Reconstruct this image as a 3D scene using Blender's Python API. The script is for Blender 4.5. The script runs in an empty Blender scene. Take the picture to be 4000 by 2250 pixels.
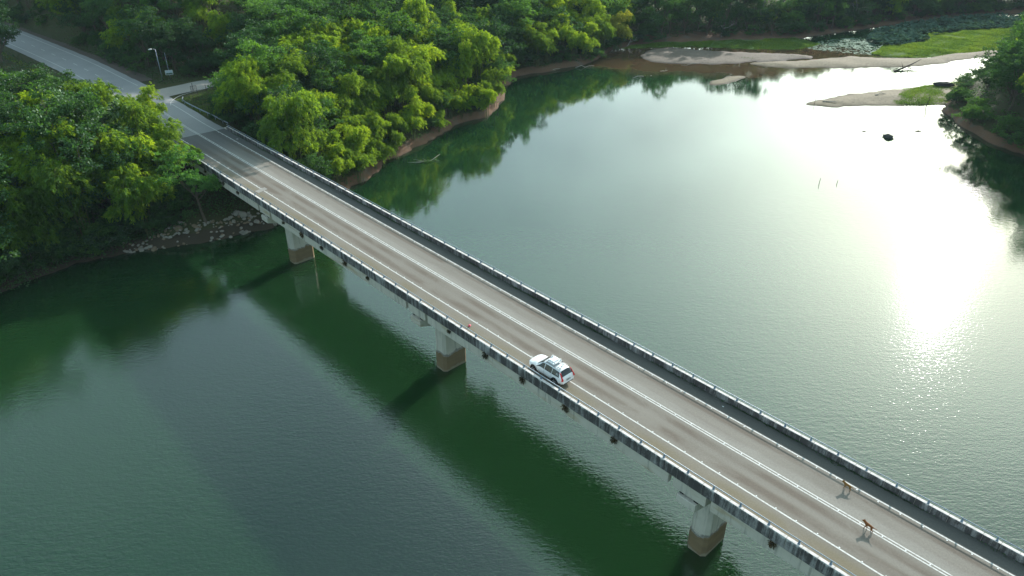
import bpy, bmesh, math, random
import numpy as np
from mathutils import Vector, Matrix

R = math.radians
scene = bpy.context.scene
COL = scene.collection
HAZE = 0.00007

# ---------------------------------------------------------------- camera
cam_data = bpy.data.cameras.new("camera")
cam_data.sensor_width = 36.0
cam_data.lens = 36.0 * 2826.0 / 4000.0
cam_data.clip_start = 0.5
cam_data.clip_end = 5000.0
cam = bpy.data.objects.new("camera", cam_data)
cam.location = (0.0, 0.0, 56.0)
cam.rotation_euler = (R(90.0 - 30.5), 0.0, 0.0)
COL.objects.link(cam)
scene.camera = cam

# ---------------------------------------------------------------- sky and sun
SUN_AZ, SUN_EL = 56.0, 23.5          # azimuth anticlockwise from +X, elevation
world = bpy.data.worlds.new("World")
scene.world = world
world.use_nodes = True
wn = world.node_tree.nodes
wl = world.node_tree.links
wn.clear()
sky = wn.new("ShaderNodeTexSky")
sky.sky_type = 'NISHITA'
sky.sun_disc = False
sky.sun_elevation = R(SUN_EL)
sky.sun_rotation = R(90.0 - SUN_AZ)
sky.altitude = 60.0
sky.air_density = 1.0
sky.dust_density = 1.4
sky.ozone_density = 1.0
bg = wn.new("ShaderNodeBackground")
bg.inputs["Strength"].default_value = 0.15
wo = wn.new("ShaderNodeOutputWorld")
tintn = wn.new("ShaderNodeMix"); tintn.data_type = 'RGBA'; tintn.blend_type = 'MULTIPLY'
tintn.inputs[0].default_value = 1.0
tintn.inputs[7].default_value = (0.845, 0.97, 0.975, 1.0)      # the camera's cool white balance
wl.new(sky.outputs[0], tintn.inputs[6])
# thin broken cloud over the whole sky
tcw = wn.new("ShaderNodeTexCoord"); sepw = wn.new("ShaderNodeSeparateXYZ"); wl.new(tcw.outputs["Generated"], sepw.inputs[0])
zden = wn.new("ShaderNodeMath"); zden.operation = 'ADD'; zden.inputs[1].default_value = 0.18
zmax = wn.new("ShaderNodeMath"); zmax.operation = 'MAXIMUM'; zmax.inputs[1].default_value = 0.0
wl.new(sepw.outputs[2], zmax.inputs[0]); wl.new(zmax.outputs[0], zden.inputs[0])
dv = wn.new("ShaderNodeVectorMath"); dv.operation = 'DIVIDE'
cz_ = wn.new("ShaderNodeCombineXYZ")
for k_ in range(3): wl.new(zden.outputs[0], cz_.inputs[k_])
wl.new(tcw.outputs["Generated"], dv.inputs[0]); wl.new(cz_.outputs[0], dv.inputs[1])
cn = wn.new("ShaderNodeTexNoise"); cn.inputs["Scale"].default_value = 1.3; cn.inputs["Detail"].default_value = 6.0; cn.inputs["Roughness"].default_value = 0.55
wl.new(dv.outputs[0], cn.inputs["Vector"])
mr = wn.new("ShaderNodeMapRange"); mr.interpolation_type = 'SMOOTHSTEP'
mr.inputs[1].default_value = 0.22; mr.inputs[2].default_value = 0.62
wl.new(cn.outputs[0], mr.inputs[0])
cl = wn.new("ShaderNodeMix"); cl.data_type = 'RGBA'; cl.blend_type = 'ADD'
cl.inputs[7].default_value = (2.0, 3.0, 2.5, 1.0)
# the veil scatters sunlight forward: brighter towards the sun
sd_ = wn.new("ShaderNodeVectorMath"); sd_.operation = 'DOT_PRODUCT'
sd_.inputs[1].default_value = (math.cos(R(SUN_AZ)) * math.cos(R(SUN_EL)), math.sin(R(SUN_AZ)) * math.cos(R(SUN_EL)), math.sin(R(SUN_EL)))
wl.new(tcw.outputs["Generated"], sd_.inputs[0])
smx = wn.new("ShaderNodeMath"); smx.operation = 'MAXIMUM'; smx.inputs[1].default_value = 0.0; wl.new(sd_.outputs["Value"], smx.inputs[0])
spw = wn.new("ShaderNodeMath"); spw.operation = 'POWER'; spw.inputs[1].default_value = 5.0; wl.new(smx.outputs[0], spw.inputs[0])
sml = wn.new("ShaderNodeMath"); sml.operation = 'MULTIPLY_ADD'; sml.inputs[1].default_value = 2.3; sml.inputs[2].default_value = 1.0; wl.new(spw.outputs[0], sml.inputs[0])
cfc = wn.new("ShaderNodeVectorMath"); cfc.operation = 'SCALE'; cfc.inputs[0].default_value = (2.1, 2.85, 2.45)
wl.new(sml.outputs[0], cfc.inputs[3]); wl.new(cfc.outputs[0], cl.inputs[7])
wl.new(mr.outputs[0], cl.inputs[0]); wl.new(tintn.outputs[2], cl.inputs[6])
wl.new(cl.outputs[2], bg.inputs["Color"])
wl.new(bg.outputs[0], wo.inputs["Surface"])

sun_data = bpy.data.lights.new("sun", 'SUN')
sun_data.energy = 5.0
sun_data.angle = R(0.6)
sun_data.color = (1.0, 0.96, 0.91)
sun = bpy.data.objects.new("sun", sun_data)
sv = Vector((math.cos(R(SUN_AZ)) * math.cos(R(SUN_EL)), math.sin(R(SUN_AZ)) * math.cos(R(SUN_EL)), math.sin(R(SUN_EL))))
sun.rotation_euler = sv.to_track_quat('Z', 'Y').to_euler()
sun.location = sv * 300.0
COL.objects.link(sun)

vs = scene.view_settings
vs.view_transform = 'Standard'
vs.look = 'None'
vs.gamma = 1.0
vs.use_curve_mapping = False
vs.exposure = 0.36
scene.cycles.max_bounces = 6
scene.cycles.diffuse_bounces = 3
scene.cycles.glossy_bounces = 3
scene.cycles.transmission_bounces = 3
scene.cycles.transparent_max_bounces = 8
scene.cycles.volume_bounces = 0
scene.cycles.use_denoising = True
scene.cycles.caustics_reflective = False
scene.cycles.caustics_refractive = False
scene.cycles.sample_clamp_indirect = 5.0
scene.cycles.sample_clamp_direct = 12.0

# ---------------------------------------------------------------- helpers
def link(o, parent=None):
    COL.objects.link(o)
    if parent is not None:
        o.parent = parent
    return o

def tag(o, label=None, cat=None, group=None, kind=None):
    if label: o["label"] = label
    if cat: o["category"] = cat
    if group: o["group"] = group
    if kind: o["kind"] = kind
    return o

def empty(name, loc=(0, 0, 0), rz=0.0, parent=None):
    o = bpy.data.objects.new(name, None)
    o.empty_display_size = 0.5
    o.location = loc
    o.rotation_euler = (0, 0, rz)
    return link(o, parent)

def mesh_obj(name, me, mat=None, parent=None, loc=None, rot=None, scale=None):
    if mat is not None and not me.materials:
        me.materials.append(mat)
    o = bpy.data.objects.new(name, me)
    if loc is not None: o.location = loc
    if rot is not None: o.rotation_euler = rot
    if scale is not None: o.scale = scale
    return link(o, parent)

def raw_mesh(name, v, f, smooth=False):
    me = bpy.data.meshes.new(name)
    me.from_pydata([tuple(p) for p in v], [], [tuple(q) for q in f])
    me.update()
    if smooth:
        me.polygons.foreach_set("use_smooth", [True] * len(me.polygons))
    return me

def quad_mesh(name, verts, quads, smooth=False):
    """fast build: verts (n,3) array, quads (m,4) int array"""
    me = bpy.data.meshes.new(name)
    verts = np.asarray(verts, dtype=np.float32); quads = np.asarray(quads, dtype=np.int32)
    me.vertices.add(len(verts)); me.vertices.foreach_set("co", verts.ravel())
    me.loops.add(quads.size); me.loops.foreach_set("vertex_index", quads.ravel())
    me.polygons.add(len(quads))
    me.polygons.foreach_set("loop_start", np.arange(0, quads.size, 4, dtype=np.int32))
    if smooth:
        me.polygons.foreach_set("use_smooth", np.ones(len(quads), dtype=bool))
    me.update(calc_edges=True)
    return me

class MB:
    """collects simple shapes into one mesh"""
    def __init__(self):
        self.v = []; self.f = []
    def add(self, v, f):
        n = len(self.v); self.v += [tuple(p) for p in v]; self.f += [tuple(i + n for i in q) for q in f]; return self
    def box(self, x0, x1, y0, y1, z0, z1):
        v = [(x0, y0, z0), (x1, y0, z0), (x1, y1, z0), (x0, y1, z0), (x0, y0, z1), (x1, y0, z1), (x1, y1, z1), (x0, y1, z1)]
        return self.add(v, [(0, 3, 2, 1), (4, 5, 6, 7), (0, 1, 5, 4), (1, 2, 6, 5), (2, 3, 7, 6), (3, 0, 4, 7)])
    def tube(self, pts, rad, n=7, cap=True):
        pts = [Vector(p) for p in pts]
        if not hasattr(rad, '__len__'): rad = [rad] * len(pts)
        rings = []
        for i, p in enumerate(pts):
            t = (pts[min(i + 1, len(pts) - 1)] - pts[max(i - 1, 0)]).normalized()
            a = Vector((0, 0, 1)) if abs(t.z) < 0.9 else Vector((1, 0, 0))
            u = t.cross(a).normalized(); w = t.cross(u)
            rings.append([p + (u * math.cos(2 * math.pi * k / n) + w * math.sin(2 * math.pi * k / n)) * rad[i] for k in range(n)])
        v = [q for r in rings for q in r]; f = []
        for i in range(len(pts) - 1):
            for k in range(n):
                f.append((i * n + k, i * n + (k + 1) % n, (i + 1) * n + (k + 1) % n, (i + 1) * n + k))
        if cap:
            f.append(tuple(range(n - 1, -1, -1))); f.append(tuple((len(pts) - 1) * n + k for k in range(n)))
        return self.add(v, f)
    def prism(self, poly, z0, z1):
        n = len(poly)
        v = [(x, y, z0) for x, y in poly] + [(x, y, z1) for x, y in poly]
        f = [tuple(range(n - 1, -1, -1)), tuple(range(n, 2 * n))]
        f += [(k, (k + 1) % n, n + (k + 1) % n, n + k) for k in range(n)]
        return self.add(v, f)
    def mesh(self, name, smooth=False, bevel=0.0):
        me = raw_mesh(name, self.v, self.f, smooth)
        bm = bmesh.new(); bm.from_mesh(me)
        bmesh.ops.recalc_face_normals(bm, faces=bm.faces)
        if bevel > 0:
            bmesh.ops.bevel(bm, geom=[e for e in bm.edges if e.is_manifold and e.calc_face_angle(0) > 0.5], offset=bevel, segments=1, affect='EDGES')
        bm.to_mesh(me); bm.free()
        return me

# ---------------------------------------------------------------- node helpers
class NT:
    def __init__(self, name):
        self.m = bpy.data.materials.new(name); self.m.use_nodes = True
        self.n = self.m.node_tree.nodes; self.l = self.m.node_tree.links
        self.n.clear(); self.out = self.n.new("ShaderNodeOutputMaterial")
    def node(self, t, **kw):
        nd = self.n.new(t)
        for k, val in kw.items():
            if k.startswith('i_'):
                nd.inputs[k[2:].replace('_', ' ')].default_value = val
            else:
                setattr(nd, k, val)
        return nd
    def put(self, sock, val):
        if hasattr(val, 'links') or isinstance(val, bpy.types.NodeSocket):
            self.l.new(val, sock)
        else:
            sock.default_value = val
    def math(self, op, a, b=0.0, c=0.0, clamp=False):
        nd = self.n.new("ShaderNodeMath"); nd.operation = op; nd.use_clamp = clamp
        self.put(nd.inputs[0], a); self.put(nd.inputs[1], b); self.put(nd.inputs[2], c)
        return nd.outputs[0]
    def mix(self, fac, a, b, blend='MIX'):
        nd = self.n.new("ShaderNodeMix"); nd.data_type = 'RGBA'; nd.blend_type = blend
        self.put(nd.inputs[0], fac); self.put(nd.inputs[6], a if not isinstance(a, tuple) else (*a, 1) if len(a) == 3 else a)
        self.put(nd.inputs[7], b if not isinstance(b, tuple) else (*b, 1) if len(b) == 3 else b)
        return nd.outputs[2]
    def pos(self):
        return self.n.new("ShaderNodeNewGeometry").outputs["Position"]
    def normal(self):
        return self.n.new("ShaderNodeNewGeometry").outputs["Normal"]
    def sep(self, v):
        nd = self.n.new("ShaderNodeSeparateXYZ"); self.l.new(v, nd.inputs[0]); return nd.outputs
    def comb(self, x, y, z):
        nd = self.n.new("ShaderNodeCombineXYZ"); self.put(nd.inputs[0], x); self.put(nd.inputs[1], y); self.put(nd.inputs[2], z); return nd.outputs[0]
    def vec(self, op, a, b=(0, 0, 0), scale=None):
        nd = self.n.new("ShaderNodeVectorMath"); nd.operation = op
        self.put(nd.inputs[0], a); self.put(nd.inputs[1], b)
        if scale is not None: self.put(nd.inputs[3], scale)
        return nd.outputs[1] if op in ('DOT_PRODUCT', 'LENGTH', 'DISTANCE') else nd.outputs[0]
    def noise(self, vec, scale=1.0, detail=3.0, rough=0.55, dist=0.0, out=0):
        nd = self.n.new("ShaderNodeTexNoise"); self.put(nd.inputs["Vector"], vec)
        nd.inputs["Scale"].default_value = scale; nd.inputs["Detail"].default_value = detail
        nd.inputs["Roughness"].default_value = rough; nd.inputs["Distortion"].default_value = dist
        return nd.outputs[out]
    def ramp(self, fac, stops, interp='LINEAR'):
        nd = self.n.new("ShaderNodeValToRGB"); nd.color_ramp.interpolation = interp
        e = nd.color_ramp.elements
        while len(e) < len(stops): e.new(0.5)
        for el, (p, c) in zip(e, stops):
            el.position = p; el.color = c if len(c) == 4 else (*c, 1)
        self.put(nd.inputs[0], fac); return nd.outputs[0]
    def step(self, val, lo, hi):
        nd = self.n.new("ShaderNodeMapRange"); nd.interpolation_type = 'SMOOTHSTEP'
        self.put(nd.inputs[0], val); self.put(nd.inputs[1], lo); self.put(nd.inputs[2], hi)
        return nd.outputs[0]
    def bump(self, height, strength=0.3, dist=0.05, normal=None):
        nd = self.n.new("ShaderNodeBump"); nd.inputs["Strength"].default_value = strength
        nd.inputs["Distance"].default_value = dist; self.put(nd.inputs["Height"], height)
        if normal is not None: self.l.new(normal, nd.inputs["Normal"])
        return nd.outputs[0]
    def bsdf(self, color, rough=0.8, spec=0.3, metal=0.0, normal=None, **kw):
        nd = self.n.new("ShaderNodeBsdfPrincipled")
        self.put(nd.inputs["Base Color"], color if not isinstance(color, tuple) else (*color, 1) if len(color) == 3 else color)
        self.put(nd.inputs["Roughness"], rough); self.put(nd.inputs["Specular IOR Level"], spec); self.put(nd.inputs["Metallic"], metal)
        if normal is not None: self.l.new(normal, nd.inputs["Normal"])
        for k, v in kw.items(): self.put(nd.inputs[k.replace('_', ' ')], v)
        self.l.new(nd.outputs[0], self.out.inputs["Surface"])
        return nd

BD = (0.67898, -0.73416, 0.0)      # along the bridge, towards the near end
BN = (0.73416, 0.67898, 0.0)       # across it, away from the camera
B_ANG = math.atan2(BD[1], BD[0])
ROAD_Z = 11.0

def bw(d, n, z=ROAD_Z):
    return Vector((BD[0] * d + BN[0] * n, BD[1] * d + BN[1] * n, z))
# ---------------------------------------------------------------- materials
def m_simple(name, col, rough=0.7, spec=0.3, metal=0.0, var=0.25, scale=6.0, bump=0.0, bscale=30.0):
    t = NT(name); p = t.pos()
    n = t.noise(p, scale, 4.0)
    c = t.mix(t.math('MULTIPLY', n, var), col, tuple(x * 0.35 for x in col))
    nm = t.bump(t.noise(p, bscale, 3.0), 0.5, bump) if bump else None
    t.bsdf(c, rough, spec, metal, nm)
    return t.m

def m_leaf(name, base, trans, var, hue=(1.25, 0.95, 0.5), tmix=0.42, gloss=0.10):
    """leaf: diffuse + translucent + a little gloss, varied per leaf, per clump and per plant"""
    t = NT(name)
    at = t.node("ShaderNodeAttribute", attribute_name="tint"); tint = at.outputs["Fac"]
    oi = t.node("ShaderNodeObjectInfo"); rnd = oi.outputs["Random"]
    big = t.noise(t.pos(), 0.22, 2.0)
    f = t.math('ADD', t.math('MULTIPLY', tint, 0.9), t.math('ADD', t.math('MULTIPLY', rnd, 0.7), t.math('MULTIPLY', big, 0.6)))
    f = t.math('DIVIDE', f, 2.2)
    alt = tuple(min(1.0, a * b) for a, b in zip(base, hue)); talt = tuple(min(1.0, a * b) for a, b in zip(trans, hue))
    k = t.math('MULTIPLY', t.step(f, 0.35, 0.85), 1.0)
    c = t.mix(k, base, alt); ct = t.mix(k, trans, talt)
    br = t.math('MULTIPLY', t.math('ADD', t.math('MULTIPLY', tint, var), 1.0 - var * 0.5), t.math('ADD', 0.72, t.math('MULTIPLY', rnd, 0.6)))
    c = t.mix(1.0, c, t.comb(br, br, br), 'MULTIPLY'); ct = t.mix(1.0, ct, t.comb(br, br, br), 'MULTIPLY')
    d = t.node("ShaderNodeBsdfDiffuse"); t.l.new(c, d.inputs[0])
    tr = t.node("ShaderNodeBsdfTranslucent"); t.l.new(ct, tr.inputs[0])
    g = t.node("ShaderNodeBsdfGlossy"); g.inputs["Roughness"].default_value = 0.55; g.inputs["Color"].default_value = (0.75, 0.85, 0.8, 1)
    m1 = t.node("ShaderNodeMixShader"); m1.inputs[0].default_value = tmix
    t.l.new(d.outputs[0], m1.inputs[1]); t.l.new(tr.outputs[0], m1.inputs[2])
    m2 = t.node("ShaderNodeMixShader"); m2.inputs[0].default_value = gloss
    t.l.new(m1.outputs[0], m2.inputs[1]); t.l.new(g.outputs[0], m2.inputs[2])
    t.l.new(m2.outputs[0], t.out.inputs["Surface"])
    return t.m

M = {}
M['bamboo_leaf'] = m_leaf("bamboo_leaf", (0.066, 0.155, 0.013), (0.32, 0.51, 0.024), 0.8, (1.45, 1.08, 0.6), 0.48, 0.02)
M['broad_leaf'] = m_leaf("broad_leaf", (0.030, 0.088, 0.018), (0.11, 0.27, 0.022), 0.8, (1.35, 1.1, 0.7), 0.38, 0.035)
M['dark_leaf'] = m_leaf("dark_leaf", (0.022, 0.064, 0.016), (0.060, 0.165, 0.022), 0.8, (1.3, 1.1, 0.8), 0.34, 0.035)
M['pale_leaf'] = m_leaf("pale_leaf", (0.11, 0.19, 0.085), (0.16, 0.32, 0.06), 0.6, (1.2, 1.05, 0.7), 0.36, 0.05)
M['yellow_leaf'] = m_leaf("yellow_leaf", (0.18, 0.22, 0.02), (0.46, 0.50, 0.03), 0.6, (1.2, 0.95, 0.5), 0.45, 0.03)
M['grass_leaf'] = m_leaf("grass_leaf", (0.090, 0.155, 0.040), (0.16, 0.29, 0.04), 0.6, (1.35, 1.0, 0.6), 0.42, 0.0)
M['bright_leaf'] = m_leaf("bright_leaf", (0.055, 0.150, 0.030), (0.15, 0.36, 0.03), 0.8, (1.2, 1.05, 0.8), 0.38, 0.03)
M['lotus_leaf'] = m_leaf("lotus_leaf", (0.075, 0.135, 0.100), (0.08, 0.16, 0.07), 0.7, (1.0, 1.0, 1.0), 0.25, 0.0)
M['lily_leaf'] = m_leaf("lily_leaf", (0.10, 0.17, 0.11), (0.08, 0.16, 0.05), 0.6, (1.0, 1.0, 1.0), 0.2, 0.05)
M['bark'] = m_simple("bark", (0.16, 0.13, 0.095), 0.9, 0.1, 0, 0.9, 3.0)
M['culm'] = m_simple("culm", (0.13, 0.15, 0.05), 0.7, 0.2, 0, 0.7, 2.0)
M['dead_wood'] = m_simple("dead_wood", (0.42, 0.38, 0.33), 0.9, 0.1, 0, 0.6, 4.0)
M['dark_wood'] = m_simple("dark_wood", (0.07, 0.055, 0.045), 0.9, 0.1, 0, 0.6, 4.0)
M['galv'] = m_simple("galvanised_steel", (0.33, 0.38, 0.43), 0.45, 0.5, 0.5, 0.4, 5.0)
M['post_blue'] = m_simple("painted_post", (0.22, 0.30, 0.38), 0.5, 0.4, 0.2, 0.6, 3.0)
M['white_paint'] = m_simple("white_paint", (0.75, 0.75, 0.73), 0.5, 0.4, 0, 0.3, 8.0)
M['rubber'] = m_simple("rubber", (0.02, 0.02, 0.02), 0.85, 0.2, 0, 0.2, 20.0)
M['black_plastic'] = m_simple("black_plastic", (0.025, 0.025, 0.027), 0.55, 0.4, 0, 0.2, 20.0)
M['alloy'] = m_simple("alloy", (0.30, 0.30, 0.31), 0.35, 0.5, 0.8, 0.2, 9.0)
M['yellow_paint'] = m_simple("yellow_paint", (0.62, 0.42, 0.03), 0.55, 0.4, 0, 0.4, 3.0)
M['blue_paint'] = m_simple("blue_paint", (0.05, 0.14, 0.26), 0.55, 0.4, 0, 0.4, 3.0)
M['pink'] = m_simple("pink_plastic", (0.75, 0.10, 0.16), 0.5, 0.4, 0, 0.3, 20.0)

def bridge_axes(t):
    p = t.pos()
    return p, t.vec('DOT_PRODUCT', p, BD), t.vec('DOT_PRODUCT', p, BN), t.sep(p)[2]

def m_parapet():
    t = NT("stained_concrete_parapet")
    p, d, n, z = bridge_axes(t)
    base = t.mix(t.noise(p, 3.0, 5.0), (0.68, 0.65, 0.62), (0.48, 0.46, 0.44))
    # vertical streaks: fast along the bridge, slow in height
    st = t.noise(t.comb(t.math('MULTIPLY', d, 2.3), t.math('MULTIPLY', n, 1.0), t.math('MULTIPLY', z, 0.30)), 1.0, 4.0, 0.65)
    big = t.noise(t.comb(t.math('MULTIPLY', d, 0.55), n, t.math('MULTIPLY', z, 0.4)), 1.0, 3.0)
    fine = t.noise(p, 9.0, 4.0)
    hz = t.math('SUBTRACT', z, ROAD_Z)                       # -0.33 .. 1.05
    topfade = t.step(t.math('ADD', hz, t.math('MULTIPLY', st, 0.85)), 1.34, 1.05)
    nn = t.vec('DOT_PRODUCT', t.normal(), BN)
    out_near = t.step(nn, -0.3, -0.7)
    nz = t.sep(t.normal())[2]
    algae = t.math('ADD', t.math('MULTIPLY', st, 0.85), t.math('ADD', t.math('MULTIPLY', big, 0.45), t.math('MULTIPLY', fine, 0.25)))
    dark_o = t.math('MULTIPLY', t.math('MULTIPLY', t.step(algae, 1.0, 0.70), topfade), 0.92)
    dark_i = t.math('MULTIPLY', t.step(t.math('ADD', t.math('MULTIPLY', fine, 0.6), t.math('MULTIPLY', t.noise(p, 2.6, 4.0), 0.5)), 0.45, 0.70), 0.45)
    dark = t.math('ADD', t.math('MULTIPLY', dark_o, out_near), t.math('MULTIPLY', dark_i, t.math('SUBTRACT', 1.0, out_near)))
    side = t.step(nz, 0.75, 0.35)
    dark = t.math('MULTIPLY', dark, side)
    base = t.mix(t.math('MULTIPLY', out_near, t.math('MULTIPLY', topfade, 0.8)), base, t.mix(big, (0.16, 0.155, 0.155), (0.27, 0.265, 0.26)))
    blk = t.mix(fine, (0.035, 0.032, 0.033), (0.075, 0.065, 0.062))
    c = t.mix(dark, base, blk)
    topc = t.mix(t.step(t.noise(p, 2.2, 5.0), 0.35, 0.75), (0.72, 0.66, 0.63), (0.50, 0.47, 0.45))
    c = t.mix(t.step(nz, 0.4, 0.8), c, topc)
    t.bsdf(c, 0.9, 0.15, 0, t.bump(fine, 0.5, 0.01))
    return t.m
M['parapet'] = m_parapet()

def m_concrete(name, stain_z=None):
    t = NT(name)
    p, d, n, z = bridge_axes(t)
    fine = t.noise(p, 6.0, 5.0)
    c = t.mix(t.noise(p, 0.9, 4.0), (0.60, 0.55, 0.47), (0.43, 0.395, 0.335))
    st = t.noise(t.comb(t.math('MULTIPLY', d, 2.5), t.math('MULTIPLY', n, 2.5), t.math('MULTIPLY', z, 0.25)), 1.0, 4.0, 0.6)
    c = t.mix(t.math('MULTIPLY', t.step(st, 0.52, 0.72), 0.55), c, (0.17, 0.165, 0.15))
    if stain_z is None:
        ru = t.noise(t.comb(t.math('MULTIPLY', d, 0.22), t.math('MULTIPLY', n, 0.6), t.math('MULTIPLY', z, 1.2)), 1.0, 3.0)
        c = t.mix(t.math('MULTIPLY', t.step(ru, 0.50, 0.72), 0.65), c, (0.36, 0.27, 0.15))
    else:
        zz = t.math('ADD', z, t.math('ADD', t.math('MULTIPLY', t.math('SUBTRACT', fine, 0.5), 0.35), t.math('MULTIPLY', t.math('SUBTRACT', t.noise(p, 0.8, 4.0), 0.5), 1.3)))
        m1 = t.step(zz, stain_z + 0.06, stain_z - 0.06)
        br = t.mix(t.noise(t.comb(t.math('MULTIPLY', d, 0.5), t.math('MULTIPLY', n, 0.5), t.math('MULTIPLY', z, 2.2)), 1.0, 4.0), (0.26, 0.18, 0.10), (0.13, 0.095, 0.058))
        c = t.mix(m1, c, br)
        ln = t.math('MULTIPLY', t.step(zz, stain_z - 0.05, stain_z + 0.05), t.step(zz, stain_z + 0.32, stain_z + 0.12))
        c = t.mix(t.math('MULTIPLY', ln, 0.75), c, (0.13, 0.12, 0.11))
        wet = t.step(zz, 0.42, 0.22)
        c = t.mix(wet, c, (0.25, 0.215, 0.15))
    t.bsdf(c, 0.9, 0.15, 0, t.bump(fine, 0.5, 0.012))
    return t.m
M['concrete'] = m_concrete("aged_concrete")
M['pier'] = m_concrete("pier_concrete", 2.35)

def m_road_bridge():
    t = NT("worn_deck_asphalt")
    p, d, n, z = bridge_axes(t)
    long_ = t.noise(t.comb(t.math('MULTIPLY', d, 0.055), t.math('MULTIPLY', n, 0.55), 0.0), 1.0, 4.0, 0.6, 0.4)
    patch = t.noise(t.comb(t.math('MULTIPLY', d, 0.14), t.math('MULTIPLY', n, 0.35), 3.0), 1.0, 5.0, 0.6, 0.6)
    fine = t.noise(p, 7.0, 4.0, 0.7)
    grain = t.noise(p, 26.0, 2.0, 0.7)
    # wheel tracks: two darker brown bands in each lane
    def band(c0, w):
        return t.step(t.math('ABSOLUTE', t.math('SUBTRACT', n, c0)), w, w * 0.25)
    tr = t.math('MAXIMUM', t.math('MAXIMUM', band(44.55, 0.75), band(46.2, 0.6)), t.math('MAXIMUM', band(48.2, 0.55), band(49.9, 0.6)))
    tr = t.math('MULTIPLY', tr, t.step(patch, 0.30, 0.62))
    c = t.mix(long_, (0.150, 0.134, 0.112), (0.250, 0.228, 0.196))
    c = t.mix(t.math('MULTIPLY', tr, 0.85), c, (0.130, 0.104, 0.083))
    # clean grey strip beside the centre line
    ctr = t.step(t.math('ABSOLUTE', t.math('SUBTRACT', n, 47.9)), 0.95, 0.25)
    c = t.mix(t.math('MULTIPLY', ctr, 0.55), c, (0.29, 0.275, 0.245))
    # mossy brown near shoulder
    sh = t.math('MULTIPLY', t.step(n, 43.7, 42.6), t.step(patch, 0.25, 0.65))
    c = t.mix(t.math('MULTIPLY', sh, 0.8), c, (0.165, 0.140, 0.088))
    shf = t.step(t.math('ADD', n, t.math('MULTIPLY', fine, 0.3)), 50.7, 51.1)  # far shoulder: dark grey, deepened to paint in the parapet's shadow
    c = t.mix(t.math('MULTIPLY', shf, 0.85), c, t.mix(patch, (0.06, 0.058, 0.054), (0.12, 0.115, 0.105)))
    # darker asphalt at the far bank, with tree shade painted in
    far = t.step(t.math('ADD', d, t.math('MULTIPLY', patch, 26.0)), -104.0, -124.0)
    c = t.mix(t.math('MULTIPLY', far, 0.75), c, (0.115, 0.115, 0.118))
    sp = t.math('ADD', 0.45, t.math('ADD', t.math('MULTIPLY', fine, 0.60), t.math('MULTIPLY', grain, 0.50)))
    c = t.mix(1.0, c, t.comb(sp, sp, sp), 'MULTIPLY')
    t.bsdf(c, 0.88, 0.2, 0, t.bump(grain, 0.6, 0.01))
    return t.m
M['deck_road'] = m_road_bridge()

def m_asphalt(name, a, b):
    t = NT(name); p = t.pos()
    n1 = t.noise(p, 0.25, 4.0); fine = t.noise(p, 9.0, 4.0, 0.7)
    c = t.mix(n1, a, b); s = t.math('ADD', 0.7, t.math('MULTIPLY', fine, 0.6)); c = t.mix(1.0, c, t.comb(s, s, s), 'MULTIPLY')
    t.bsdf(c, 0.85, 0.25, 0, t.bump(fine, 0.4, 0.01))
    return t.m
M['asphalt'] = m_asphalt("grey_asphalt", (0.24, 0.24, 0.24), (0.31, 0.305, 0.30))
M['side_road'] = m_asphalt("dusty_asphalt", (0.24, 0.23, 0.21), (0.32, 0.30, 0.27))
M['verge'] = m_asphalt("dirt_verge", (0.075, 0.06, 0.05), (0.12, 0.095, 0.075))

def m_paint():
    t = NT("worn_road_paint"); p = t.pos()
    w = t.step(t.noise(p, 4.0, 5.0, 0.7), 0.48, 0.66)
    t.bsdf(t.mix(t.math('MULTIPLY', w, 0.6), (0.58, 0.57, 0.54), (0.25, 0.23, 0.20)), 0.7, 0.3)
    return t.m
M['paint'] = m_paint()

def m_ground():
    t = NT("bank_soil"); p = t.pos(); z = t.sep(p)[2]
    n1 = t.noise(p, 0.35, 5.0); n2 = t.noise(p, 2.5, 4.0)
    soil = t.mix(n2, (0.185, 0.105, 0.062), (0.12, 0.072, 0.045))
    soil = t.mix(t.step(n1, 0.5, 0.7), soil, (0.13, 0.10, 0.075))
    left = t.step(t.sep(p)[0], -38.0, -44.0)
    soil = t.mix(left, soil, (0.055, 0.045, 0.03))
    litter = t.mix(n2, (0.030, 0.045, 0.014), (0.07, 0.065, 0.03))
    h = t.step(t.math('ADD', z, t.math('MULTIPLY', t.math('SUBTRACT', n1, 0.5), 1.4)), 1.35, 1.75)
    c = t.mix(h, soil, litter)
    wet = t.step(z, 0.25, 0.02)
    c = t.mix(t.math('MULTIPLY', wet, 0.6), c, (0.07, 0.05, 0.035))
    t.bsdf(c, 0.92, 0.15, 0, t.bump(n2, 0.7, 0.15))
    return t.m
M['ground'] = m_ground()

def m_sand(name, a, b, gx=None):
    t = NT(name); p = t.pos(); s = t.sep(p)
    n1 = t.noise(t.comb(t.math('MULTIPLY', s[0], 0.12), t.math('MULTIPLY', s[1], 0.8), 0.0), 1.0, 5.0, 0.65, 0.5)
    n2 = t.noise(p, 1.6, 5.0, 0.7)
    c = t.mix(n1, a, b)
    c = t.mix(t.math('MULTIPLY', t.step(n2, 0.48, 0.68), 0.8), c, tuple(x * 0.4 for x in b))
    wet = t.step(t.math('ADD', s[2], t.math('MULTIPLY', n2, 0.12)), 0.34, 0.12)
    c = t.mix(t.math('MULTIPLY', wet, 0.7), c, tuple(x * 0.4 for x in b))
    t.bsdf(c, 0.85, 0.25, 0, t.bump(n2, 0.7, 0.08))
    return t.m
M['sand'] = m_sand("pale_sand", (0.22, 0.180, 0.110), (0.13, 0.105, 0.062))
M['mud'] = m_sand("grey_mud", (0.17, 0.135, 0.10), (0.095, 0.078, 0.06))
M['stone'] = m_simple("stone", (0.38, 0.35, 0.30), 0.9, 0.15, 0, 0.9, 1.5, 0.03, 8.0)
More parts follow.
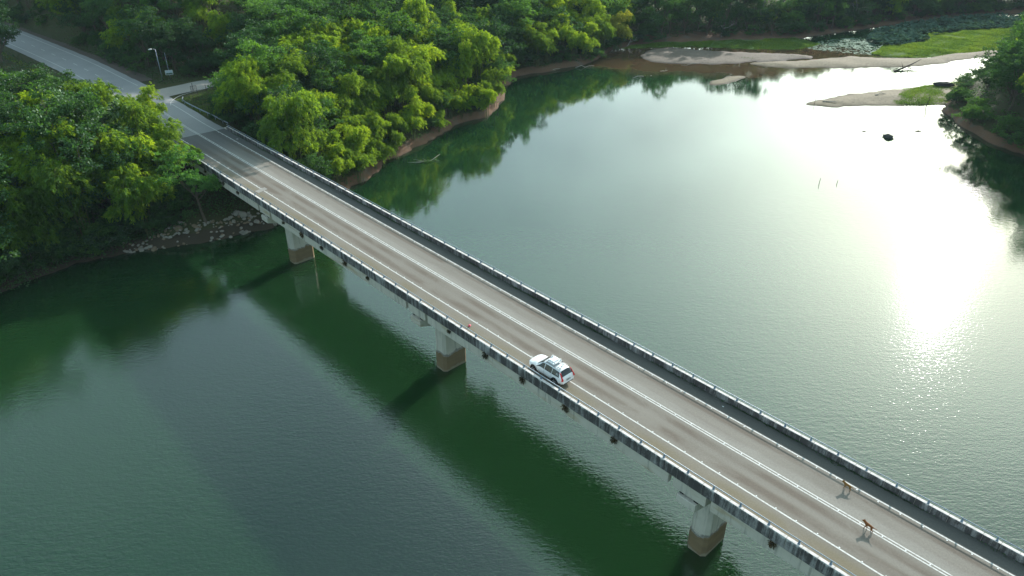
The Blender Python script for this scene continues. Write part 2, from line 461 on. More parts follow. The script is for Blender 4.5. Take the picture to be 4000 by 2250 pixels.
M['stone_b'] = m_simple("stone_brown", (0.29, 0.22, 0.15), 0.9, 0.15, 0, 0.9, 1.5, 0.03, 8.0)
M['rock'] = m_simple("dark_rock", (0.10, 0.095, 0.085), 0.85, 0.25, 0, 0.8, 1.2, 0.05, 4.0)

def m_water():
    t = NT("lake_water"); p = t.pos(); s = t.sep(p)
    # silty brown shallows round the sandbanks
    q = t.comb(t.math('DIVIDE', t.math('SUBTRACT', s[0], 72.0), 62.0), t.math('DIVIDE', t.math('SUBTRACT', s[1], 246.0), 29.0), 0.0)
    wob = t.noise(p, 0.045, 4.0)
    r = t.math('ADD', t.vec('LENGTH', q), t.math('MULTIPLY', t.math('SUBTRACT', wob, 0.5), 0.75))
    sh = t.step(r, 1.02, 0.72)
    green = t.mix(t.noise(p, 0.02, 3.0), (0.0080, 0.036, 0.0095), (0.0105, 0.042, 0.0130))
    brown = t.mix(t.noise(p, 0.09, 4.0), (0.105, 0.070, 0.032), (0.070, 0.045, 0.024))
    c = t.mix(sh, green, brown)
    # ripples: short wind waves plus a fainter longer swell, wind strength varies in patches
    w1 = t.noise(t.comb(t.math('MULTIPLY', s[0], 0.9), t.math('MULTIPLY', s[1], 2.0), 0.0), 1.0, 3.0, 0.55, 0.3)
    w2 = t.noise(t.comb(t.math('MULTIPLY', s[0], 0.16), t.math('MULTIPLY', s[1], 0.34), 5.0), 1.0, 2.0, 0.5)
    wind = t.math('MULTIPLY', t.math('ADD', 0.45, t.step(t.noise(p, 0.018, 2.0), 0.30, 0.70)), t.math('ADD', 0.18, t.math('MULTIPLY', t.step(s[1], 175.0, 70.0), 0.9)))
    w3 = t.noise(t.comb(t.math('MULTIPLY', s[0], 2.6), t.math('MULTIPLY', s[1], 4.6), 2.0), 1.0, 2.0, 0.5, 0.2)
    near = t.step(s[1], 125.0, 60.0)
    hgt = t.math('ADD', t.math('MULTIPLY', wind, t.math('ADD', w1, t.math('MULTIPLY', w2, 0.6))), t.math('MULTIPLY', t.math('MULTIPLY', w3, near), 0.75))
    nm = t.bump(hgt, 1.0, 0.021)
    nd = t.bsdf(c, 0.050, 0.6, 0, nm)
    nd.inputs['Subsurface Weight'].default_value = 1.0; nd.inputs['Subsurface Radius'].default_value = (0.7, 1.0, 0.8); nd.inputs['Subsurface Scale'].default_value = 9.0
    nd.inputs["IOR"].default_value = 1.68
    return t.m
M['water'] = m_water()

def m_carpaint():
    t = NT("white_car_paint"); p = t.pos()
    t.bsdf(t.mix(t.math('MULTIPLY', t.step(t.noise(p, 5.0, 4.0), 0.5, 0.8), 0.3), (0.80, 0.80, 0.80), (0.55, 0.53, 0.50)), 0.25, 0.5, 0, None, Coat_Weight=0.6)
    return t.m
M['car_paint'] = m_carpaint()
def m_glass():
    t = NT("tinted_glass"); t.bsdf((0.012, 0.014, 0.016), 0.06, 0.6); return t.m
M['glass'] = m_glass()
def m_tail():
    t = NT("red_lens"); t.bsdf((0.55, 0.012, 0.015), 0.2, 0.5); return t.m
M['tail'] = m_tail()
def m_fur(name, a, b):
    t = NT(name); p = t.pos(); t.bsdf(t.mix(t.noise(p, 12.0, 4.0), a, b), 0.9, 0.1); return t.m
M['fur_a'] = m_fur("brown_fur", (0.24, 0.10, 0.035), (0.13, 0.05, 0.02))
M['fur_b'] = m_fur("tan_fur", (0.28, 0.15, 0.05), (0.13, 0.07, 0.025))
M['fur_dark'] = m_fur("dark_fur", (0.03, 0.02, 0.015), (0.05, 0.03, 0.02))
M['dry_leaf'] = m_leaf("dry_leaf", (0.050, 0.038, 0.020), (0.06, 0.05, 0.02), 0.7, (1.3, 1.0, 0.6), 0.2, 0.03)
def m_picture():
    t = NT("faded_picture"); tc = t.node("ShaderNodeTexCoord"); g = t.sep(tc.outputs["Generated"])
    n = t.noise(tc.outputs["Object"], 2.5, 3.0)
    c = t.mix(t.step(t.math('ADD', g[2], t.math('MULTIPLY', n, 0.35)), 0.55, 0.62), (0.10, 0.16, 0.13), (0.50, 0.58, 0.62))
    t.bsdf(c, 0.5, 0.3); return t.m
M['picture'] = m_picture()

def m_turf():
    t = NT("turf"); p = t.pos()
    t.bsdf(t.mix(t.noise(p, 0.6, 5.0), (0.05, 0.10, 0.02), (0.10, 0.15, 0.03)), 0.95, 0.1); return t.m
M['turf'] = m_turf()
# ---------------------------------------------------------------- terrain
SHORE_A = [(-1000, -60), (-400, 15), (-200, 38), (-130, 56), (-95, 76), (-77.3, 93.8), (-74.4, 99.3), (-70.5, 103.9), (-63.4, 106.7), (-57.6, 108.9), (-49.9, 111.9),
           (-41.9, 117.5), (-35, 127), (-30.4, 137), (-28.1, 148.2), (-21.6, 158.3), (-12.7, 175.8), (-5, 184), (-2.5, 196), (-3, 208), (2, 221), (12, 228), (23, 235),
           (30, 246), (36, 257.5), (50, 266), (75, 270), (103, 274), (125, 286), (150, 300), (185, 316), (216, 326), (260, 338), (330, 352), (1000, 470)]
LAND_A = SHORE_A + [(1000, 1000), (-1000, 1000)]
SHORE_R = [(1000, 440), (330, 338), (260, 326), (225, 310), (200, 290), (186, 272), (172, 255), (152, 235), (138, 218), (127, 207), (119.3, 197), (113, 186), (110.2, 172.7), (111.3, 161), (113.5, 153),
           (117, 130), (125, 100), (130, 60), (118, 15), (92, -20), (75, -60), (60, -200), (20, -1000)]
LAND_R = SHORE_R + [(1000, -1000)]
def _b2(d, n): return (BD[0] * d + BN[0] * n, BD[1] * d + BN[1] * n)
ROAD_MAIN = [_b2(-132, 47.16), _b2(-146, 47.16), (-73.6, 149.6), (-82.0, 158.8), (-96.6, 173.8), (-113.1, 190.5), (-136.8, 212.6), (-160.0, 233.5), (-190.0, 258.0), (-230.0, 286.0)]
ROAD_SIDE = [(-81.5, 159.0), (-76.5, 165.5), (-70.8, 171.8), (-62.0, 179.5), (-50.0, 188.0), (-35.0, 197.0)]
ROAD_NEAR = [_b2(84, 47.16), _b2(110, 47.16), _b2(170, 47.16), _b2(400, 47.16)]

def seg_dist(P, poly, closed=False):
    P = np.asarray(P, dtype=np.float64); best = np.full(len(P), 1e9)
    pts = list(poly) + ([poly[0]] if closed else [])
    for a, b in zip(pts[:-1], pts[1:]):
        a = np.array(a, float); b = np.array(b, float); ab = b - a
        t = np.clip(((P - a) @ ab) / (ab @ ab), 0, 1)
        best = np.minimum(best, np.hypot(*(P - a - t[:, None] * ab).T))
    return best

def inside(P, poly):
    P = np.asarray(P, dtype=np.float64); r = np.zeros(len(P), bool); n = len(poly)
    for i in range(n):
        x0, y0 = poly[i]; x1, y1 = poly[(i + 1) % n]
        if y0 == y1: continue
        c = ((y0 > P[:, 1]) != (y1 > P[:, 1])) & (P[:, 0] < (x1 - x0) * (P[:, 1] - y0) / (y1 - y0) + x0)
        r ^= c
    return r

def vnoise(x, y, s, seed=0):
    x = x / s + seed * 17.3; y = y / s - seed * 9.1
    return (np.sin(x * 1.0 + 1.7 * np.sin(y * 0.7 + seed)) + np.sin(y * 1.3 + 1.3 * np.sin(x * 0.9 - seed)) + 0.6 * np.sin(2.3 * x - 1.9 * y + seed)) / 2.6

def sstep(v, a, b):
    t = np.clip((v - a) / (b - a), 0, 1); return t * t * (3 - 2 * t)

def terrain(P):
    P = np.asarray(P, dtype=np.float64); x, y = P[:, 0], P[:, 1]
    dA = np.where(inside(P, LAND_A), 1, -1) * seg_dist(P, SHORE_A)
    dR = np.where(inside(P, LAND_R), 1, -1) * seg_dist(P, SHORE_R)
    dA = dA + 0.8 * vnoise(x, y, 2.6, 1) + 0.4 * vnoise(x, y, 1.1, 2)
    dR = dR + 0.8 * vnoise(x, y, 2.6, 3)
    def prof(d, slope, top, bk=1.0):
        under = np.maximum(-5.0, 0.35 * d)
        bank = 1.5 * sstep(d, 0.0, 1.0) * bk
        rise = top * (1 - np.exp(-np.maximum(d - 1.5, 0) * slope / top))
        return np.where(d < 0, under, bank + rise)
    # slopes: steep round the bridge, gentle on the far bank
    g = sstep(x, -5, 40)
    zA = prof(dA, 0.55, 10.0) * (1 - g) + prof(dA - 1.0 * g, 0.14, 10.0, 0.35) * g
    behind = np.where(x < -60, sstep(y + 0.92 * x - 86.0, 8, 40), 1.0)      # hills rise only beyond the road
    zA = zA + (0.26 - 0.06 * g) * np.maximum(dA - 45 - 20 * g, 0) * sstep(dA, 45, 90) * behind
    zA = np.minimum(zA, 90 + 8 * vnoise(x, y, 60, 4))
    zR = prof(dR, 0.5, 12.0) + 0.2 * np.maximum(dR - 40, 0); zR = np.minimum(zR, 70)
    z = np.maximum(zA, zR)
    z = z + np.where(z > 0.8, 0.35 * vnoise(x, y, 5.0, 5) + 0.7 * vnoise(x, y, 17.0, 6) * sstep(z, 2, 8), 0)
    # level the road benches
    dm = np.minimum(np.minimum(seg_dist(P, ROAD_MAIN), seg_dist(P, ROAD_SIDE)), seg_dist(P, ROAD_NEAR))
    k = 1 - sstep(dm, 6.0, 15.0)
    z = z * (1 - k) + (ROAD_Z - 0.14) * k
    # keep the slope under the deck below the girders
    dd = x * BD[0] + y * BD[1]; nn = x * BN[0] + y * BN[1]
    under = (nn > 38.0) & (nn < 55.5)
    cap = np.where(dd < 0, np.maximum(-0.40 * (dd + 113.0), -5), np.maximum(0.4 * (dd - 62), -5))
    lim = under & (dd > -138.4) & (dd < 84)
    z = np.where(lim, np.minimum(z, cap), z)
    return z

def tz(x, y):
    return float(terrain(np.array([[x, y]]))[0])

def axis(lo, fine0, fine1, hi, step):
    a = list(np.arange(fine0, fine1 + 1e-6, step)); s = step; v = fine0
    left = []
    while v > lo: s *= 1.25; v -= s; left.append(max(v, lo))
    s = step; v = a[-1]; right = []
    while v < hi: s *= 1.25; v += s; right.append(min(v, hi))
    return np.array(left[::-1] + a + right)
gx = axis(-1000, -165, 232, 1000, 1.6); gy = axis(-990, 84, 345, 990, 1.6)
XX, YY = np.meshgrid(gx, gy, indexing='ij')
PP = np.stack([XX.ravel(), YY.ravel()], 1)
ZZ = terrain(PP)
nx, ny = len(gx), len(gy)
ii, jj = np.meshgrid(np.arange(nx - 1), np.arange(ny - 1), indexing='ij')
q0 = (ii * ny + jj).ravel()
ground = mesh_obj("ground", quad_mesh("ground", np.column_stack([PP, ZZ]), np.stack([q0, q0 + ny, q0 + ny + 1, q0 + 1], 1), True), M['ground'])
tag(ground, kind="structure")

# ---------------------------------------------------------------- water
wm = raw_mesh("water", [(-998, -988, 0), (998, -988, 0), (998, 988, 0), (-998, 988, 0)], [(0, 1, 2, 3)])
tag(mesh_obj("water", wm, M['water']), kind="structure")

# ---------------------------------------------------------------- sandbanks
def smooth_poly(pts, it=2):
    for _ in range(it):
        out = []
        for i in range(len(pts)):
            a = pts[i]; b = pts[(i + 1) % len(pts)]
            out += [(a[0] * .75 + b[0] * .25, a[1] * .75 + b[1] * .25), (a[0] * .25 + b[0] * .75, a[1] * .25 + b[1] * .75)]
        pts = out
    return pts

def mound(name, poly, height, mat, step=0.8, slope=0.22, seed=1, rough=0.25, base=-0.5):
    poly = smooth_poly(poly)
    A = np.array(poly); x0, y0 = A.min(0) - 3; x1, y1 = A.max(0) + 3
    xs = np.arange(x0, x1, step); ys = np.arange(y0, y1, step)
    X, Y = np.meshgrid(xs, ys, indexing='ij'); P = np.stack([X.ravel(), Y.ravel()], 1)
    d = np.where(inside(P, poly), 1, -1) * seg_dist(P, poly, True)
    d = d + 0.9 * vnoise(P[:, 0], P[:, 1], 2.6, seed) + 0.5 * vnoise(P[:, 0], P[:, 1], 1.0, seed + 3)
    z = np.where(d < 0, np.maximum(d * 0.4, base), height * (1 - np.exp(-d * slope / height)) + rough * height * sstep(d, 0, 4) * vnoise(P[:, 0], P[:, 1], 3.0, seed + 5))
    ny_ = len(ys); keep = (d > -1.2).reshape(len(xs), ny_)
    I, J = np.meshgrid(np.arange(len(xs) - 1), np.arange(ny_ - 1), indexing='ij')
    k = keep[:-1, :-1] & keep[1:, :-1] & keep[1:, 1:] & keep[:-1, 1:]
    q = (I * ny_ + J)[k]
    f = np.stack([q, q + ny_, q + ny_ + 1, q + 1], 1)
    used, inv = np.unique(f, return_inverse=True)
    me = quad_mesh(name, np.column_stack([P, z])[used], inv.reshape(f.shape), True)
    return mesh_obj(name, me, mat), poly

SPIT = [(77.5, 192.2), (84, 196.8), (94.6, 201.5), (106.7, 206.4), (115.9, 208.9), (125.7, 212.4), (134, 216), (134, 210), (122, 193), (113.2, 191.6), (103.3, 191.2), (94.5, 190.6), (87.9, 189.8), (81.5, 189.8)]
ISLET = [(57.6, 214.1), (60.8, 217.7), (66.4, 221.4), (70.4, 222.8), (71.4, 219.6), (67.5, 216.4), (63, 212.4), (58, 211.1)]
MUD = [(42.9, 248.6), (48.7, 260), (57, 261), (64.5, 257), (76.2, 254), (89.4, 252.1), (100.3, 248.6), (100.1, 244.6), (87.3, 241.3), (76.1, 238.6), (65.3, 236.4), (55.3, 237), (46.5, 238.6), (43.1, 241.3)]
SANDB = [(76.8, 238.6), (85.8, 240.7), (98.2, 242.9), (106.9, 245.8), (114.2, 247.5), (120.3, 246), (132.7, 244.6), (140.1, 246.5), (150.7, 254), (162.9, 257), (172, 257), (166, 248.6), (151.1, 244), (140.4, 238.6), (132.1, 234.9),
         (122.1, 232.3), (112, 231.9), (96.8, 231.4), (83.1, 231.9), (77.6, 234.5)]
GRASSI = [(120.7, 249.8), (131, 263), (146, 269), (157, 283), (172.1, 291), (200, 296), (212, 288), (184, 256), (161.6, 253.8), (140.1, 246.2), (130.4, 245.2)]
GREENB = [(38, 258), (52, 262), (66, 262), (84, 258), (100, 258), (110, 266), (104, 276), (80, 273), (60, 270), (42, 266)]
for nm, poly, h, mt, sd in (("sandbank", SPIT, 0.75, 'sand', 1), ("sandbank", ISLET, 0.45, 'sand', 2), ("mudbank", MUD, 0.6, 'mud', 3), ("sandbank", SANDB, 0.8, 'sand', 4), ("marsh_island", GRASSI, 0.45, 'turf', 5), ("marsh_flat", GREENB, 0.4, 'turf', 6)):
    o, _ = mound(nm, poly, h, M[mt], seed=sd)
    tag(o, kind="structure")
# ---------------------------------------------------------------- the bridge
BO = (-60.0, 46.7)                                   # bridge origin in (along, across)
bridge = empty("road_bridge", bw(BO[0], BO[1], 0.0), B_ANG)
tag(bridge, "long concrete girder bridge carrying a two-lane road across the green lake", "bridge")
def L(d, n, z): return (d - BO[0], n - BO[1], z)
D0, D1 = -138.5, 84.0
NP0, NP1 = 40.80, 41.10                              # near parapet, outer and inner face
FP0, FP1 = 52.30, 52.60
def lbox(mb, d0, d1, n0, n1, z0, z1):
    return mb.box(d0 - BO[0], d1 - BO[0], n0 - BO[1], n1 - BO[1], z0, z1)

deck = mesh_obj("deck_slab", lbox(MB(), D0, D1, NP0 + 0.12, FP1 - 0.12, 10.66, 10.98).mesh("deck_slab"), M['concrete'], bridge)

# road surface on the deck: a sheet with a slight camber
v = []; f = []
ds = np.linspace(D0 - 1.0, D1 + 1.0, 90); ns = [NP1, 42.2, 43.6, 45.4, 47.16, 48.9, 50.6, FP0]
cz = [0.0, 0.004, 0.01, 0.018, 0.022, 0.018, 0.01, 0.0]
for d in ds:
    for n_, c_ in zip(ns, cz): v.append(L(d, n_, ROAD_Z + c_))
for i in range(len(ds) - 1):
    for k in range(len(ns) - 1):
        a = i * len(ns) + k; f.append((a, a + len(ns), a + len(ns) + 1, a + 1))
road_deck = mesh_obj("road_surface", raw_mesh("road_surface", v, f, True), M['deck_road'], bridge)

def stripe(name, n0, n1, d0, d1, zc, parent):
    vv = []; ff = []
    ds_ = np.linspace(d0, d1, 60)
    for d in ds_: vv += [L(d, n0, ROAD_Z + zc), L(d, n1, ROAD_Z + zc)]
    for i in range(len(ds_) - 1): ff.append((2 * i, 2 * i + 2, 2 * i + 3, 2 * i + 1))
    return mesh_obj(name, raw_mesh(name, vv, ff), M['paint'], parent)
LX = D0 - 12.0
stripe("edge_line", 43.53, 43.67, D0 - 1, D1, 0.016, road_deck)
stripe("edge_line", 50.56, 50.70, D0 - 1, D1, 0.016, road_deck)
stripe("centre_line", 46.96, 47.08, D0 - 1, D1, 0.028, road_deck)
stripe("centre_line", 47.24, 47.36, D0 - 1, D1, 0.028, road_deck)

# raised white studs beside the lines
sm = MB().prism([(0.07 * math.cos(a), 0.07 * math.sin(a)) for a in np.linspace(0, 2 * math.pi, 7)[:-1]], 0, 0.03).mesh("road_stud", bevel=0.012)
rs = random.Random(5)
for nn_, zc in ((43.72, 0.016), (47.16, 0.024), (50.46, 0.014)):
    d = D0 + 0.5
    while d < 2.0:
        if rs.random() > 0.06:
            mesh_obj("road_stud", sm, M['white_paint'], road_deck, L(d, nn_ + rs.uniform(-.02, .02), ROAD_Z + zc - 0.006))
        d += 1.77

# parapets: a recessed core with proud panels, joints every 1.2 m
for side, (a, b) in (("near", (NP0, NP1)), ("far", (FP0, FP1))):
    pt = 11.84 if side == "near" else 11.71
    core = mesh_obj("parapet", lbox(MB(), D0, D1, a + 0.05, b - 0.05, 10.70, pt - 0.04).mesh("parapet"), M['concrete'], bridge)
    pl = 1.25
    pm = MB().box(0.012, pl - 0.012, a - BO[1], b - BO[1], 10.67, pt).mesh("parapet_panel", bevel=0.02)
    d = D0
    while d < 6.0:
        mesh_obj("parapet_panel", pm, M['parapet'], core, (d - BO[0], 0, rs.uniform(-.006, .006)))
        d += pl
    n_in = (b - 0.08) if side == "near" else (a + 0.22)
    nr = 41.04 if side == "near" else 52.46
    zr_ = pt + 0.34
    rail = mesh_obj("handrail", MB().tube([L(D0, nr, zr_), L(-60, nr, zr_), L(D1, nr, zr_)], 0.045, 8).mesh("handrail", True), M['galv'], bridge)
    # splayed post: foot plate, leaning web, cap
    s = 1
    po = MB()
    po.box(-0.10, 0.10, -0.11, 0.11, 0.0, 0.025)
    po.add([(-0.07, -0.09, 0.025), (0.07, -0.09, 0.025), (0.07, 0.09, 0.025), (-0.07, 0.09, 0.025), (-0.05, -0.045, 0.31), (0.05, -0.045, 0.31), (0.05, 0.05, 0.31), (-0.05, 0.05, 0.31)],
           [(0, 3, 2, 1), (4, 5, 6, 7), (0, 1, 5, 4), (1, 2, 6, 5), (2, 3, 7, 6), (3, 0, 4, 7)])
    pm2 = po.mesh("rail_post", bevel=0.008)
    d = D0 + 0.9
    while d < 6.0:
        mesh_obj("rail_post", pm2, M['post_blue'], rail, L(d, nr, pt + 0.001))
        d += 2.5

# girders in four spans, broken by dark gaps either side of every pier head
PIERS = [-100.0, -61.0, -22.2, 16.6, 55.4]
gn = [(40.95, 41.50), (43.5, 44.1), (46.4, 47.0), (49.3, 49.9), (51.90, 52.45)]
edges = [D0 - 0.5] + [x for p in PIERS for x in (p - 2.1, p + 2.1)] + [D1 + 0.5]
for i in range(0, len(edges), 2):
    a, b = edges[i], edges[i + 1]
    for (n0, n1) in gn:
        mb = MB(); lbox(mb, a + 0.05, b - 0.05, n0, n1, 9.38, 10.66)
        bl = 0.16 if n0 < 47 else -0.16
        mesh_obj("girder", mb.mesh("girder", bevel=0.03), M['concrete'], bridge)
for p in PIERS:
    for (n0, n1) in gn:
        mb = MB(); lbox(mb, p - 1.65, p + 1.65, n0 + 0.02, n1 - 0.02, 9.36, 10.655)
        mesh_obj("pier_head_beam", mb.mesh("pier_head_beam", bevel=0.03), M['concrete'], bridge)
    # column: chamfered shaft with recessed panels
    cx = p
    n0, n1, h = 43.95, 47.55, 0.98
    ch = 0.34
    def ring(off, z):
        x0, x1, y0, y1, c = -h - off, h + off, n0 - off, n1 + off, ch
        return [L(cx + x, y, z) for x, y in ((x0 + c, y0), (x1 - c, y0), (x1, y0 + c), (x1, y1 - c), (x1 - c, y1), (x0 + c, y1), (x0, y1 - c), (x0, y0 + c))]
    mb = MB()
    zs = [-6.0, 0.6, 2.35, 2.40, 8.0]; offs = [0.05, 0.05, 0.05, 0.0, 0.0]
    vv = []; ff = []
    for z_, o_ in zip(zs, offs): vv += ring(o_, z_)
    for i in range(len(zs) - 1):
        for k in range(8): ff.append((i * 8 + k, i * 8 + (k + 1) % 8, (i + 1) * 8 + (k + 1) % 8, (i + 1) * 8 + k))
    ff.append(tuple(range(7, -1, -1))); ff.append(tuple(4 * 8 + k for k in range(8)))
    mb.add(vv, ff)
    cm = mb.mesh("pier")
    bm = bmesh.new(); bm.from_mesh(cm)
    pf = [f_ for f_ in bm.faces if f_.calc_center_median().z > 3.0 and abs(f_.normal.z) < 0.1 and f_.calc_area() > 4.0]
    r_ = bmesh.ops.inset_individual(bm, faces=pf, thickness=0.26, depth=0.0)
    bmesh.ops.inset_individual(bm, faces=pf, thickness=0.03, depth=-0.06)
    bm.to_mesh(cm); bm.free()
    pier = mesh_obj("pier", cm, M['pier'], bridge)
    # hammerhead cap
    prof = [(40.70, 8.35), (43.2, 7.55), (47.9, 7.55), (52.7, 8.35), (52.7, 9.18), (40.70, 9.18)]
    x0, x1 = cx - 0.95 - BO[0], cx + 0.95 - BO[0]
    vv = [(x0, n_ - BO[1], z_) for n_, z_ in prof] + [(x1, n_ - BO[1], z_) for n_, z_ in prof]
    k = len(prof)
    ff = [tuple(range(k)), tuple(range(2 * k - 1, k - 1, -1))] + [(i, k + i, k + (i + 1) % k, (i + 1) % k) for i in range(k)]
    mesh_obj("pier_cap", MB().add(vv, ff).mesh("pier_cap", bevel=0.04), M['concrete'], pier)
    for (g0, g1) in gn:
        for sx in (-1.0, 0.45):
            mb = MB(); lbox(mb, cx + sx + 0.1, cx + sx + 0.5, g0 + 0.06, g1 - 0.06, 9.179, 9.361)
            mesh_obj("bearing", mb.mesh("bearing"), M['rubber'], pier)
# abutments
for a, b in ((D0 - 1.8, D0 + 0.4), (D1 - 0.4, D1 + 1.8)):
    mb = MB(); lbox(mb, a, b, 40.4, 53.0, 6.0, 9.375); s_ = -1 if a < 0 else 1
    mesh_obj("abutment", mb.mesh("abutment", bevel=0.04), M['concrete'], bridge)
    mb = MB()
    if a < 0: lbox(mb, a, D0 - 0.55, 40.42, 52.98, 9.376, 10.97)
    else: lbox(mb, D1 + 0.55, b, 40.42, 52.98, 9.376, 10.97)
    mesh_obj("abutment_wall", mb.mesh("abutment_wall"), M['concrete'], bridge)

# ---------------------------------------------------------------- roads beyond the bridge
def catmull(pts, n=14):
    P = [np.array(p, float) for p in pts]; P = [2 * P[0] - P[1]] + P + [2 * P[-1] - P[-2]]; out = []
    for i in range(1, len(P) - 2):
        for t in np.linspace(0, 1, n, endpoint=False):
            a, b, c, d = P[i - 1], P[i], P[i + 1], P[i + 2]
            out.append(0.5 * (2 * b + (c - a) * t + (2 * a - 5 * b + 4 * c - d) * t * t + (3 * b - a - 3 * c + d) * t ** 3))
    out.append(P[-2]); return np.array(out)

def offset_line(C, o):
    t = np.gradient(C, axis=0); t /= np.linalg.norm(t, axis=1)[:, None]
    return C + np.stack([-t[:, 1], t[:, 0]], 1) * o

def ribbon(name, C, o0, o1, z, mat, parent=None, jitter=0.0, seed=0):
    o0a = o0 + jitter * vnoise(C[:, 0], C[:, 1], 1.7, seed) if jitter else o0
    o1a = o1 + jitter * vnoise(C[:, 0], C[:, 1], 1.9, seed + 2) if jitter else o1
    t = np.gradient(C, axis=0); t /= np.linalg.norm(t, axis=1)[:, None]; nrm = np.stack([-t[:, 1], t[:, 0]], 1)
    a = C + nrm * (np.ones(len(C)) * o0a)[:, None]; b = C + nrm * (np.ones(len(C)) * o1a)[:, None]
    v_ = [(p[0], p[1], z) for p in a] + [(p[0], p[1], z) for p in b]; n = len(C)
    return mesh_obj(name, raw_mesh(name, v_, [(i, n + i, n + i + 1, i + 1) for i in range(n - 1)]), mat, parent)

CM = catmull([_b2(-139.5, 47.16)] + ROAD_MAIN[1:])
CS = catmull(ROAD_SIDE)
CN = catmull([_b2(85.0, 47.16)] + ROAD_NEAR[1:])
# direction runs away from the bridge: left of it (positive offset) is the lake side on the far road
mroad = tag(ribbon("road", CM, -5.2, 5.4, ROAD_Z, M['asphalt'], None, 0.12, 2), kind="structure")
tag(ribbon("side_road", CS, -3.4, 3.9, ROAD_Z + 0.006, M['side_road'], None, 0.3, 3), kind="structure")
tag(ribbon("road", CN, -5.4, 5.4, ROAD_Z, M['asphalt'], None, 0.1, 4), kind="structure")
tag(ribbon("dirt_verge", CM[int(np.argmin(np.hypot(CM[:, 0] + 92.0, CM[:, 1] - 169.0))):], -8.3, -5.1, ROAD_Z - 0.03, M['verge'], None, 0.5, 5), kind="structure")
ribbon("edge_line", CM, 3.46, 3.6, ROAD_Z + 0.012, M['paint'], mroad)
sel = np.hypot(CM[:, 0] + 80.0, CM[:, 1] - 163.0)
ia = int(np.argmin(np.hypot(CM[:, 0] + 76.0, CM[:, 1] - 152.2))); ib = int(np.argmin(np.hypot(CM[:, 0] + 90.5, CM[:, 1] - 167.2)))
ribbon("edge_line", CM[:ia + 1], -3.54, -3.40, ROAD_Z + 0.012, M['paint'], mroad)
ribbon("edge_line", CM[ib:], -3.6, -3.46, ROAD_Z + 0.012, M['paint'], mroad)
ribbon("centre_line", CM[:ia], -0.2, -0.08, ROAD_Z + 0.012, M['paint'], mroad)
ribbon("centre_line", CM[:ia], 0.08, 0.2, ROAD_Z + 0.012, M['paint'], mroad)
# curved kerb line into the side road
arc = catmull([(-73.2, 153.6), (-74.2, 156.5), (-74.2, 160.5), (-72.6, 164.0), (-70.4, 167.0)])
ribbon("edge_line", arc, -0.07, 0.07, ROAD_Z + 0.018, M['paint'], mroad)
# dashed centre line, one dash every 8.2 m
seglen = np.concatenate([[0], np.cumsum(np.linalg.norm(np.diff(CM, axis=0), axis=1))])
s0 = seglen[ib] - 1.0
while s0 < seglen[-1] - 4:
    ss = np.linspace(s0, s0 + 2.9, 5)
    C_ = np.stack([np.interp(ss, seglen, CM[:, 0]), np.interp(ss, seglen, CM[:, 1])], 1)
    ribbon("lane_dash", C_, -0.07, 0.07, ROAD_Z + 0.012, M['paint'], mroad)
    s0 += 8.0

# patched rectangle in the deck asphalt beside the near line
mb = MB(); 
pa = [(-105.97, 42.35), (-104.75, 42.45), (-105.35, 44.45), (-106.5, 44.40)]
pv = [L(d, n_, ROAD_Z + 0.021) for d, n_ in pa] + [L(d * 0.92 + 0.08 * -105.6, n_ * 0.92 + 0.08 * 43.4, ROAD_Z + 0.0245) for d, n_ in pa]
patch = mesh_obj("asphalt_patch", raw_mesh("asphalt_patch", pv, [(0, 1, 5, 4), (1, 2, 6, 5), (2, 3, 7, 6), (3, 0, 4, 7)]), M['verge'], road_deck)
mesh_obj("patch_fill", raw_mesh("patch_fill", pv[4:], [(0, 1, 2, 3)]), M['side_road'], patch)
# ---------------------------------------------------------------- plants: prototypes
def leaf_quads(base, dirs, length, width, rng, droop=0.0):
    """rhombic leaves: base (n,3), unit dirs (n,3), length/width (n,) -> verts, quads"""
    n = len(base)
    up = rng.normal(size=(n, 3)); side = np.cross(dirs, up); side /= np.linalg.norm(side, axis=1)[:, None] + 1e-9
    tip = base + dirs * length[:, None]; tip[:, 2] -= droop * length
    mid = base + dirs * (length * 0.45)[:, None]
    w = side * (width * 0.5)[:, None]
    v = np.stack([base, mid + w, tip, mid - w], 1).reshape(-1, 3)
    q = np.arange(n * 4).reshape(n, 4)
    return v, q

def leaf_mesh(name, base, dirs, length, width, rng, mat, tint=None, droop=0.0):
    v, q = leaf_quads(base, dirs, length, width, rng, droop)
    me = quad_mesh(name, v, q)
    at = me.attributes.new("tint", 'FLOAT', 'FACE')
    at.data.foreach_set("value", np.asarray(tint if tint is not None else rng.random(len(base)), dtype=np.float32))
    me.materials.append(mat)
    return me

def unit(v): return v / (np.linalg.norm(v, axis=1)[:, None] + 1e-9)

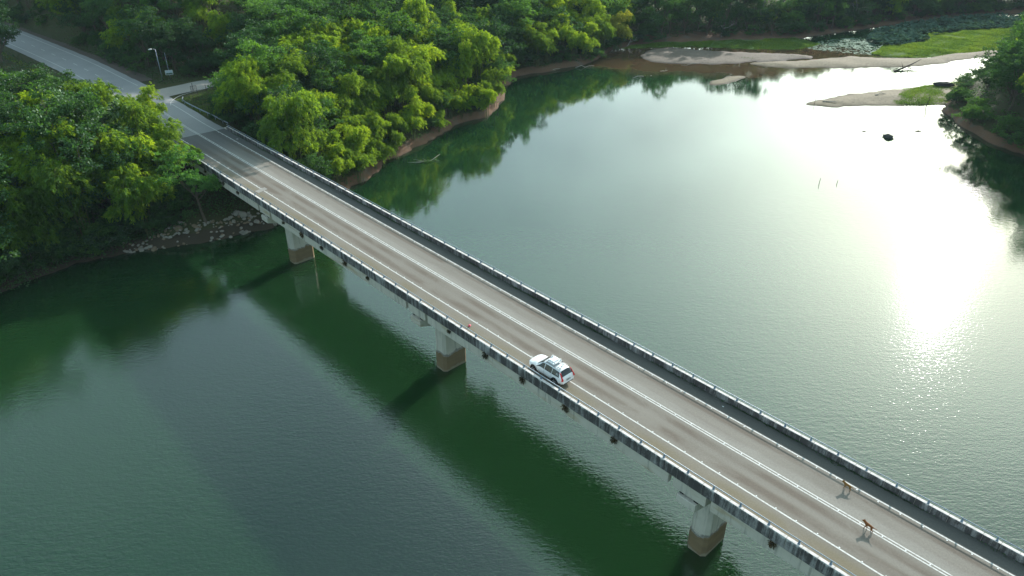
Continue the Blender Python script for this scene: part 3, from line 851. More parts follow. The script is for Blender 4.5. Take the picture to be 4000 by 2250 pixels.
def bamboo(seed, h=12.0, culms=10, spread=3.4, leaves=1800, mat='bamboo_leaf'):
    rng = np.random.default_rng(seed)
    B = []; Dr = []; Ln = []; Ti = []; mb = MB()
    for c in range(culms):
        a = 2 * np.pi * (c * 0.618 + rng.uniform(-.08, .08)); hh = h * (0.52 + 0.48 * ((c * 0.37 + 0.13 * rng.random()) % 1.0)); sp = spread * rng.uniform(0.35, 1.15) * (1.15 - 0.35 * hh / h)
        b0 = np.array([np.cos(a + rng.normal() * .4), np.sin(a + rng.normal() * .4), 0]) * rng.uniform(0.1, 1.1)
        out = np.array([np.cos(a), np.sin(a), 0.0]); lat = np.array([-out[1], out[0], 0])
        nod = rng.uniform(112, 140); sw = rng.normal() * 0.5; fat = rng.uniform(0.85, 1.25)
        def path(t):
            t = np.asarray(t)
            z = hh * np.sin(np.radians(t * nod))
            return b0 + out * (sp * t ** 2.2)[..., None] + lat * (sw * t ** 2)[..., None] + np.stack([0 * z, 0 * z, z], -1)
        tt = np.linspace(0, 1, 8)
        mb.tube(path(tt), list(np.linspace(0.055, 0.012, 8)), 4, False)
        # one plume per culm, made of hanging sprays
        ns = 56; k = leaves // ns
        t = 0.30 + 0.72 * rng.random(ns) ** 0.72
        t = np.clip(t, 0, 1.02)
        pr = fat * (0.35 + 1.25 * np.sin(np.pi * np.clip((t - 0.18) / 0.90, 0, 1)) ** 0.8)
        tw = rng.normal(size=(ns, 3)); tw[:, 2] *= 0.35; tw = unit(tw)
        rr_ = rng.random(ns) ** 0.5
        cen = path(t) + tw * (pr * rr_)[:, None]; cen[:, 2] -= 0.55 * pr * rr_ ** 2
        u = rng.random((ns, k))
        rad = rng.uniform(0.35, 0.75, ns)
        pts = cen[:, None, :] + (tw * 0.6 + out * 0.4)[:, None, :] * (rad[:, None] * u)[..., None] + rng.normal(size=(ns, k, 3)) * np.array([0.12, 0.12, 0.08])
        pts[..., 2] -= (u ** 1.6) * rad[:, None] * 1.0
        d = (tw * 0.6 + out * 0.35)[:, None, :] + rng.normal(size=(ns, k, 3)) * 0.45 + np.array([0, 0, -0.85])
        B.append(pts.reshape(-1, 3)); Dr.append(unit(d.reshape(-1, 3))); n = ns * k
        Ln.append(rng.uniform(0.22, 0.48, n)); Ti.append(np.clip(rng.random() * 0.25 + np.repeat(rng.random(ns), k) * 0.5 + rng.random(n) * 0.25, 0, 1))
    B = np.concatenate(B); Dr = np.concatenate(Dr); Ln = np.concatenate(Ln); Ti = np.concatenate(Ti)
    crown = leaf_mesh("bamboo_foliage", B, Dr, Ln, Ln * 0.29, rng, M[mat], Ti)
    stem = mb.mesh("bamboo_culms"); stem.materials.append(M['culm'])
    return stem, crown

def limb_path(p0, p1, rng, n=5, wob=0.12):
    p0 = np.array(p0, float); p1 = np.array(p1, float); L_ = np.linalg.norm(p1 - p0)
    t = np.linspace(0, 1, n)[:, None]
    return p0 + (p1 - p0) * t + rng.normal(size=(n, 3)) * wob * L_ * 0.25 * np.sin(np.pi * t)

def broadleaf(seed, h=12.0, rad=4.0, trunk=0.35, puffs=46, per=150, mat='broad_leaf', leaf=0.34, flat=0.6, shape='round', bark='bark', lean=0.0):
    rng = np.random.default_rng(seed)
    mb = MB(); top = np.array([lean, lean * 0.4, h * trunk])
    mb.tube(limb_path((0, 0, -0.8), top, rng), list(np.linspace(0.26, 0.17, 5) * h / 12), 7, False)
    cz = h * (trunk + 1) / 2; rz = h * (1 - trunk) / 2
    ends = []
    nl = max(6, puffs // 6)
    for i in range(nl):
        th = 2 * np.pi * (i + rng.uniform(-.3, .3)) / nl * 1.618; e = rng.uniform(-0.55, 0.95)
        if shape == 'flat': e = rng.uniform(0.15, 0.85)
        rr = rad * np.sqrt(max(0.05, 1 - e * e)) * rng.uniform(0.55, 0.95)
        p = np.array([lean + rr * np.cos(th), lean * .4 + rr * np.sin(th), cz + rz * e])
        mb.tube(limb_path(top * rng.uniform(0.75, 1.0), p, rng), list(np.linspace(0.12, 0.03, 5) * h / 12), 5, False)
        for k in range(puffs // nl):
            off = rng.normal(size=3) * np.array([1, 1, 0.55 if shape != 'flat' else 0.25]) * rad * 0.30
            q = p + off; ends.append(q)
            if k < 3: mb.tube(limb_path(p, q, rng, 3), [0.03, 0.02, 0.01], 4, False)
    ends = np.array(ends); n = len(ends)
    pr = rng.uniform(0.55, 1.25, n) * rad / 4.0 * 1.15
    g = rng.normal(size=(n, per, 3)); g = g / (np.linalg.norm(g, axis=2)[..., None]) * (rng.random((n, per, 1)) ** 0.5)
    g[..., 2] *= flat; g[..., 2] += 0.10
    # leaves gather in sprays inside every puff, with gaps between them
    nsub = 10
    sc_ = rng.normal(size=(n, nsub, 3)); sc_ /= np.linalg.norm(sc_, axis=2)[..., None]; sc_ *= (0.35 + 0.65 * rng.random((n, nsub, 1)) ** 0.6)
    sc_[..., 2] = sc_[..., 2] * flat + 0.12
    sid = np.tile(np.arange(per) % nsub, (n, 1))
    sub_c = np.take_along_axis(sc_, sid[..., None].repeat(3, 2), 1)
    pts = ends[:, None, :] + (sub_c * 1.12 + g * 0.36) * pr[:, None, None]
    g = sub_c * 0.5 + g * 0.7
    stint = np.take_along_axis(rng.random((n, nsub)), sid, 1).ravel()
    d = g * np.array([1, 1, 0.4]) + rng.normal(size=g.shape) * 0.45 + np.array([0, 0, -0.12])
    m = n * per
    Ln = rng.uniform(0.7, 1.3, m) * leaf
    Ti = np.clip(np.repeat(rng.random(n), per) * 0.35 + stint * 0.4 + rng.random(m) * 0.25, 0, 1)
    crown = leaf_mesh("tree_crown", pts.reshape(-1, 3), unit(d.reshape(-1, 3)), Ln, Ln * 0.62, rng, M[mat], Ti)
    st = mb.mesh("tree_trunk"); st.materials.append(M[bark])
    return st, crown

def bare_tree(seed, h=11.0):
    rng = np.random.default_rng(seed); mb = MB()
    def grow(p, d, ln, r, depth):
        q = p + d * ln
        mb.tube(limb_path(p, q, rng, 4, 0.2), list(np.linspace(r, r * 0.6, 4)), 5, False)
        if depth == 0: return
        for k in range(rng.integers(2, 4)):
            nd = d * 0.9 + rng.normal(size=3) * 0.42; nd[2] = max(nd[2], 0.1); nd /= np.linalg.norm(nd)
            grow(p + d * ln * rng.uniform(0.6, 1.0), nd, ln * rng.uniform(0.55, 0.8), r * 0.55, depth - 1)
    grow(np.array([0, 0, -0.5]), np.array([0.03, 0.0, 1.0]), h * 0.36, 0.16, 4)
    me = mb.mesh("bare_tree"); me.materials.append(M['dead_wood']); return me

PROTO = {
    'bam': [bamboo(1), bamboo(2, 11, 8, 3.8), bamboo(3, 13, 11, 3.2), bamboo(4, 10, 8, 3.4), bamboo(5, 12, 9, 3.9), bamboo(6, 12, 11, 3.6)],
    'yel': [bamboo(9, 12, 9, 3.2, 1700, 'yellow_leaf')],
    'brd': [broadleaf(11, 12, 4.0, 0.33, 50, 210, 'broad_leaf', 0.28), broadleaf(12, 12, 4.6, 0.30, 56, 210, 'broad_leaf', 0.27), broadleaf(13, 12, 3.6, 0.36, 46, 210, 'broad_leaf', 0.26), broadleaf(14, 12, 4.2, 0.28, 54, 200, 'broad_leaf', 0.32)],
    'drk': [broadleaf(21, 12, 4.6, 0.16, 64, 210, 'dark_leaf', 0.29, 0.7), broadleaf(22, 12, 4.0, 0.18, 58, 210, 'dark_leaf', 0.27, 0.7), broadleaf(23, 12, 5.0, 0.14, 70, 200, 'dark_leaf', 0.32, 0.7)],
    'flt': [broadleaf(31, 12, 6.0, 0.55, 72, 210, 'broad_leaf', 0.25, 0.25, 'flat'), broadleaf(32, 12, 6.6, 0.58, 78, 210, 'broad_leaf', 0.25, 0.25, 'flat')],
    'pal': [broadleaf(41, 12, 3.8, 0.30, 50, 170, 'pale_leaf', 0.36, 0.6), broadleaf(42, 12, 4.2, 0.28, 54, 170, 'pale_leaf', 0.36, 0.6)],
    'shr': [broadleaf(51, 4.0, 2.6, 0.10, 32, 170, 'broad_leaf', 0.22, 0.7), broadleaf(52, 4.0, 2.9, 0.08, 34, 170, 'dark_leaf', 0.24, 0.7), broadleaf(53, 4.0, 2.4, 0.10, 30, 170, 'broad_leaf', 0.20, 0.7)],
    'lea': [broadleaf(71, 12, 3.6, 0.40, 46, 230, 'bright_leaf', 0.26, 0.6, 'round', 'bark', 0.6)],
    'emg': [broadleaf(61, 20, 4.2, 0.62, 46, 190, 'dark_leaf', 0.34, 0.7, 'round', 'dead_wood')],
}
PH = {'lea': 12.0, 'bam': 12.0, 'yel': 12.0, 'brd': 12.0, 'drk': 12.0, 'flt': 12.0, 'pal': 12.0, 'shr': 4.0, 'emg': 20.0}
NAME = {'lea': 'broadleaf_tree', 'bam': 'bamboo_clump', 'yel': 'bamboo_clump', 'brd': 'broadleaf_tree', 'drk': 'evergreen_tree', 'flt': 'spreading_tree', 'pal': 'pale_leaved_tree', 'shr': 'shrub', 'emg': 'tall_tree'}
CAT = {'bam': 'bamboo', 'yel': 'bamboo', 'shr': 'shrub'}
STEM = {'bam': 'culms', 'yel': 'culms', 'shr': 'stems'}
# kind, x, y, height, turn, area
TREES = [
 ('lea',-52.8,113.5,13.0,200,'lean'), ('pal',-78.3,104.2,10.0,20,'palA'), ('pal',-83.5,110.5,11.0,120,'palB'), ('drk',-131.5,190.5,14.5,30,'bigleft'),
 ('drk',-140.5,199.0,17.0,200,'bigleft2'), ('flt',-47.7,179.8,17.0,10,'layered'), ('flt',-58.5,195.0,16.0,70,'layered'), ('flt',-43.0,195.8,17.5,200,'layered'),
 ('bam',-3.8,208.7,9.0,40,'overhang'), ('bam',-28.5,143.3,8.0,40,'corner'), ('bam',-30.8,136.8,8.5,80,'lipA'), ('bam',-27.1,145.4,7.5,150,'lipB'),
 ('bam',-25.1,150.6,7.0,220,'lipC'), ('bam',-6.4,180.3,8.0,220,'lipD'), ('yel',36.8,257.8,13.0,0,'yellow'), ('bam',-69.3,136.7,9.0,50,'crestpeak'),
 ('bam',-78.6,110.6,15.9,158,'Lwater'), ('bam',-68.6,116.6,13.3,217,'Lwater'), ('bam',-80.6,100.9,17.3,167,'Lwater'), ('brd',-72.6,115.0,16.9,321,'Lwater'),
 ('bam',-79.1,116.5,17.5,25,'Lwater'), ('bam',-80.7,93.4,14.7,357,'Lwater'), ('drk',-72.7,120.0,15.1,177,'Lwater'), ('bam',-65.0,111.1,16.0,86,'Lwater'),
 ('pal',-84.1,102.8,14.0,122,'Lwater'), ('bam',-63.2,116.5,15.1,218,'Lwater'), ('bam',-73.0,108.7,17.0,32,'Lwater'), ('bam',-74.4,103.3,15.1,285,'Lwater'),
 ('pal',-68.7,121.4,14.5,169,'Lwater'), ('bam',-69.7,106.8,16.5,204,'Lwater'), ('bam',-85.1,106.8,13.1,26,'Lwater'), ('drk',-70.6,111.7,17.2,207,'Lwater'),
 ('bam',-65.0,122.6,13.3,291,'Lwater'), ('drk',-79.2,97.0,17.4,52,'Lwater'), ('brd',-85.5,99.2,14.7,155,'Lwater'), ('bam',-61.3,110.0,13.9,236,'Lwater'),
 ('bam',-75.4,127.6,13.9,337,'L'), ('drk',-114.3,163.0,3.3,283,'L'), ('bam',-106.3,154.7,5.5,181,'L'), ('bam',-69.7,126.5,11.8,348,'L'),
 ('brd',-118.6,153.8,5.3,43,'L'), ('brd',-119.7,163.1,3.5,109,'L'), ('bam',-113.6,158.0,4.4,80,'L'), ('drk',-84.0,125.3,15.1,23,'L'),
 ('bam',-78.8,131.0,12.2,118,'L'), ('bam',-84.5,147.7,4.6,352,'L'), ('bam',-89.8,141.9,8.6,299,'L'), ('bam',-100.2,159.0,4.0,55,'L'),
 ('bam',-81.6,136.9,10.5,252,'L'), ('drk',-92.2,153.4,5.3,344,'L'), ('bam',-94.2,146.4,8.1,200,'L'), ('drk',-102.7,133.3,11.3,87,'L'),
 ('bam',-96.4,154.6,5.3,224,'L'), ('bam',-87.8,128.6,13.6,45,'L'), ('bam',-90.4,118.9,13.0,46,'L'), ('bam',-105.9,143.4,8.3,187,'L'),
 ('bam',-123.7,163.0,3.3,144,'L'), ('bam',-103.0,129.5,12.9,146,'L'), ('bam',-94.8,122.8,13.6,213,'L'), ('bam',-118.5,157.6,4.5,109,'L'),
 ('bam',-88.2,153.4,3.1,218,'L'), ('bam',-65.6,126.6,10.6,11,'L'), ('bam',-103.1,139.9,9.1,213,'L'), ('bam',-82.9,120.2,14.6,167,'L'),
 ('bam',-83.9,141.0,8.9,62,'L'), ('drk',-109.1,148.7,6.8,213,'L'), ('brd',-86.2,136.9,10.6,347,'L'), ('brd',-88.6,123.7,14.9,213,'L'),
 ('drk',-79.2,121.5,13.0,46,'L'), ('bam',-92.6,115.9,15.7,58,'L'), ('brd',-94.9,138.8,9.7,342,'L'), ('pal',-97.5,150.6,7.0,13,'L'),
 ('bam',-101.3,153.8,6.2,166,'L'), ('bam',-102.2,147.1,7.6,342,'L'), ('bam',-103.9,160.1,4.0,332,'L'), ('bam',-97.6,132.1,11.4,22,'L'),
 ('bam',-109.9,161.0,3.5,216,'L'), ('bam',-74.3,135.6,7.4,347,'L'), ('bam',-86.3,117.1,14.3,114,'L'), ('bam',-76.3,113.6,14.5,57,'L'),
 ('bam',-99.9,136.7,10.4,324,'L'), ('drk',-109.1,140.8,9.0,43,'L'), ('bam',-97.4,143.8,8.4,123,'L'), ('bam',-83.6,132.4,11.5,344,'L'),
 ('brd',-77.5,140.0,6.2,160,'L'), ('bam',-90.5,136.3,10.6,75,'L'), ('bam',-98.8,125.2,13.5,128,'L'), ('bam',-114.3,147.8,7.0,164,'L'),
 ('drk',-92.7,157.5,4.3,260,'L'), ('drk',-79.9,126.9,13.9,232,'L'), ('bam',-81.0,107.1,13.2,75,'L'), ('bam',-111.4,154.4,5.2,35,'L'),
 ('brd',-90.1,110.7,16.1,254,'L'), ('bam',-96.6,160.9,3.2,144,'L'), ('bam',-91.5,130.0,12.5,28,'L'), ('drk',-93.8,133.3,11.8,272,'L'),
 ('drk',-83.1,115.1,15.6,295,'L'), ('bam',-71.4,131.5,8.8,42,'L'), ('bam',-111.6,144.6,8.0,162,'L'), ('bam',-94.0,127.2,13.9,356,'L'),
 ('pal',-75.3,122.8,14.2,209,'L'), ('bam',-90.3,150.3,6.1,19,'L'), ('bam',-127.0,165.5,3.2,13,'L'), ('bam',-107.1,136.7,10.2,132,'L'),
 ('bam',-105.0,150.1,7.1,71,'L'), ('bam',-76.4,99.9,11.6,5,'L'), ('bam',-87.0,144.1,7.8,305,'L'), ('bam',-79.8,143.4,5.2,75,'L'),
 ('bam',-113.1,151.2,6.4,120,'L'), ('bam',-89.0,114.6,13.3,169,'L'), ('brd',-83.0,96.3,16.9,63,'L'), ('bam',-88.5,132.4,12.3,45,'L'),
 ('bam',-59.2,119.3,12.6,21,'L'), ('bam',-75.1,131.6,10.2,199,'L'), ('bam',-88.8,107.1,14.6,221,'L'), ('bam',-78.7,134.7,9.7,50,'L'),
 ('bam',-94.6,119.1,16.0,39,'L'), ('bam',-93.5,142.8,9.0,317,'L'), ('bam',-77.0,137.1,6.1,50,'Lcrest'), ('bam',-89.6,146.5,6.2,60,'Lcrest'),
 ('bam',-98.6,147.0,7.9,79,'Lcrest'), ('bam',-81.3,129.5,8.0,355,'Lcrest'), ('bam',-99.9,162.1,3.1,97,'Lcrest'), ('bam',-80.4,139.4,7.9,332,'Lcrest'),
 ('bam',-109.5,157.4,4.8,18,'Lcrest'), ('bam',-71.0,123.6,5.2,177,'Lcrest'), ('bam',-72.2,128.4,8.6,131,'Lcrest'), ('bam',-100.8,149.7,6.4,232,'Lcrest'),
 ('brd',-117.2,164.9,3.0,345,'Lcrest'), ('bam',-61.9,121.5,5.9,288,'Lcrest'), ('bam',-94.6,151.9,6.0,241,'Lcrest'), ('brd',-86.7,150.0,4.4,177,'Lcrest'),
 ('bam',-67.8,128.9,5.6,267,'Lcrest'), ('bam',-88.8,139.1,5.3,335,'Lcrest'), ('brd',-68.3,113.4,6.3,12,'Lcrest'), ('bam',-77.3,124.9,8.0,217,'Lcrest'),
 ('bam',-85.1,129.7,5.4,54,'Lcrest'), ('shr',-57.5,111.8,2.3,232,'Lwshr'), ('shr',-66.1,105.9,4.3,344,'Lwshr'), ('shr',-71.4,105.6,3.5,71,'Lwshr'),
 ('shr',-73.6,104.2,3.5,347,'Lwshr'), ('shr',-76.9,95.6,3.8,330,'Lwshr'), ('shr',-67.7,105.3,3.4,20,'Lwshr'), ('shr',-67.5,107.8,2.6,349,'Lwshr'),
 ('shr',-60.4,110.7,3.2,286,'Lwshr'), ('shr',-76.3,101.3,3.1,312,'Lwshr'), ('shr',-79.7,94.2,4.2,89,'Lwshr'), ('shr',-77.0,97.6,2.3,176,'Lwshr'),
 ('shr',-78.0,98.6,3.0,112,'Lwshr'), ('shr',-59.2,111.2,2.3,21,'Lwshr'), ('shr',-80.6,90.8,4.0,190,'Lwshr'), ('shr',-73.0,100.5,2.2,331,'Lwshr'),
 ('shr',-71.7,102.2,4.0,176,'Lwshr'), ('shr',-73.1,102.3,4.2,257,'Lwshr'), ('shr',-74.9,100.9,2.8,147,'Lwshr'), ('shr',-71.0,104.3,2.3,201,'Lwshr'),
 ('shr',-64.1,108.6,3.3,98,'Lwshr'), ('shr',-75.0,101.9,4.0,95,'Lwshr'), ('shr',-65.8,107.7,3.7,305,'Lwshr'), ('shr',-80.7,92.2,2.4,10,'Lwshr'),
 ('shr',-74.9,99.1,4.3,119,'Lwshr'), ('shr',-69.3,105.4,4.3,52,'Lwshr'), ('shr',-59.4,116.6,3.6,233,'Lshr'), ('shr',-61.6,118.9,3.6,222,'Lshr'),
 ('shr',-77.2,107.6,3.7,214,'Lshr'), ('shr',-98.2,164.7,2.2,326,'Lshr'), ('shr',-75.5,111.1,2.3,82,'Lshr'), ('shr',-63.6,113.6,2.3,330,'Lshr'),
 ('shr',-67.1,123.4,2.8,290,'Lshr'), ('shr',-56.3,115.6,3.4,356,'Lshr'), ('shr',-72.0,133.4,2.7,121,'Lshr'), ('shr',-97.9,157.1,3.2,230,'Lshr'),
 ('shr',-102.3,166.3,2.0,44,'Lshr'), ('shr',-88.7,148.9,3.7,9,'Lshr'), ('shr',-81.4,103.6,2.7,265,'Lshr'), ('shr',-69.9,109.9,4.3,107,'Lshr'),
 ('shr',-65.7,112.9,2.7,283,'Lshr'), ('shr',-100.5,164.8,2.3,349,'Lshr'), ('shr',-63.3,124.3,3.8,103,'Lshr'), ('shr',-79.2,102.3,4.1,83,'Lshr'),
 ('shr',-67.6,125.8,3.9,290,'Lshr'), ('shr',-79.1,137.4,2.7,300,'Lshr'), ('shr',-76.3,103.9,2.2,79,'Lshr'), ('shr',-77.5,142.2,2.7,230,'Lshr'),
 ('shr',-103.7,163.0,3.1,81,'Lshr'), ('shr',-61.0,113.4,3.9,51,'Lshr'), ('shr',-78.8,106.2,2.4,38,'Lshr'), ('shr',-60.0,121.4,2.9,137,'Lshr'),
 ('shr',-75.2,139.7,2.7,347,'Lshr'), ('shr',-82.9,99.0,4.1,247,'Lshr'), ('shr',-69.7,129.8,3.9,113,'Lshr'), ('shr',-83.9,145.1,3.0,55,'Lshr'),
 ('shr',-102.0,161.3,3.3,166,'Lshr'), ('shr',-94.7,159.1,3.8,208,'Lshr'), ('shr',-82.1,142.7,3.4,267,'Lshr'), ('shr',-105.4,165.8,2.1,24,'Lshr'),
 ('shr',-90.3,154.6,3.2,65,'Lshr'), ('shr',-61.3,116.0,4.0,61,'Lshr'), ('shr',-75.4,134.0,3.9,49,'Lshr'), ('shr',-67.5,111.0,3.0,178,'Lshr'),
 ('shr',-57.9,113.7,3.8,310,'Lshr'), ('shr',-86.7,146.3,2.7,342,'Lshr'), ('bam',-10.4,178.9,9.0,11,'Mlip'), ('bam',-26.2,154.6,7.5,250,'Mlip'),
 ('brd',-3.9,196.5,9.4,116,'Mlip'), ('bam',-17.4,167.6,6.7,3,'Mlip'), ('bam',-7.1,183.7,7.6,212,'Mlip'), ('bam',-1.6,214.6,8.1,179,'Mlip'),
 ('brd',-36.3,126.8,7.4,36,'Mlip'), ('bam',-33.9,131.7,9.0,52,'Mlip'), ('bam',-24.3,156.5,8.2,62,'Mlip'), ('bam',-22.4,158.8,8.0,33,'Mlip'),
 ('bam',-5.0,190.9,6.5,72,'Mlip'), ('bam',-20.8,163.3,9.4,160,'Mlip'), ('brd',-37.7,124.0,9.6,167,'Mlip'), ('bam',-4.9,187.4,9.8,80,'Mlip'),
 ('bam',-4.4,205.1,7.6,26,'Mlip'), ('bam',-3.4,202.6,9.7,160,'Mlip'), ('bam',-28.9,150.1,9.4,176,'Mlip'), ('bam',-15.0,175.4,8.8,70,'Mlip'),
 ('bam',-29.3,147.0,6.6,51,'Mlip'), ('bam',-31.7,140.2,9.7,253,'Mlip'), ('brd',-16.0,172.0,6.9,69,'Mlip'), ('bam',-12.5,177.1,7.5,118,'Mlip'),
 ('bam',-4.2,199.4,8.9,56,'Mlip'), ('bam',-33.0,134.5,7.6,266,'Mlip'), ('bam',4.0,233.5,12.7,26,'Mwater'), ('drk',19.7,241.8,10.8,233,'Mwater'),
 ('brd',-11.2,212.6,10.6,234,'Mwater'), ('bam',23.3,238.9,12.4,329,'Mwater'), ('bam',7.7,227.7,13.2,117,'Mwater'), ('bam',12.5,236.3,10.8,57,'Mwater'),
 ('bam',32.1,259.2,10.2,124,'Mwater'), ('drk',-43.1,134.4,13.2,338,'Mwater'), ('bam',-7.4,217.0,12.2,253,'Mwater'), ('bam',-31.7,158.3,11.5,105,'Mwater'),
 ('bam',-19.4,184.8,12.0,236,'Mwater'), ('bam',-38.9,146.0,11.8,254,'Mwater'), ('bam',25.3,244.4,11.6,126,'Mwater'), ('brd',-39.7,149.9,12.2,224,'Mwater'),
 ('bam',26.8,253.5,12.8,157,'Mwater'), ('drk',0.1,222.9,11.0,141,'Mwater'), ('brd',-39.0,139.9,10.2,202,'Mwater'), ('bam',-12.4,186.9,13.2,282,'Mwater'),
 ('bam',-16.1,182.2,12.2,15,'Mwater'), ('bam',-10.9,219.2,13.0,345,'Mwater'), ('bam',11.0,230.9,10.3,17,'Mwater'), ('bam',-9.4,223.8,13.9,351,'Mwater'),
 ('bam',-37.8,135.4,10.6,134,'Mwater'), ('brd',-15.3,192.6,12.2,198,'Mwater'), ('bam',27.6,264.5,12.9,263,'Mwater'), ('bam',22.5,250.1,10.2,299,'Mwater'),
 ('bam',-36.0,156.8,12.0,268,'Mwater'), ('drk',-4.0,230.9,12.5,241,'Mwater'), ('bam',30.5,250.3,12.4,122,'Mwater'), ('bam',16.1,244.4,11.1,36,'Mwater'),
 ('bam',-19.8,170.8,10.7,168,'Mwater'), ('bam',-34.7,146.4,11.0,89,'Mwater'), ('bam',-8.9,197.9,11.0,354,'Mwater'), ('bam',-14.1,196.4,13.0,283,'Mwater'),
 ('bam',-31.8,154.3,11.9,14,'Mwater'), ('drk',-3.3,226.6,13.1,134,'Mwater'), ('bam',-7.6,227.5,10.3,40,'Mwater'), ('bam',33.5,264.7,12.2,155,'Mwater'),
 ('bam',-12.9,202.7,13.9,135,'Mwater'), ('bam',12.7,241.6,12.1,35,'Mwater'), ('bam',-28.6,162.6,15.7,288,'M'), ('brd',-50.7,164.2,15.7,332,'M'),
 ('bam',-41.0,130.3,16.6,311,'M'), ('drk',-54.9,172.1,12.7,37,'M'), ('brd',-34.0,163.1,14.3,273,'M'), ('bam',-41.6,165.0,15.5,17,'M'),
 ('bam',-36.8,184.9,15.3,144,'M'), ('bam',-44.9,138.4,14.3,47,'M'), ('drk',-20.7,198.3,12.7,274,'M'), ('brd',-31.8,187.9,16.8,322,'M'),
 ('brd',-32.8,168.7,13.9,303,'M'), ('bam',-15.6,208.0,15.4,312,'M'), ('bam',-23.4,189.4,16.4,148,'M'), ('bam',-46.0,146.4,16.3,21,'M'),
 ('bam',-37.7,176.5,16.2,112,'M'), ('drk',-46.8,168.8,14.1,77,'M'), ('bam',-25.1,180.7,14.1,325,'M'), ('bam',-44.4,173.2,15.8,283,'M'),
 ('bam',-59.0,162.3,12.3,333,'M'), ('bam',-28.0,177.1,14.9,195,'M'), ('bam',-22.9,175.1,14.7,349,'M'), ('bam',-24.0,194.3,15.4,119,'M'),
 ('bam',-27.6,186.4,17.0,65,'M'), ('drk',-46.9,154.9,13.1,310,'M'), ('bam',-28.5,170.8,15.3,330,'M'), ('bam',-27.9,191.9,14.5,93,'M'),
 ('bam',-21.6,208.4,13.2,196,'M'), ('bam',-46.0,163.1,16.3,70,'M'), ('drk',-54.2,158.5,15.8,282,'M'), ('bam',-26.9,204.2,16.0,10,'M'),
 ('drk',-54.5,166.7,14.9,68,'M'), ('bam',-24.9,166.3,16.7,298,'M'), ('drk',-42.4,154.3,16.0,315,'M'), ('bam',-49.7,138.7,14.7,105,'M'),
 ('bam',-54.6,153.5,14.5,157,'M'), ('brd',-48.7,172.7,16.3,148,'M'), ('drk',-60.8,158.2,8.7,34,'M'), ('drk',-18.1,212.3,12.7,122,'M'),
 ('bam',-58.1,149.0,9.1,297,'M'), ('brd',-11.2,207.2,15.3,18,'M'), ('brd',-49.3,150.4,15.6,100,'M'), ('bam',-58.3,168.9,13.2,24,'M'),
 ('bam',-38.7,172.0,13.8,81,'M'), ('brd',-40.3,160.2,13.1,287,'M'), ('brd',-51.3,144.0,16.6,210,'M'), ('bam',-21.7,202.7,14.1,69,'M'),
 ('bam',-51.5,176.8,14.8,218,'M'), ('drk',-42.7,183.4,13.6,58,'M'), ('bam',-49.2,159.7,15.3,350,'M'), ('brd',-38.5,180.9,15.4,69,'M'),
 ('brd',-31.0,183.6,16.3,154,'M'), ('bam',-61.6,166.0,10.5,304,'M'), ('bam',-9.2,193.4,17.0,207,'M'), ('bam',-37.3,166.8,13.6,237,'M'),
 ('brd',-33.5,173.0,14.3,211,'M'), ('bam',-43.4,142.9,13.2,95,'M'), ('bam',-43.6,177.8,13.6,333,'M'), ('bam',-19.6,192.8,15.2,88,'M'),
 ('drk',-6.1,212.8,13.2,33,'M'), ('bam',-20.4,178.8,13.5,339,'M'), ('bam',-33.6,178.3,16.0,256,'M'), ('bam',-25.7,198.8,16.1,62,'M'),
 ('drk',-8.6,202.3,15.1,316,'M'), ('bam',-59.5,153.9,8.8,60,'M'), ('bam',-35.0,151.3,13.7,7,'M'), ('bam',-56.8,144.4,8.6,160,'M'),
 ('bam',-17.4,202.5,13.7,308,'M'), ('bam',-44.2,158.3,16.7,148,'M'), ('bam',-42.4,169.2,13.2,176,'M'), ('bam',-53.7,148.1,15.4,34,'M'),
 ('drk',-16.7,188.2,13.9,113,'M'), ('bam',-63.3,161.7,6.0,228,'M'), ('bam',10.8,258.3,15.2,63,'Mfar'), ('bam',24.5,281.6,12.7,151,'Mfar'),
 ('drk',18.6,275.2,12.3,221,'Mfar'), ('bam',7.8,269.6,12.7,300,'Mfar'), ('drk',9.5,281.2,13.9,210,'Mfar'), ('drk',-3.5,253.6,14.3,136,'Mfar'),
 ('bam',16.9,263.8,14.1,355,'Mfar'), ('bam',17.2,252.4,13.7,110,'Mfar'), ('drk',19.7,269.6,12.5,352,'Mfar'), ('bam',21.3,293.6,16.8,267,'Mfar'),
 ('drk',18.4,285.3,12.1,221,'Mfar'), ('bam',4.9,264.8,14.5,226,'Mfar'), ('bam',-3.4,247.9,13.2,41,'Mfar'), ('brd',-13.8,234.3,12.1,315,'Mfar'),
 ('bam',1.7,249.6,14.3,242,'Mfar'), ('bam',-17.3,220.7,14.5,185,'Mfar'), ('drk',-4.9,267.8,13.4,122,'Mfar'), ('bam',-10.9,240.3,12.1,42,'Mfar'),
 ('drk',15.1,280.7,16.2,142,'Mfar'), ('bam',2.6,256.3,15.3,18,'Mfar'), ('brd',27.6,273.8,12.3,333,'Mfar'), ('drk',7.0,243.7,16.2,105,'Mfar'),
 ('drk',-4.6,261.0,14.3,100,'Mfar'), ('drk',8.6,252.3,14.6,243,'Mfar'), ('brd',3.0,239.6,16.2,338,'Mfar'), ('drk',11.8,286.7,12.1,71,'Mfar'),
 ('drk',-5.9,239.1,16.2,317,'Mfar'), ('drk',22.1,264.0,12.5,246,'Mfar'), ('bam',-9.9,254.4,15.7,162,'Mfar'), ('bam',18.1,257.6,15.4,270,'Mfar'),
 ('bam',5.6,276.4,12.4,111,'Mfar'), ('bam',26.7,259.0,15.9,240,'Mfar'), ('drk',-16.2,226.6,15.9,30,'Mfar'), ('brd',0.6,269.1,12.1,32,'Mfar'),
 ('drk',-1.7,241.9,16.7,200,'Mfar'), ('brd',-8.8,246.1,16.6,236,'Mfar'), ('bam',19.4,235.5,13.3,102,'Mfar'), ('brd',-10.0,259.5,14.2,225,'Mfar'),
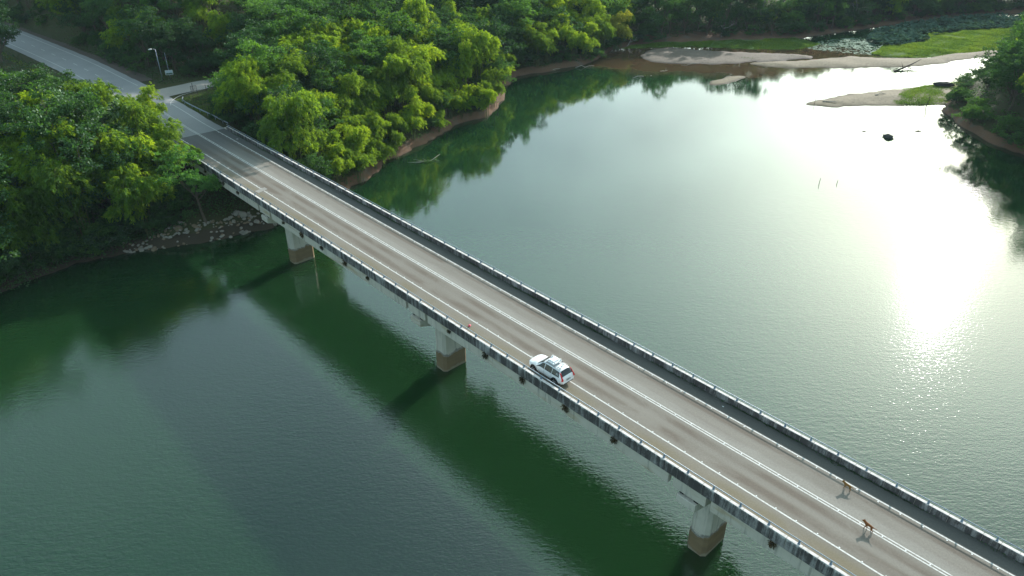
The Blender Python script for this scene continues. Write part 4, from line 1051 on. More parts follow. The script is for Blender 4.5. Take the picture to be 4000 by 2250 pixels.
 ('bam',15.9,292.5,12.5,282,'Mfar'), ('drk',12.9,267.8,15.5,25,'Mfar'), ('brd',18.2,297.7,15.6,283,'Mfar'), ('bam',11.5,274.7,16.6,163,'Mfar'),
 ('bam',10.5,247.6,15.1,264,'Mfar'), ('brd',2.0,228.9,16.4,128,'Mfar'), ('drk',-0.6,264.1,13.9,350,'Mfar'), ('brd',31.9,270.7,16.2,281,'Mfar'),
 ('drk',0.6,274.8,16.4,6,'Mfar'), ('drk',24.8,268.7,15.1,289,'Mfar'), ('bam',23.8,287.0,12.1,24,'Mfar'), ('bam',-1.7,235.6,13.2,40,'Mfar'),
 ('shr',-0.5,224.9,3.8,294,'Mshr'), ('shr',-19.2,166.6,2.7,172,'Mshr'), ('shr',-55.5,142.0,2.5,269,'Mshr'), ('shr',-3.0,219.3,3.0,171,'Mshr'),
 ('shr',34.2,262.8,3.9,211,'Mshr'), ('shr',-33.5,150.0,2.5,14,'Mshr'), ('shr',-6.1,201.9,4.3,131,'Mshr'), ('shr',-27.5,151.5,2.7,73,'Mshr'),
 ('shr',-32.1,146.0,3.4,66,'Mshr'), ('shr',-6.9,187.1,2.4,159,'Mshr'), ('shr',-19.2,173.3,3.4,195,'Mshr'), ('shr',-4.8,215.9,2.2,332,'Mshr'),
 ('shr',15.7,233.9,4.1,126,'Mshr'), ('shr',7.2,231.0,3.7,175,'Mshr'), ('shr',-8.8,205.2,3.3,133,'Mshr'), ('shr',24.5,248.2,4.2,79,'Mshr'),
 ('shr',-2.2,216.8,3.1,283,'Mshr'), ('shr',-48.0,135.5,3.0,10,'Mshr'), ('shr',-30.3,189.7,2.8,284,'Mshr'), ('shr',-27.7,201.8,2.7,130,'Mshr'),
 ('shr',-9.3,182.2,3.7,266,'Mshr'), ('shr',2.0,224.9,3.7,236,'Mshr'), ('shr',-16.5,177.8,3.8,353,'Mshr'), ('shr',-58.3,146.6,3.2,39,'Mshr'),
 ('shr',28.9,247.7,3.6,156,'Mshr'), ('shr',-36.7,131.0,4.3,54,'Mshr'), ('shr',-59.3,151.2,3.6,199,'Mshr'), ('shr',-54.9,144.5,3.2,229,'Mshr'),
 ('shr',17.7,234.0,2.5,40,'Mshr'), ('shr',-34.9,144.3,3.7,139,'Mshr'), ('shr',-5.4,206.8,3.8,144,'Mshr'), ('shr',-35.3,188.5,2.6,141,'Mshr'),
 ('shr',4.7,227.0,4.3,1,'Mshr'), ('shr',-61.4,152.4,3.5,0,'Mshr'), ('shr',-29.2,193.4,3.3,235,'Mshr'), ('shr',-3.3,222.2,2.6,94,'Mshr'),
 ('shr',-5.3,210.4,4.3,350,'Mshr'), ('shr',-21.6,167.2,4.0,312,'Mshr'), ('shr',-9.4,188.8,3.5,64,'Mshr'), ('shr',-41.2,127.7,4.4,152,'Mshr'),
 ('bam',-135.3,226.7,13.6,104,'Bfront'), ('bam',-146.9,245.3,10.8,46,'Bfront'), ('drk',-161.3,250.8,13.5,145,'Bfront'), ('drk',-45.5,203.5,10.1,190,'Bfront'),
 ('bam',-91.7,192.8,13.0,70,'Bfront'), ('bam',-125.6,223.3,13.7,315,'Bfront'), ('brd',-115.4,208.9,9.5,77,'Bfront'), ('brd',-127.5,227.6,11.0,308,'Bfront'),
 ('drk',-86.3,183.4,13.3,225,'Bfront'), ('brd',-152.1,240.9,11.3,333,'Bfront'), ('drk',-121.5,214.0,10.3,332,'Bfront'), ('drk',-153.5,247.1,10.6,141,'Bfront'),
 ('drk',-97.1,199.7,13.5,316,'Bfront'), ('brd',-140.6,232.8,12.9,230,'Bfront'), ('brd',-167.5,256.1,9.2,54,'Bfront'), ('brd',-170.6,261.5,9.9,110,'Bfront'),
 ('drk',-62.0,192.4,9.2,111,'Bfront'), ('brd',-91.0,184.7,11.3,28,'Bfront'), ('bam',-131.6,223.7,9.3,51,'Bfront'), ('bam',-33.9,213.2,10.3,28,'Bfront'),
 ('drk',-85.1,187.6,9.3,49,'Bfront'), ('drk',-142.8,238.7,11.0,286,'Bfront'), ('brd',-36.3,209.1,12.3,344,'Bfront'), ('drk',-77.3,184.9,9.2,155,'Bfront'),
 ('drk',-135.5,234.1,11.8,107,'Bfront'), ('drk',-106.5,202.7,12.7,137,'Bfront'), ('brd',-81.5,186.0,9.3,279,'Bfront'), ('drk',-68.1,190.1,11.4,224,'Bfront'),
 ('brd',-95.7,195.0,10.8,227,'Bfront'), ('drk',-82.9,180.8,9.8,271,'Bfront'), ('brd',-109.9,205.2,11.5,16,'Bfront'), ('bam',-101.6,200.1,11.1,136,'Bfront'),
 ('drk',-117.3,218.8,9.3,25,'Bfront'), ('bam',-102.5,195.4,9.3,277,'Bfront'), ('drk',-63.7,197.4,12.9,79,'Bfront'), ('bam',-55.6,203.3,9.7,199,'Bfront'),
 ('drk',-175.2,267.3,11.8,275,'Bfront'), ('bam',-71.0,195.0,11.0,144,'Bfront'), ('drk',-109.3,210.3,13.2,247,'Bfront'), ('bam',-50.4,207.0,9.5,179,'Bfront'),
 ('brd',-131.3,229.1,12.4,163,'Bfront'), ('brd',-147.8,241.5,14.0,154,'Bfront'), ('brd',-52.0,200.3,12.2,46,'Bfront'), ('drk',-60.0,201.1,10.3,65,'Bfront'),
 ('bam',-73.8,190.8,11.5,262,'Bfront'), ('drk',-161.9,256.2,9.7,257,'Bfront'), ('bam',-124.2,218.3,12.5,142,'Bfront'), ('bam',-41.5,210.4,11.5,117,'Bfront'),
 ('bam',-48.7,240.2,15.0,229,'B'), ('flt',-71.9,271.7,18.2,233,'B'), ('drk',-117.4,264.7,17.8,287,'B'), ('brd',-93.8,224.0,15.5,286,'B'),
 ('flt',-87.6,245.8,14.7,222,'B'), ('drk',-67.8,265.6,15.3,285,'B'), ('brd',-163.3,280.1,17.6,355,'B'), ('pal',-121.7,278.6,17.8,322,'B'),
 ('pal',-113.4,270.1,16.4,140,'B'), ('flt',-83.3,264.7,18.2,296,'B'), ('brd',-72.9,234.6,14.9,103,'B'), ('drk',-111.2,252.7,16.5,357,'B'),
 ('bam',-67.9,242.7,12.9,86,'B'), ('brd',-72.5,211.8,17.9,295,'B'), ('pal',-59.7,219.1,13.2,325,'B'), ('brd',-41.0,282.7,17.7,164,'B'),
 ('pal',-65.7,224.9,13.5,8,'B'), ('brd',-161.5,271.9,12.6,199,'B'), ('bam',-141.6,270.5,15.4,265,'B'), ('drk',-120.2,237.7,17.4,15,'B'),
 ('drk',-140.1,263.0,17.9,313,'B'), ('brd',-102.1,283.4,14.8,211,'B'), ('drk',-15.6,249.7,17.1,114,'B'), ('drk',-104.6,259.6,14.5,352,'B'),
 ('brd',-126.4,235.7,14.0,280,'B'), ('drk',-142.9,251.7,15.2,240,'B'), ('drk',-83.6,273.4,15.9,107,'B'), ('brd',-123.1,268.8,15.0,345,'B'),
 ('drk',-28.8,276.0,16.2,218,'B'), ('bam',-7.9,274.2,17.1,279,'B'), ('bam',-81.2,198.9,17.2,284,'B'), ('drk',-84.9,216.6,16.4,314,'B'),
 ('drk',-20.8,254.2,14.3,280,'B'), ('drk',-177.2,272.9,14.3,269,'B'), ('brd',-115.8,280.3,13.7,188,'B'), ('brd',-62.1,264.1,15.1,186,'B'),
 ('drk',-35.7,257.5,14.7,311,'B'), ('bam',-54.3,235.2,14.6,336,'B'), ('brd',-111.7,260.5,12.8,218,'B'), ('brd',-131.9,250.0,17.0,28,'B'),
 ('drk',-104.5,253.7,13.0,291,'B'), ('brd',-75.4,220.2,12.9,274,'B'), ('drk',-145.8,258.1,16.5,212,'B'), ('brd',-31.6,250.7,14.9,23,'B'),
 ('pal',-102.9,275.6,12.3,167,'B'), ('drk',-100.3,239.1,13.5,266,'B'), ('brd',-63.4,273.3,15.5,80,'B'), ('drk',-28.7,215.9,14.7,225,'B'),
 ('drk',-147.5,264.4,13.2,68,'B'), ('drk',-47.6,222.6,17.6,338,'B'), ('brd',-87.9,198.9,12.4,192,'B'), ('drk',-150.6,269.3,13.3,309,'B'),
 ('bam',-99.9,266.3,15.7,237,'B'), ('brd',-154.7,255.7,13.4,179,'B'), ('brd',-32.5,230.4,15.2,316,'B'), ('brd',-86.7,254.3,13.1,45,'B'),
 ('brd',-89.0,270.4,14.1,341,'B'), ('brd',-45.5,266.5,15.8,153,'B'), ('bam',-49.7,217.1,17.2,3,'B'), ('brd',-52.6,254.7,12.1,18,'B'),
 ('flt',-61.7,207.9,17.1,81,'B'), ('bam',-102.5,221.0,14.8,339,'B'), ('bam',-49.9,229.9,16.7,260,'B'), ('drk',-42.3,237.5,13.5,222,'B'),
 ('drk',-125.7,262.8,16.0,48,'B'), ('brd',-147.6,275.8,14.6,142,'B'), ('drk',-92.7,243.1,13.2,56,'B'), ('drk',-87.8,281.8,12.2,135,'B'),
 ('brd',-80.2,206.4,18.0,347,'B'), ('drk',-51.0,284.9,13.6,229,'B'), ('brd',-76.4,267.0,17.3,8,'B'), ('brd',-126.7,275.4,16.3,28,'B'),
 ('brd',-91.9,229.4,17.2,114,'B'), ('drk',-85.9,208.4,15.0,289,'B'), ('brd',-59.9,225.2,13.3,322,'B'), ('brd',-24.8,258.4,13.6,110,'B'),
 ('drk',-118.9,226.2,15.1,238,'B'), ('brd',-110.5,237.1,15.2,106,'B'), ('brd',-29.5,270.4,15.5,220,'B'), ('brd',-62.2,258.5,16.3,68,'B'),
 ('brd',-40.0,221.8,14.1,73,'B'), ('drk',-29.6,241.1,16.4,92,'B'), ('drk',-38.8,264.8,17.9,323,'B'), ('drk',-73.4,260.7,14.1,310,'B'),
 ('brd',-94.5,268.9,17.3,74,'B'), ('bam',-162.2,262.2,17.8,215,'B'), ('drk',-133.9,284.4,12.6,177,'B'), ('brd',-108.8,284.9,13.8,237,'B'),
 ('drk',-119.4,247.5,15.7,137,'B'), ('drk',-134.6,276.2,15.6,269,'B'), ('brd',-78.0,284.9,15.7,195,'B'), ('pal',-90.2,276.4,12.7,24,'B'),
 ('pal',-97.6,247.5,17.6,259,'B'), ('drk',-55.6,212.3,15.6,245,'B'), ('bam',4.1,284.2,14.5,20,'B'), ('brd',-152.8,261.1,13.0,173,'B'),
 ('drk',-17.5,273.3,12.1,113,'B'), ('brd',-124.3,250.8,12.4,345,'B'), ('drk',-96.1,207.3,12.4,61,'B'), ('drk',-14.4,268.3,15.6,36,'B'),
 ('drk',-81.1,279.5,16.5,303,'B'), ('drk',-133.7,269.5,16.4,257,'B'), ('drk',-28.8,284.2,13.0,43,'B'), ('brd',-62.8,237.2,15.5,7,'B'),
 ('bam',-102.1,230.3,12.7,87,'B'), ('shr',-102.8,191.9,2.9,338,'Bshr'), ('shr',-70.9,182.7,3.9,343,'Bshr'), ('shr',-163.9,254.0,2.7,297,'Bshr'),
 ('shr',-65.1,187.7,3.6,276,'Bshr'), ('shr',-56.8,194.2,4.1,237,'Bshr'), ('shr',-88.6,184.0,4.3,236,'Bshr'), ('shr',-53.3,202.1,2.4,12,'Bshr'),
 ('shr',-133.3,227.3,2.9,154,'Bshr'), ('shr',-159.7,245.3,2.2,89,'Bshr'), ('shr',-170.4,252.7,3.4,109,'Bshr'), ('shr',-107.5,199.6,3.0,257,'Bshr'),
 ('shr',-94.8,188.4,3.7,357,'Bshr'), ('shr',-74.8,183.4,3.9,33,'Bshr'), ('shr',-67.0,187.1,2.6,152,'Bshr'), ('shr',-119.5,209.2,3.4,289,'Bshr'),
 ('shr',-122.3,211.0,2.3,159,'Bshr'), ('shr',-73.0,181.6,4.3,237,'Bshr'), ('shr',-106.9,196.0,4.1,270,'Bshr'), ('shr',-100.6,195.2,2.8,282,'Bshr'),
 ('shr',-154.7,241.2,3.2,343,'Bshr'), ('shr',-172.9,259.5,4.2,235,'Bshr'), ('shr',-45.6,200.6,3.9,242,'Bshr'), ('shr',-129.4,223.6,4.4,270,'Bshr'),
 ('shr',-157.7,242.4,4.1,199,'Bshr'), ('shr',-78.5,177.8,2.3,125,'Bshr'), ('shr',-77.8,179.7,4.0,17,'Bshr'), ('shr',-112.9,204.4,4.0,299,'Bshr'),
 ('shr',-144.7,233.2,2.7,269,'Bshr'), ('shr',-165.7,250.0,3.0,175,'Bshr'), ('shr',-171.4,256.4,4.1,278,'Bshr'), ('shr',-98.3,187.4,2.5,285,'Bshr'),
 ('shr',-104.7,195.1,2.5,162,'Bshr'), ('shr',-48.9,203.1,2.7,92,'Bshr'), ('shr',-117.7,212.2,4.4,121,'Bshr'), ('shr',-162.3,248.8,3.9,318,'Bshr'),
 ('shr',-38.9,207.3,3.0,306,'Bshr'), ('shr',-115.3,206.6,2.5,121,'Bshr'), ('shr',-104.3,197.3,3.0,357,'Bshr'), ('shr',-93.4,183.0,3.6,157,'Bshr'),
 ('shr',-146.8,236.9,3.7,358,'Bshr'), ('shr',-113.0,206.4,3.4,346,'Bshr'), ('shr',-139.2,230.9,2.7,310,'Bshr'), ('shr',-48.1,199.7,2.8,221,'Bshr'),
 ('shr',-136.5,230.1,3.2,50,'Bshr'), ('shr',-98.6,190.8,4.4,276,'Bshr'), ('drk',242.7,337.0,15.1,222,'Ffront'), ('bam',187.5,331.0,11.8,259,'Ffront'),
 ('brd',181.6,328.6,9.9,62,'Ffront'), ('drk',112.4,291.8,14.9,355,'Ffront'), ('bam',153.0,305.5,12.3,254,'Ffront'), ('bam',212.8,334.4,15.3,152,'Ffront'),
 ('drk',207.3,331.8,12.3,77,'Ffront'), ('brd',265.0,347.8,13.1,239,'Ffront'), ('brd',159.2,313.5,13.5,327,'Ffront'), ('brd',47.2,270.2,9.2,272,'Ffront'),
 ('brd',198.5,331.9,10.9,302,'Ffront'), ('brd',153.3,315.8,11.0,296,'Ffront'), ('brd',224.1,342.1,10.9,262,'Ffront'), ('brd',181.4,318.8,9.2,180,'Ffront'),
 ('brd',123.3,300.2,15.5,160,'Ffront'), ('brd',174.2,317.6,15.0,168,'Ffront'), ('drk',71.8,276.8,14.8,267,'Ffront'), ('brd',42.3,272.3,11.5,191,'Ffront'),
 ('brd',192.1,325.3,15.2,224,'Ffront'), ('drk',63.4,277.0,13.4,51,'Ffront'), ('drk',128.6,295.6,10.9,359,'Ffront'), ('drk',48.5,278.4,9.1,13,'Ffront'),
 ('drk',40.4,277.1,15.6,180,'Ffront'), ('drk',237.2,338.3,14.0,158,'Ffront'), ('bam',103.0,290.7,9.2,319,'Ffront'), ('drk',239.6,347.7,9.3,97,'Ffront'),
 ('drk',95.8,277.7,11.4,28,'Ffront'), ('drk',208.8,337.0,13.2,316,'Ffront'), ('drk',133.4,297.1,13.9,23,'Ffront'), ('drk',87.6,281.9,10.1,104,'Ffront'),
 ('bam',225.7,335.9,15.1,223,'Ffront'), ('brd',186.8,320.3,13.6,334,'Ffront'), ('brd',58.8,281.1,13.5,207,'Ffront'), ('bam',232.1,339.1,12.1,108,'Ffront'),
 ('brd',220.9,333.0,9.4,178,'Ffront'), ('brd',116.0,288.2,15.0,31,'Ffront'), ('drk',254.8,341.9,15.9,278,'Ffront'), ('brd',148.7,312.4,9.3,240,'Ffront'),
 ('brd',141.5,303.7,11.5,52,'Ffront'), ('drk',187.0,325.7,12.8,221,'Ffront'), ('brd',230.4,345.3,14.7,125,'Ffront'), ('brd',160.6,318.3,12.6,118,'Ffront'),
 ('drk',108.3,285.7,11.5,178,'Ffront'), ('brd',215.5,340.3,13.0,53,'Ffront'), ('bam',133.9,302.2,10.3,170,'Ffront'), ('bam',75.6,284.2,9.3,306,'Ffront'),
 ('drk',81.9,281.3,9.7,197,'Ffront'), ('drk',203.0,328.9,10.6,125,'Ffront'), ('bam',38.2,268.8,14.4,11,'Ffront'), ('brd',137.1,308.5,12.8,343,'Ffront'),
 ('drk',166.8,317.1,14.2,214,'Ffront'), ('bam',95.8,284.4,9.5,180,'Ffront'), ('brd',64.3,282.6,9.4,237,'Ffront'), ('brd',246.5,341.4,11.2,266,'Ffront'),
 ('drk',257.3,347.4,10.8,300,'Ffront'), ('brd',129.2,302.6,13.3,292,'Ffront'), ('brd',54.0,271.5,13.8,178,'Ffront'), ('drk',270.4,349.8,11.6,284,'Ffront'),
 ('drk',122.4,295.1,13.8,234,'Ffront'), ('brd',232.7,334.2,9.3,190,'Ffront'), ('drk',259.9,351.7,15.4,145,'Ffront'), ('brd',102.4,281.0,11.4,243,'Ffront'),
 ('bam',172.0,324.7,14.2,240,'Ffront'), ('brd',57.7,275.7,11.9,225,'Ffront'), ('drk',235.2,345.0,15.5,318,'Ffront'), ('brd',91.2,285.3,9.5,232,'Ffront'),
 ('drk',251.0,345.1,9.1,225,'Ffront'), ('brd',122.7,290.1,12.0,353,'Ffront'), ('brd',197.8,327.1,11.8,254,'Ffront'), ('brd',77.7,276.4,14.9,38,'Ffront'),
 ('drk',245.2,349.0,11.7,79,'Ffront'), ('drk',145.8,307.9,14.5,248,'Ffront'), ('brd',175.7,328.1,9.4,48,'Ffront'), ('bam',260.6,343.4,10.8,175,'Ffront'),
 ('brd',113.2,296.6,13.8,284,'Ffront'), ('drk',69.3,281.3,12.5,254,'Ffront'), ('drk',165.9,312.3,14.3,325,'Ffront'), ('drk',201.8,335.2,12.1,294,'Ffront'),
 ('brd',153.6,310.7,14.2,221,'Ffront'), ('drk',251.7,351.1,11.6,214,'Ffront'), ('brd',125.3,332.7,18.5,214,'F'), ('brd',152.6,347.2,19.9,68,'F'),
 ('drk',99.0,305.3,19.4,202,'F'), ('brd',171.2,347.5,14.0,37,'F'), ('brd',239.6,356.0,14.6,120,'F'), ('brd',137.6,323.2,16.1,202,'F'),
 ('brd',161.7,348.1,18.0,225,'F'), ('drk',41.3,291.2,16.3,247,'F'), ('brd',202.3,345.3,15.9,169,'F'), ('brd',63.5,296.6,15.7,274,'F'),
 ('brd',231.8,371.6,19.6,151,'F'), ('emg',142.9,341.4,21.9,300,'F'), ('brd',120.6,322.0,18.6,35,'F'), ('drk',87.5,308.8,15.4,115,'F'),
 ('drk',276.2,372.5,14.4,167,'F'), ('drk',291.9,378.5,18.7,239,'F'), ('drk',157.6,333.8,17.0,41,'F'), ('drk',181.2,342.6,18.5,112,'F'),
 ('brd',219.0,349.1,14.8,98,'F'), ('emg',109.0,308.3,19.8,310,'F'), ('brd',179.9,353.6,20.0,349,'F'), ('drk',114.0,326.2,19.6,327,'F'),
 ('drk',134.8,330.6,18.5,151,'F'), ('brd',139.2,335.1,15.2,290,'F'), ('drk',33.7,295.5,14.7,33,'F'), ('brd',174.6,336.5,18.5,183,'F'),
 ('drk',58.9,307.1,18.3,238,'F'), ('drk',72.0,293.0,15.5,107,'F'), ('drk',222.7,361.4,17.3,348,'F'), ('brd',144.5,324.1,15.0,83,'F'),
 ('brd',273.0,366.3,16.0,285,'F'), ('emg',98.0,297.7,23.5,272,'F'), ('brd',239.4,365.8,19.5,177,'F'), ('bam',164.1,332.8,16.3,293,'F'),
 ('drk',186.4,352.5,18.8,314,'F'), ('drk',75.0,305.9,17.2,145,'F'), ('brd',125.7,309.1,17.7,325,'F'), ('drk',151.3,326.4,18.9,171,'F'),
 ('drk',168.6,353.5,15.0,308,'F'), ('drk',85.3,289.1,19.9,240,'F'), ('drk',112.4,318.1,16.9,234,'F'), ('drk',192.7,356.8,14.9,157,'F'),
 ('drk',47.8,301.2,18.0,309,'F'), ('drk',201.9,355.2,14.4,178,'F'), ('brd',80.0,310.1,19.3,279,'F'), ('drk',254.7,362.5,18.0,123,'F'),
 ('drk',285.1,373.8,17.0,246,'F'), ('brd',53.7,302.6,19.6,123,'F'), ('drk',211.3,367.2,15.5,177,'F'), ('drk',258.8,373.3,14.2,243,'F'),
 ('brd',217.1,364.2,15.1,182,'F'), ('brd',33.1,280.2,15.5,346,'F'), ('drk',137.6,316.0,16.4,71,'F'), ('drk',196.7,339.4,15.7,283,'F'),
 ('drk',121.5,315.7,14.6,27,'F'), ('bam',117.2,311.4,14.5,133,'F'), ('drk',131.1,312.6,17.6,207,'F'), ('brd',27.9,293.1,18.1,339,'F'),
 ('brd',130.6,323.7,18.3,135,'F'), ('brd',205.4,362.6,16.6,211,'F'), ('brd',86.3,302.8,17.7,132,'F'), ('brd',72.5,300.1,15.4,95,'F'),
 ('brd',53.3,286.7,19.9,146,'F'), ('brd',266.5,368.9,19.3,210,'F'), ('brd',72.1,311.7,18.9,50,'F'), ('bam',246.8,366.7,15.5,157,'F'),
 ('drk',101.4,315.5,15.4,231,'F'), ('drk',165.9,325.3,19.8,39,'F'), ('bam',105.0,321.9,19.2,74,'F'), ('drk',39.1,285.3,19.2,210,'F'),
 ('shr',198.8,324.7,3.7,294,'Fshr'), ('shr',51.1,270.4,3.6,184,'Fshr'), ('shr',246.3,336.9,4.2,205,'Fshr'), ('shr',91.5,277.1,2.2,165,'Fshr'),
 ('shr',212.8,328.8,3.5,80,'Fshr'), ('shr',206.7,327.7,3.2,98,'Fshr'), ('shr',25.8,241.1,3.6,4,'Fshr'), ('shr',184.7,321.0,4.2,292,'Fshr'),
 ('shr',116.8,285.1,2.7,150,'Fshr'), ('shr',209.3,328.4,2.6,170,'Fshr'), ('shr',25.6,242.8,2.8,232,'Fshr'), ('shr',190.8,321.8,3.5,242,'Fshr'),
 ('shr',128.4,291.3,3.4,261,'Fshr'), ('shr',204.5,325.6,3.9,49,'Fshr'), ('shr',138.8,298.2,3.6,163,'Fshr'), ('shr',41.5,265.6,3.8,81,'Fshr'),
 ('shr',115.2,284.7,4.0,249,'Fshr'), ('shr',103.5,278.6,2.8,21,'Fshr'), ('shr',127.5,293.1,4.4,346,'Fshr'), ('shr',26.1,248.9,2.7,118,'Fshr'),
 ('shr',147.9,303.9,2.6,90,'Fshr'), ('shr',201.0,326.0,3.1,246,'Fshr'), ('shr',172.2,315.2,3.3,39,'Fshr'), ('shr',178.0,318.1,3.8,330,'Fshr'),
 ('shr',230.0,333.3,2.2,299,'Fshr'), ('shr',43.9,266.2,3.1,311,'Fshr'), ('shr',174.0,315.9,2.6,280,'Fshr'), ('shr',248.0,338.9,3.8,162,'Fshr'),
 ('shr',130.2,294.6,3.0,207,'Fshr'), ('shr',37.1,263.4,3.9,37,'Fshr'), ('shr',194.3,323.4,3.8,140,'Fshr'), ('shr',256.9,340.8,2.4,193,'Fshr'),
 ('shr',29.7,254.6,3.6,248,'Fshr'), ('shr',176.5,317.4,3.9,43,'Fshr'), ('shr',34.7,258.5,3.9,29,'Fshr'), ('shr',143.1,301.6,2.8,44,'Fshr'),
 ('shr',99.9,277.9,3.6,329,'Fshr'), ('shr',219.2,331.5,2.8,335,'Fshr'), ('shr',197.1,325.0,2.4,158,'Fshr'), ('shr',143.2,299.9,3.0,246,'Fshr'),
 ('shr',228.0,332.9,2.8,340,'Fshr'), ('shr',88.7,276.4,3.3,94,'Fshr'), ('shr',156.4,307.3,4.3,143,'Fshr'), ('shr',30.9,256.4,4.4,255,'Fshr'),
 ('shr',32.6,256.3,3.8,329,'Fshr'), ('shr',108.0,281.8,2.4,329,'Fshr'), ('shr',235.0,335.7,4.1,351,'Fshr'), ('shr',26.8,245.4,2.7,338,'Fshr'),
 ('shr',36.0,261.3,4.1,260,'Fshr'), ('shr',166.1,310.4,3.5,292,'Fshr'), ('shr',251.0,339.6,2.3,196,'Fshr'), ('shr',126.1,291.6,3.2,32,'Fshr'),
 ('shr',223.1,331.9,3.4,190,'Fshr'), ('shr',257.8,342.2,3.9,15,'Fshr'), ('shr',32.1,253.3,4.1,327,'Fshr'), ('shr',224.8,331.7,2.8,258,'Fshr'),
 ('shr',46.9,266.7,4.1,185,'Fshr'), ('shr',182.7,319.8,4.0,130,'Fshr'), ('shr',105.0,280.4,4.4,255,'Fshr'), ('shr',79.9,275.6,3.5,113,'Fshr'),
 ('shr',238.7,337.3,4.4,37,'Fshr'), ('shr',76.5,275.1,3.5,204,'Fshr'), ('shr',193.0,321.9,2.7,103,'Fshr'), ('shr',263.5,343.7,2.2,165,'Fshr'),
 ('shr',188.7,321.4,2.6,101,'Fshr'), ('shr',154.7,306.0,3.5,248,'Fshr'), ('shr',134.8,295.5,3.7,308,'Fshr'), ('shr',137.2,296.4,2.5,305,'Fshr'),
 ('shr',129.8,293.0,3.6,271,'Fshr'), ('shr',243.8,338.4,4.0,257,'Fshr'), ('brd',211.1,282.9,11.2,131,'R'), ('drk',136.0,143.9,12.6,106,'R'),
 ('brd',205.0,281.6,13.0,220,'R'), ('brd',136.9,119.0,13.8,76,'R'), ('brd',192.9,257.9,16.9,64,'R'), ('brd',130.9,189.1,11.5,134,'R'),
 ('drk',171.7,222.7,16.6,161,'R'), ('drk',142.3,110.5,15.4,31,'R'), ('brd',136.6,188.3,11.5,106,'R'), ('drk',131.0,141.6,15.2,192,'R'),
 ('drk',202.5,289.6,15.1,90,'R'), ('brd',137.4,162.8,15.5,151,'R'), ('drk',158.4,213.3,14.1,255,'R'), ('drk',122.6,147.1,12.0,209,'R'),
 ('drk',122.9,125.7,16.8,59,'R'), ('drk',132.3,180.7,16.6,279,'R'), ('drk',148.2,194.0,16.4,313,'R'), ('drk',196.6,265.4,15.6,234,'R'),
 ('drk',181.6,255.3,12.0,161,'R'), ('drk',180.6,239.5,14.5,198,'R'), ('brd',152.8,225.1,8.1,25,'R'), ('brd',189.6,269.2,14.5,155,'R'),
 ('drk',151.4,217.4,12.3,112,'R'), ('drk',206.3,261.4,12.9,93,'R'), ('bam',137.7,194.6,13.3,223,'R'), ('drk',134.2,199.4,7.2,220,'R'),
 ('drk',132.9,110.8,13.2,165,'R'), ('drk',153.2,210.7,15.0,99,'R'), ('brd',161.2,230.7,11.4,95,'R'), ('drk',121.7,175.7,14.4,321,'R'),
 ('drk',150.1,206.9,13.2,297,'R'), ('bam',200.0,284.4,11.4,277,'R'), ('drk',156.4,218.8,15.9,73,'R'), ('drk',204.9,269.6,16.9,202,'R'),
 ('brd',167.4,225.0,11.1,117,'R'), ('brd',127.3,109.2,16.6,103,'R'), ('drk',135.0,172.0,14.6,346,'R'), ('brd',166.7,214.1,11.5,129,'R'),
 ('drk',167.4,219.3,16.0,277,'R'), ('drk',125.4,191.3,6.8,261,'R'), ('bam',207.3,286.9,16.2,309,'R'), ('brd',125.9,163.3,13.1,168,'R'),
 ('drk',118.5,152.1,13.2,54,'R'), ('brd',133.9,167.2,12.7,253,'R'), ('drk',199.2,250.8,11.7,132,'R'), ('brd',201.8,259.5,15.8,164,'R'),
 ('drk',185.3,234.6,15.9,284,'R'), ('brd',213.7,268.0,12.5,114,'R'), ('brd',196.9,255.4,14.4,174,'R'), ('drk',127.4,130.5,12.5,339,'R'),
 ('drk',187.6,245.9,15.8,171,'R'), ('brd',209.8,276.1,14.7,37,'R'), ('drk',159.3,203.1,16.6,346,'R'), ('bam',199.4,276.6,12.2,261,'R'),
 ('drk',125.6,142.5,13.7,324,'R'), ('drk',126.9,136.5,14.2,51,'R'), ('bam',119.4,161.3,16.2,265,'R'), ('brd',144.8,210.0,12.1,38,'R'),
 ('drk',188.2,258.4,11.3,100,'R'), ('brd',234.5,298.8,11.2,296,'R'), ('brd',129.5,184.8,15.9,23,'R'), ('brd',169.2,247.2,8.8,329,'R'),
 ('drk',162.3,236.0,10.5,71,'R'), ('brd',180.7,249.2,16.4,290,'R'), ('drk',195.0,269.5,14.9,110,'R'), ('drk',179.2,227.9,12.6,129,'R'),
 ('brd',190.9,252.3,16.3,205,'R'), ('bam',232.9,294.4,15.6,8,'R'), ('brd',219.4,272.2,13.8,122,'R'), ('drk',224.9,297.7,11.9,149,'R'),
 ('brd',193.9,247.2,12.9,125,'R'), ('brd',119.6,171.5,12.9,31,'R'), ('drk',127.3,155.4,11.3,280,'R'), ('brd',183.8,266.1,13.4,48,'R'),
 ('drk',128.6,101.8,11.1,232,'R'), ('bam',217.2,280.8,11.3,242,'R'), ('drk',175.8,224.4,12.5,285,'R'), ('drk',163.6,242.9,5.2,297,'R'),
 ('brd',139.4,203.2,11.7,59,'R'), ('drk',224.3,291.6,14.4,74,'R'), ('drk',127.5,122.0,17.6,163,'R'), ('drk',121.3,135.5,16.6,37,'R'),
 ('drk',117.5,143.6,15.1,200,'R'), ('brd',130.8,127.2,15.8,262,'R'), ('brd',120.1,131.4,19.0,119,'R'), ('brd',130.5,106.4,17.7,249,'R'),
 ('drk',123.9,151.9,18.0,151,'R'), ('brd',128.8,116.7,18.7,267,'R'), ('brd',136.2,98.9,18.5,109,'R'), ('brd',132.8,120.7,16.6,187,'R'),
 ('drk',125.2,114.3,15.5,194,'R'), ('brd',138.1,104.6,16.3,103,'R'), ('drk',133.4,115.8,18.2,206,'R'), ('drk',128.1,148.4,18.3,275,'R'),
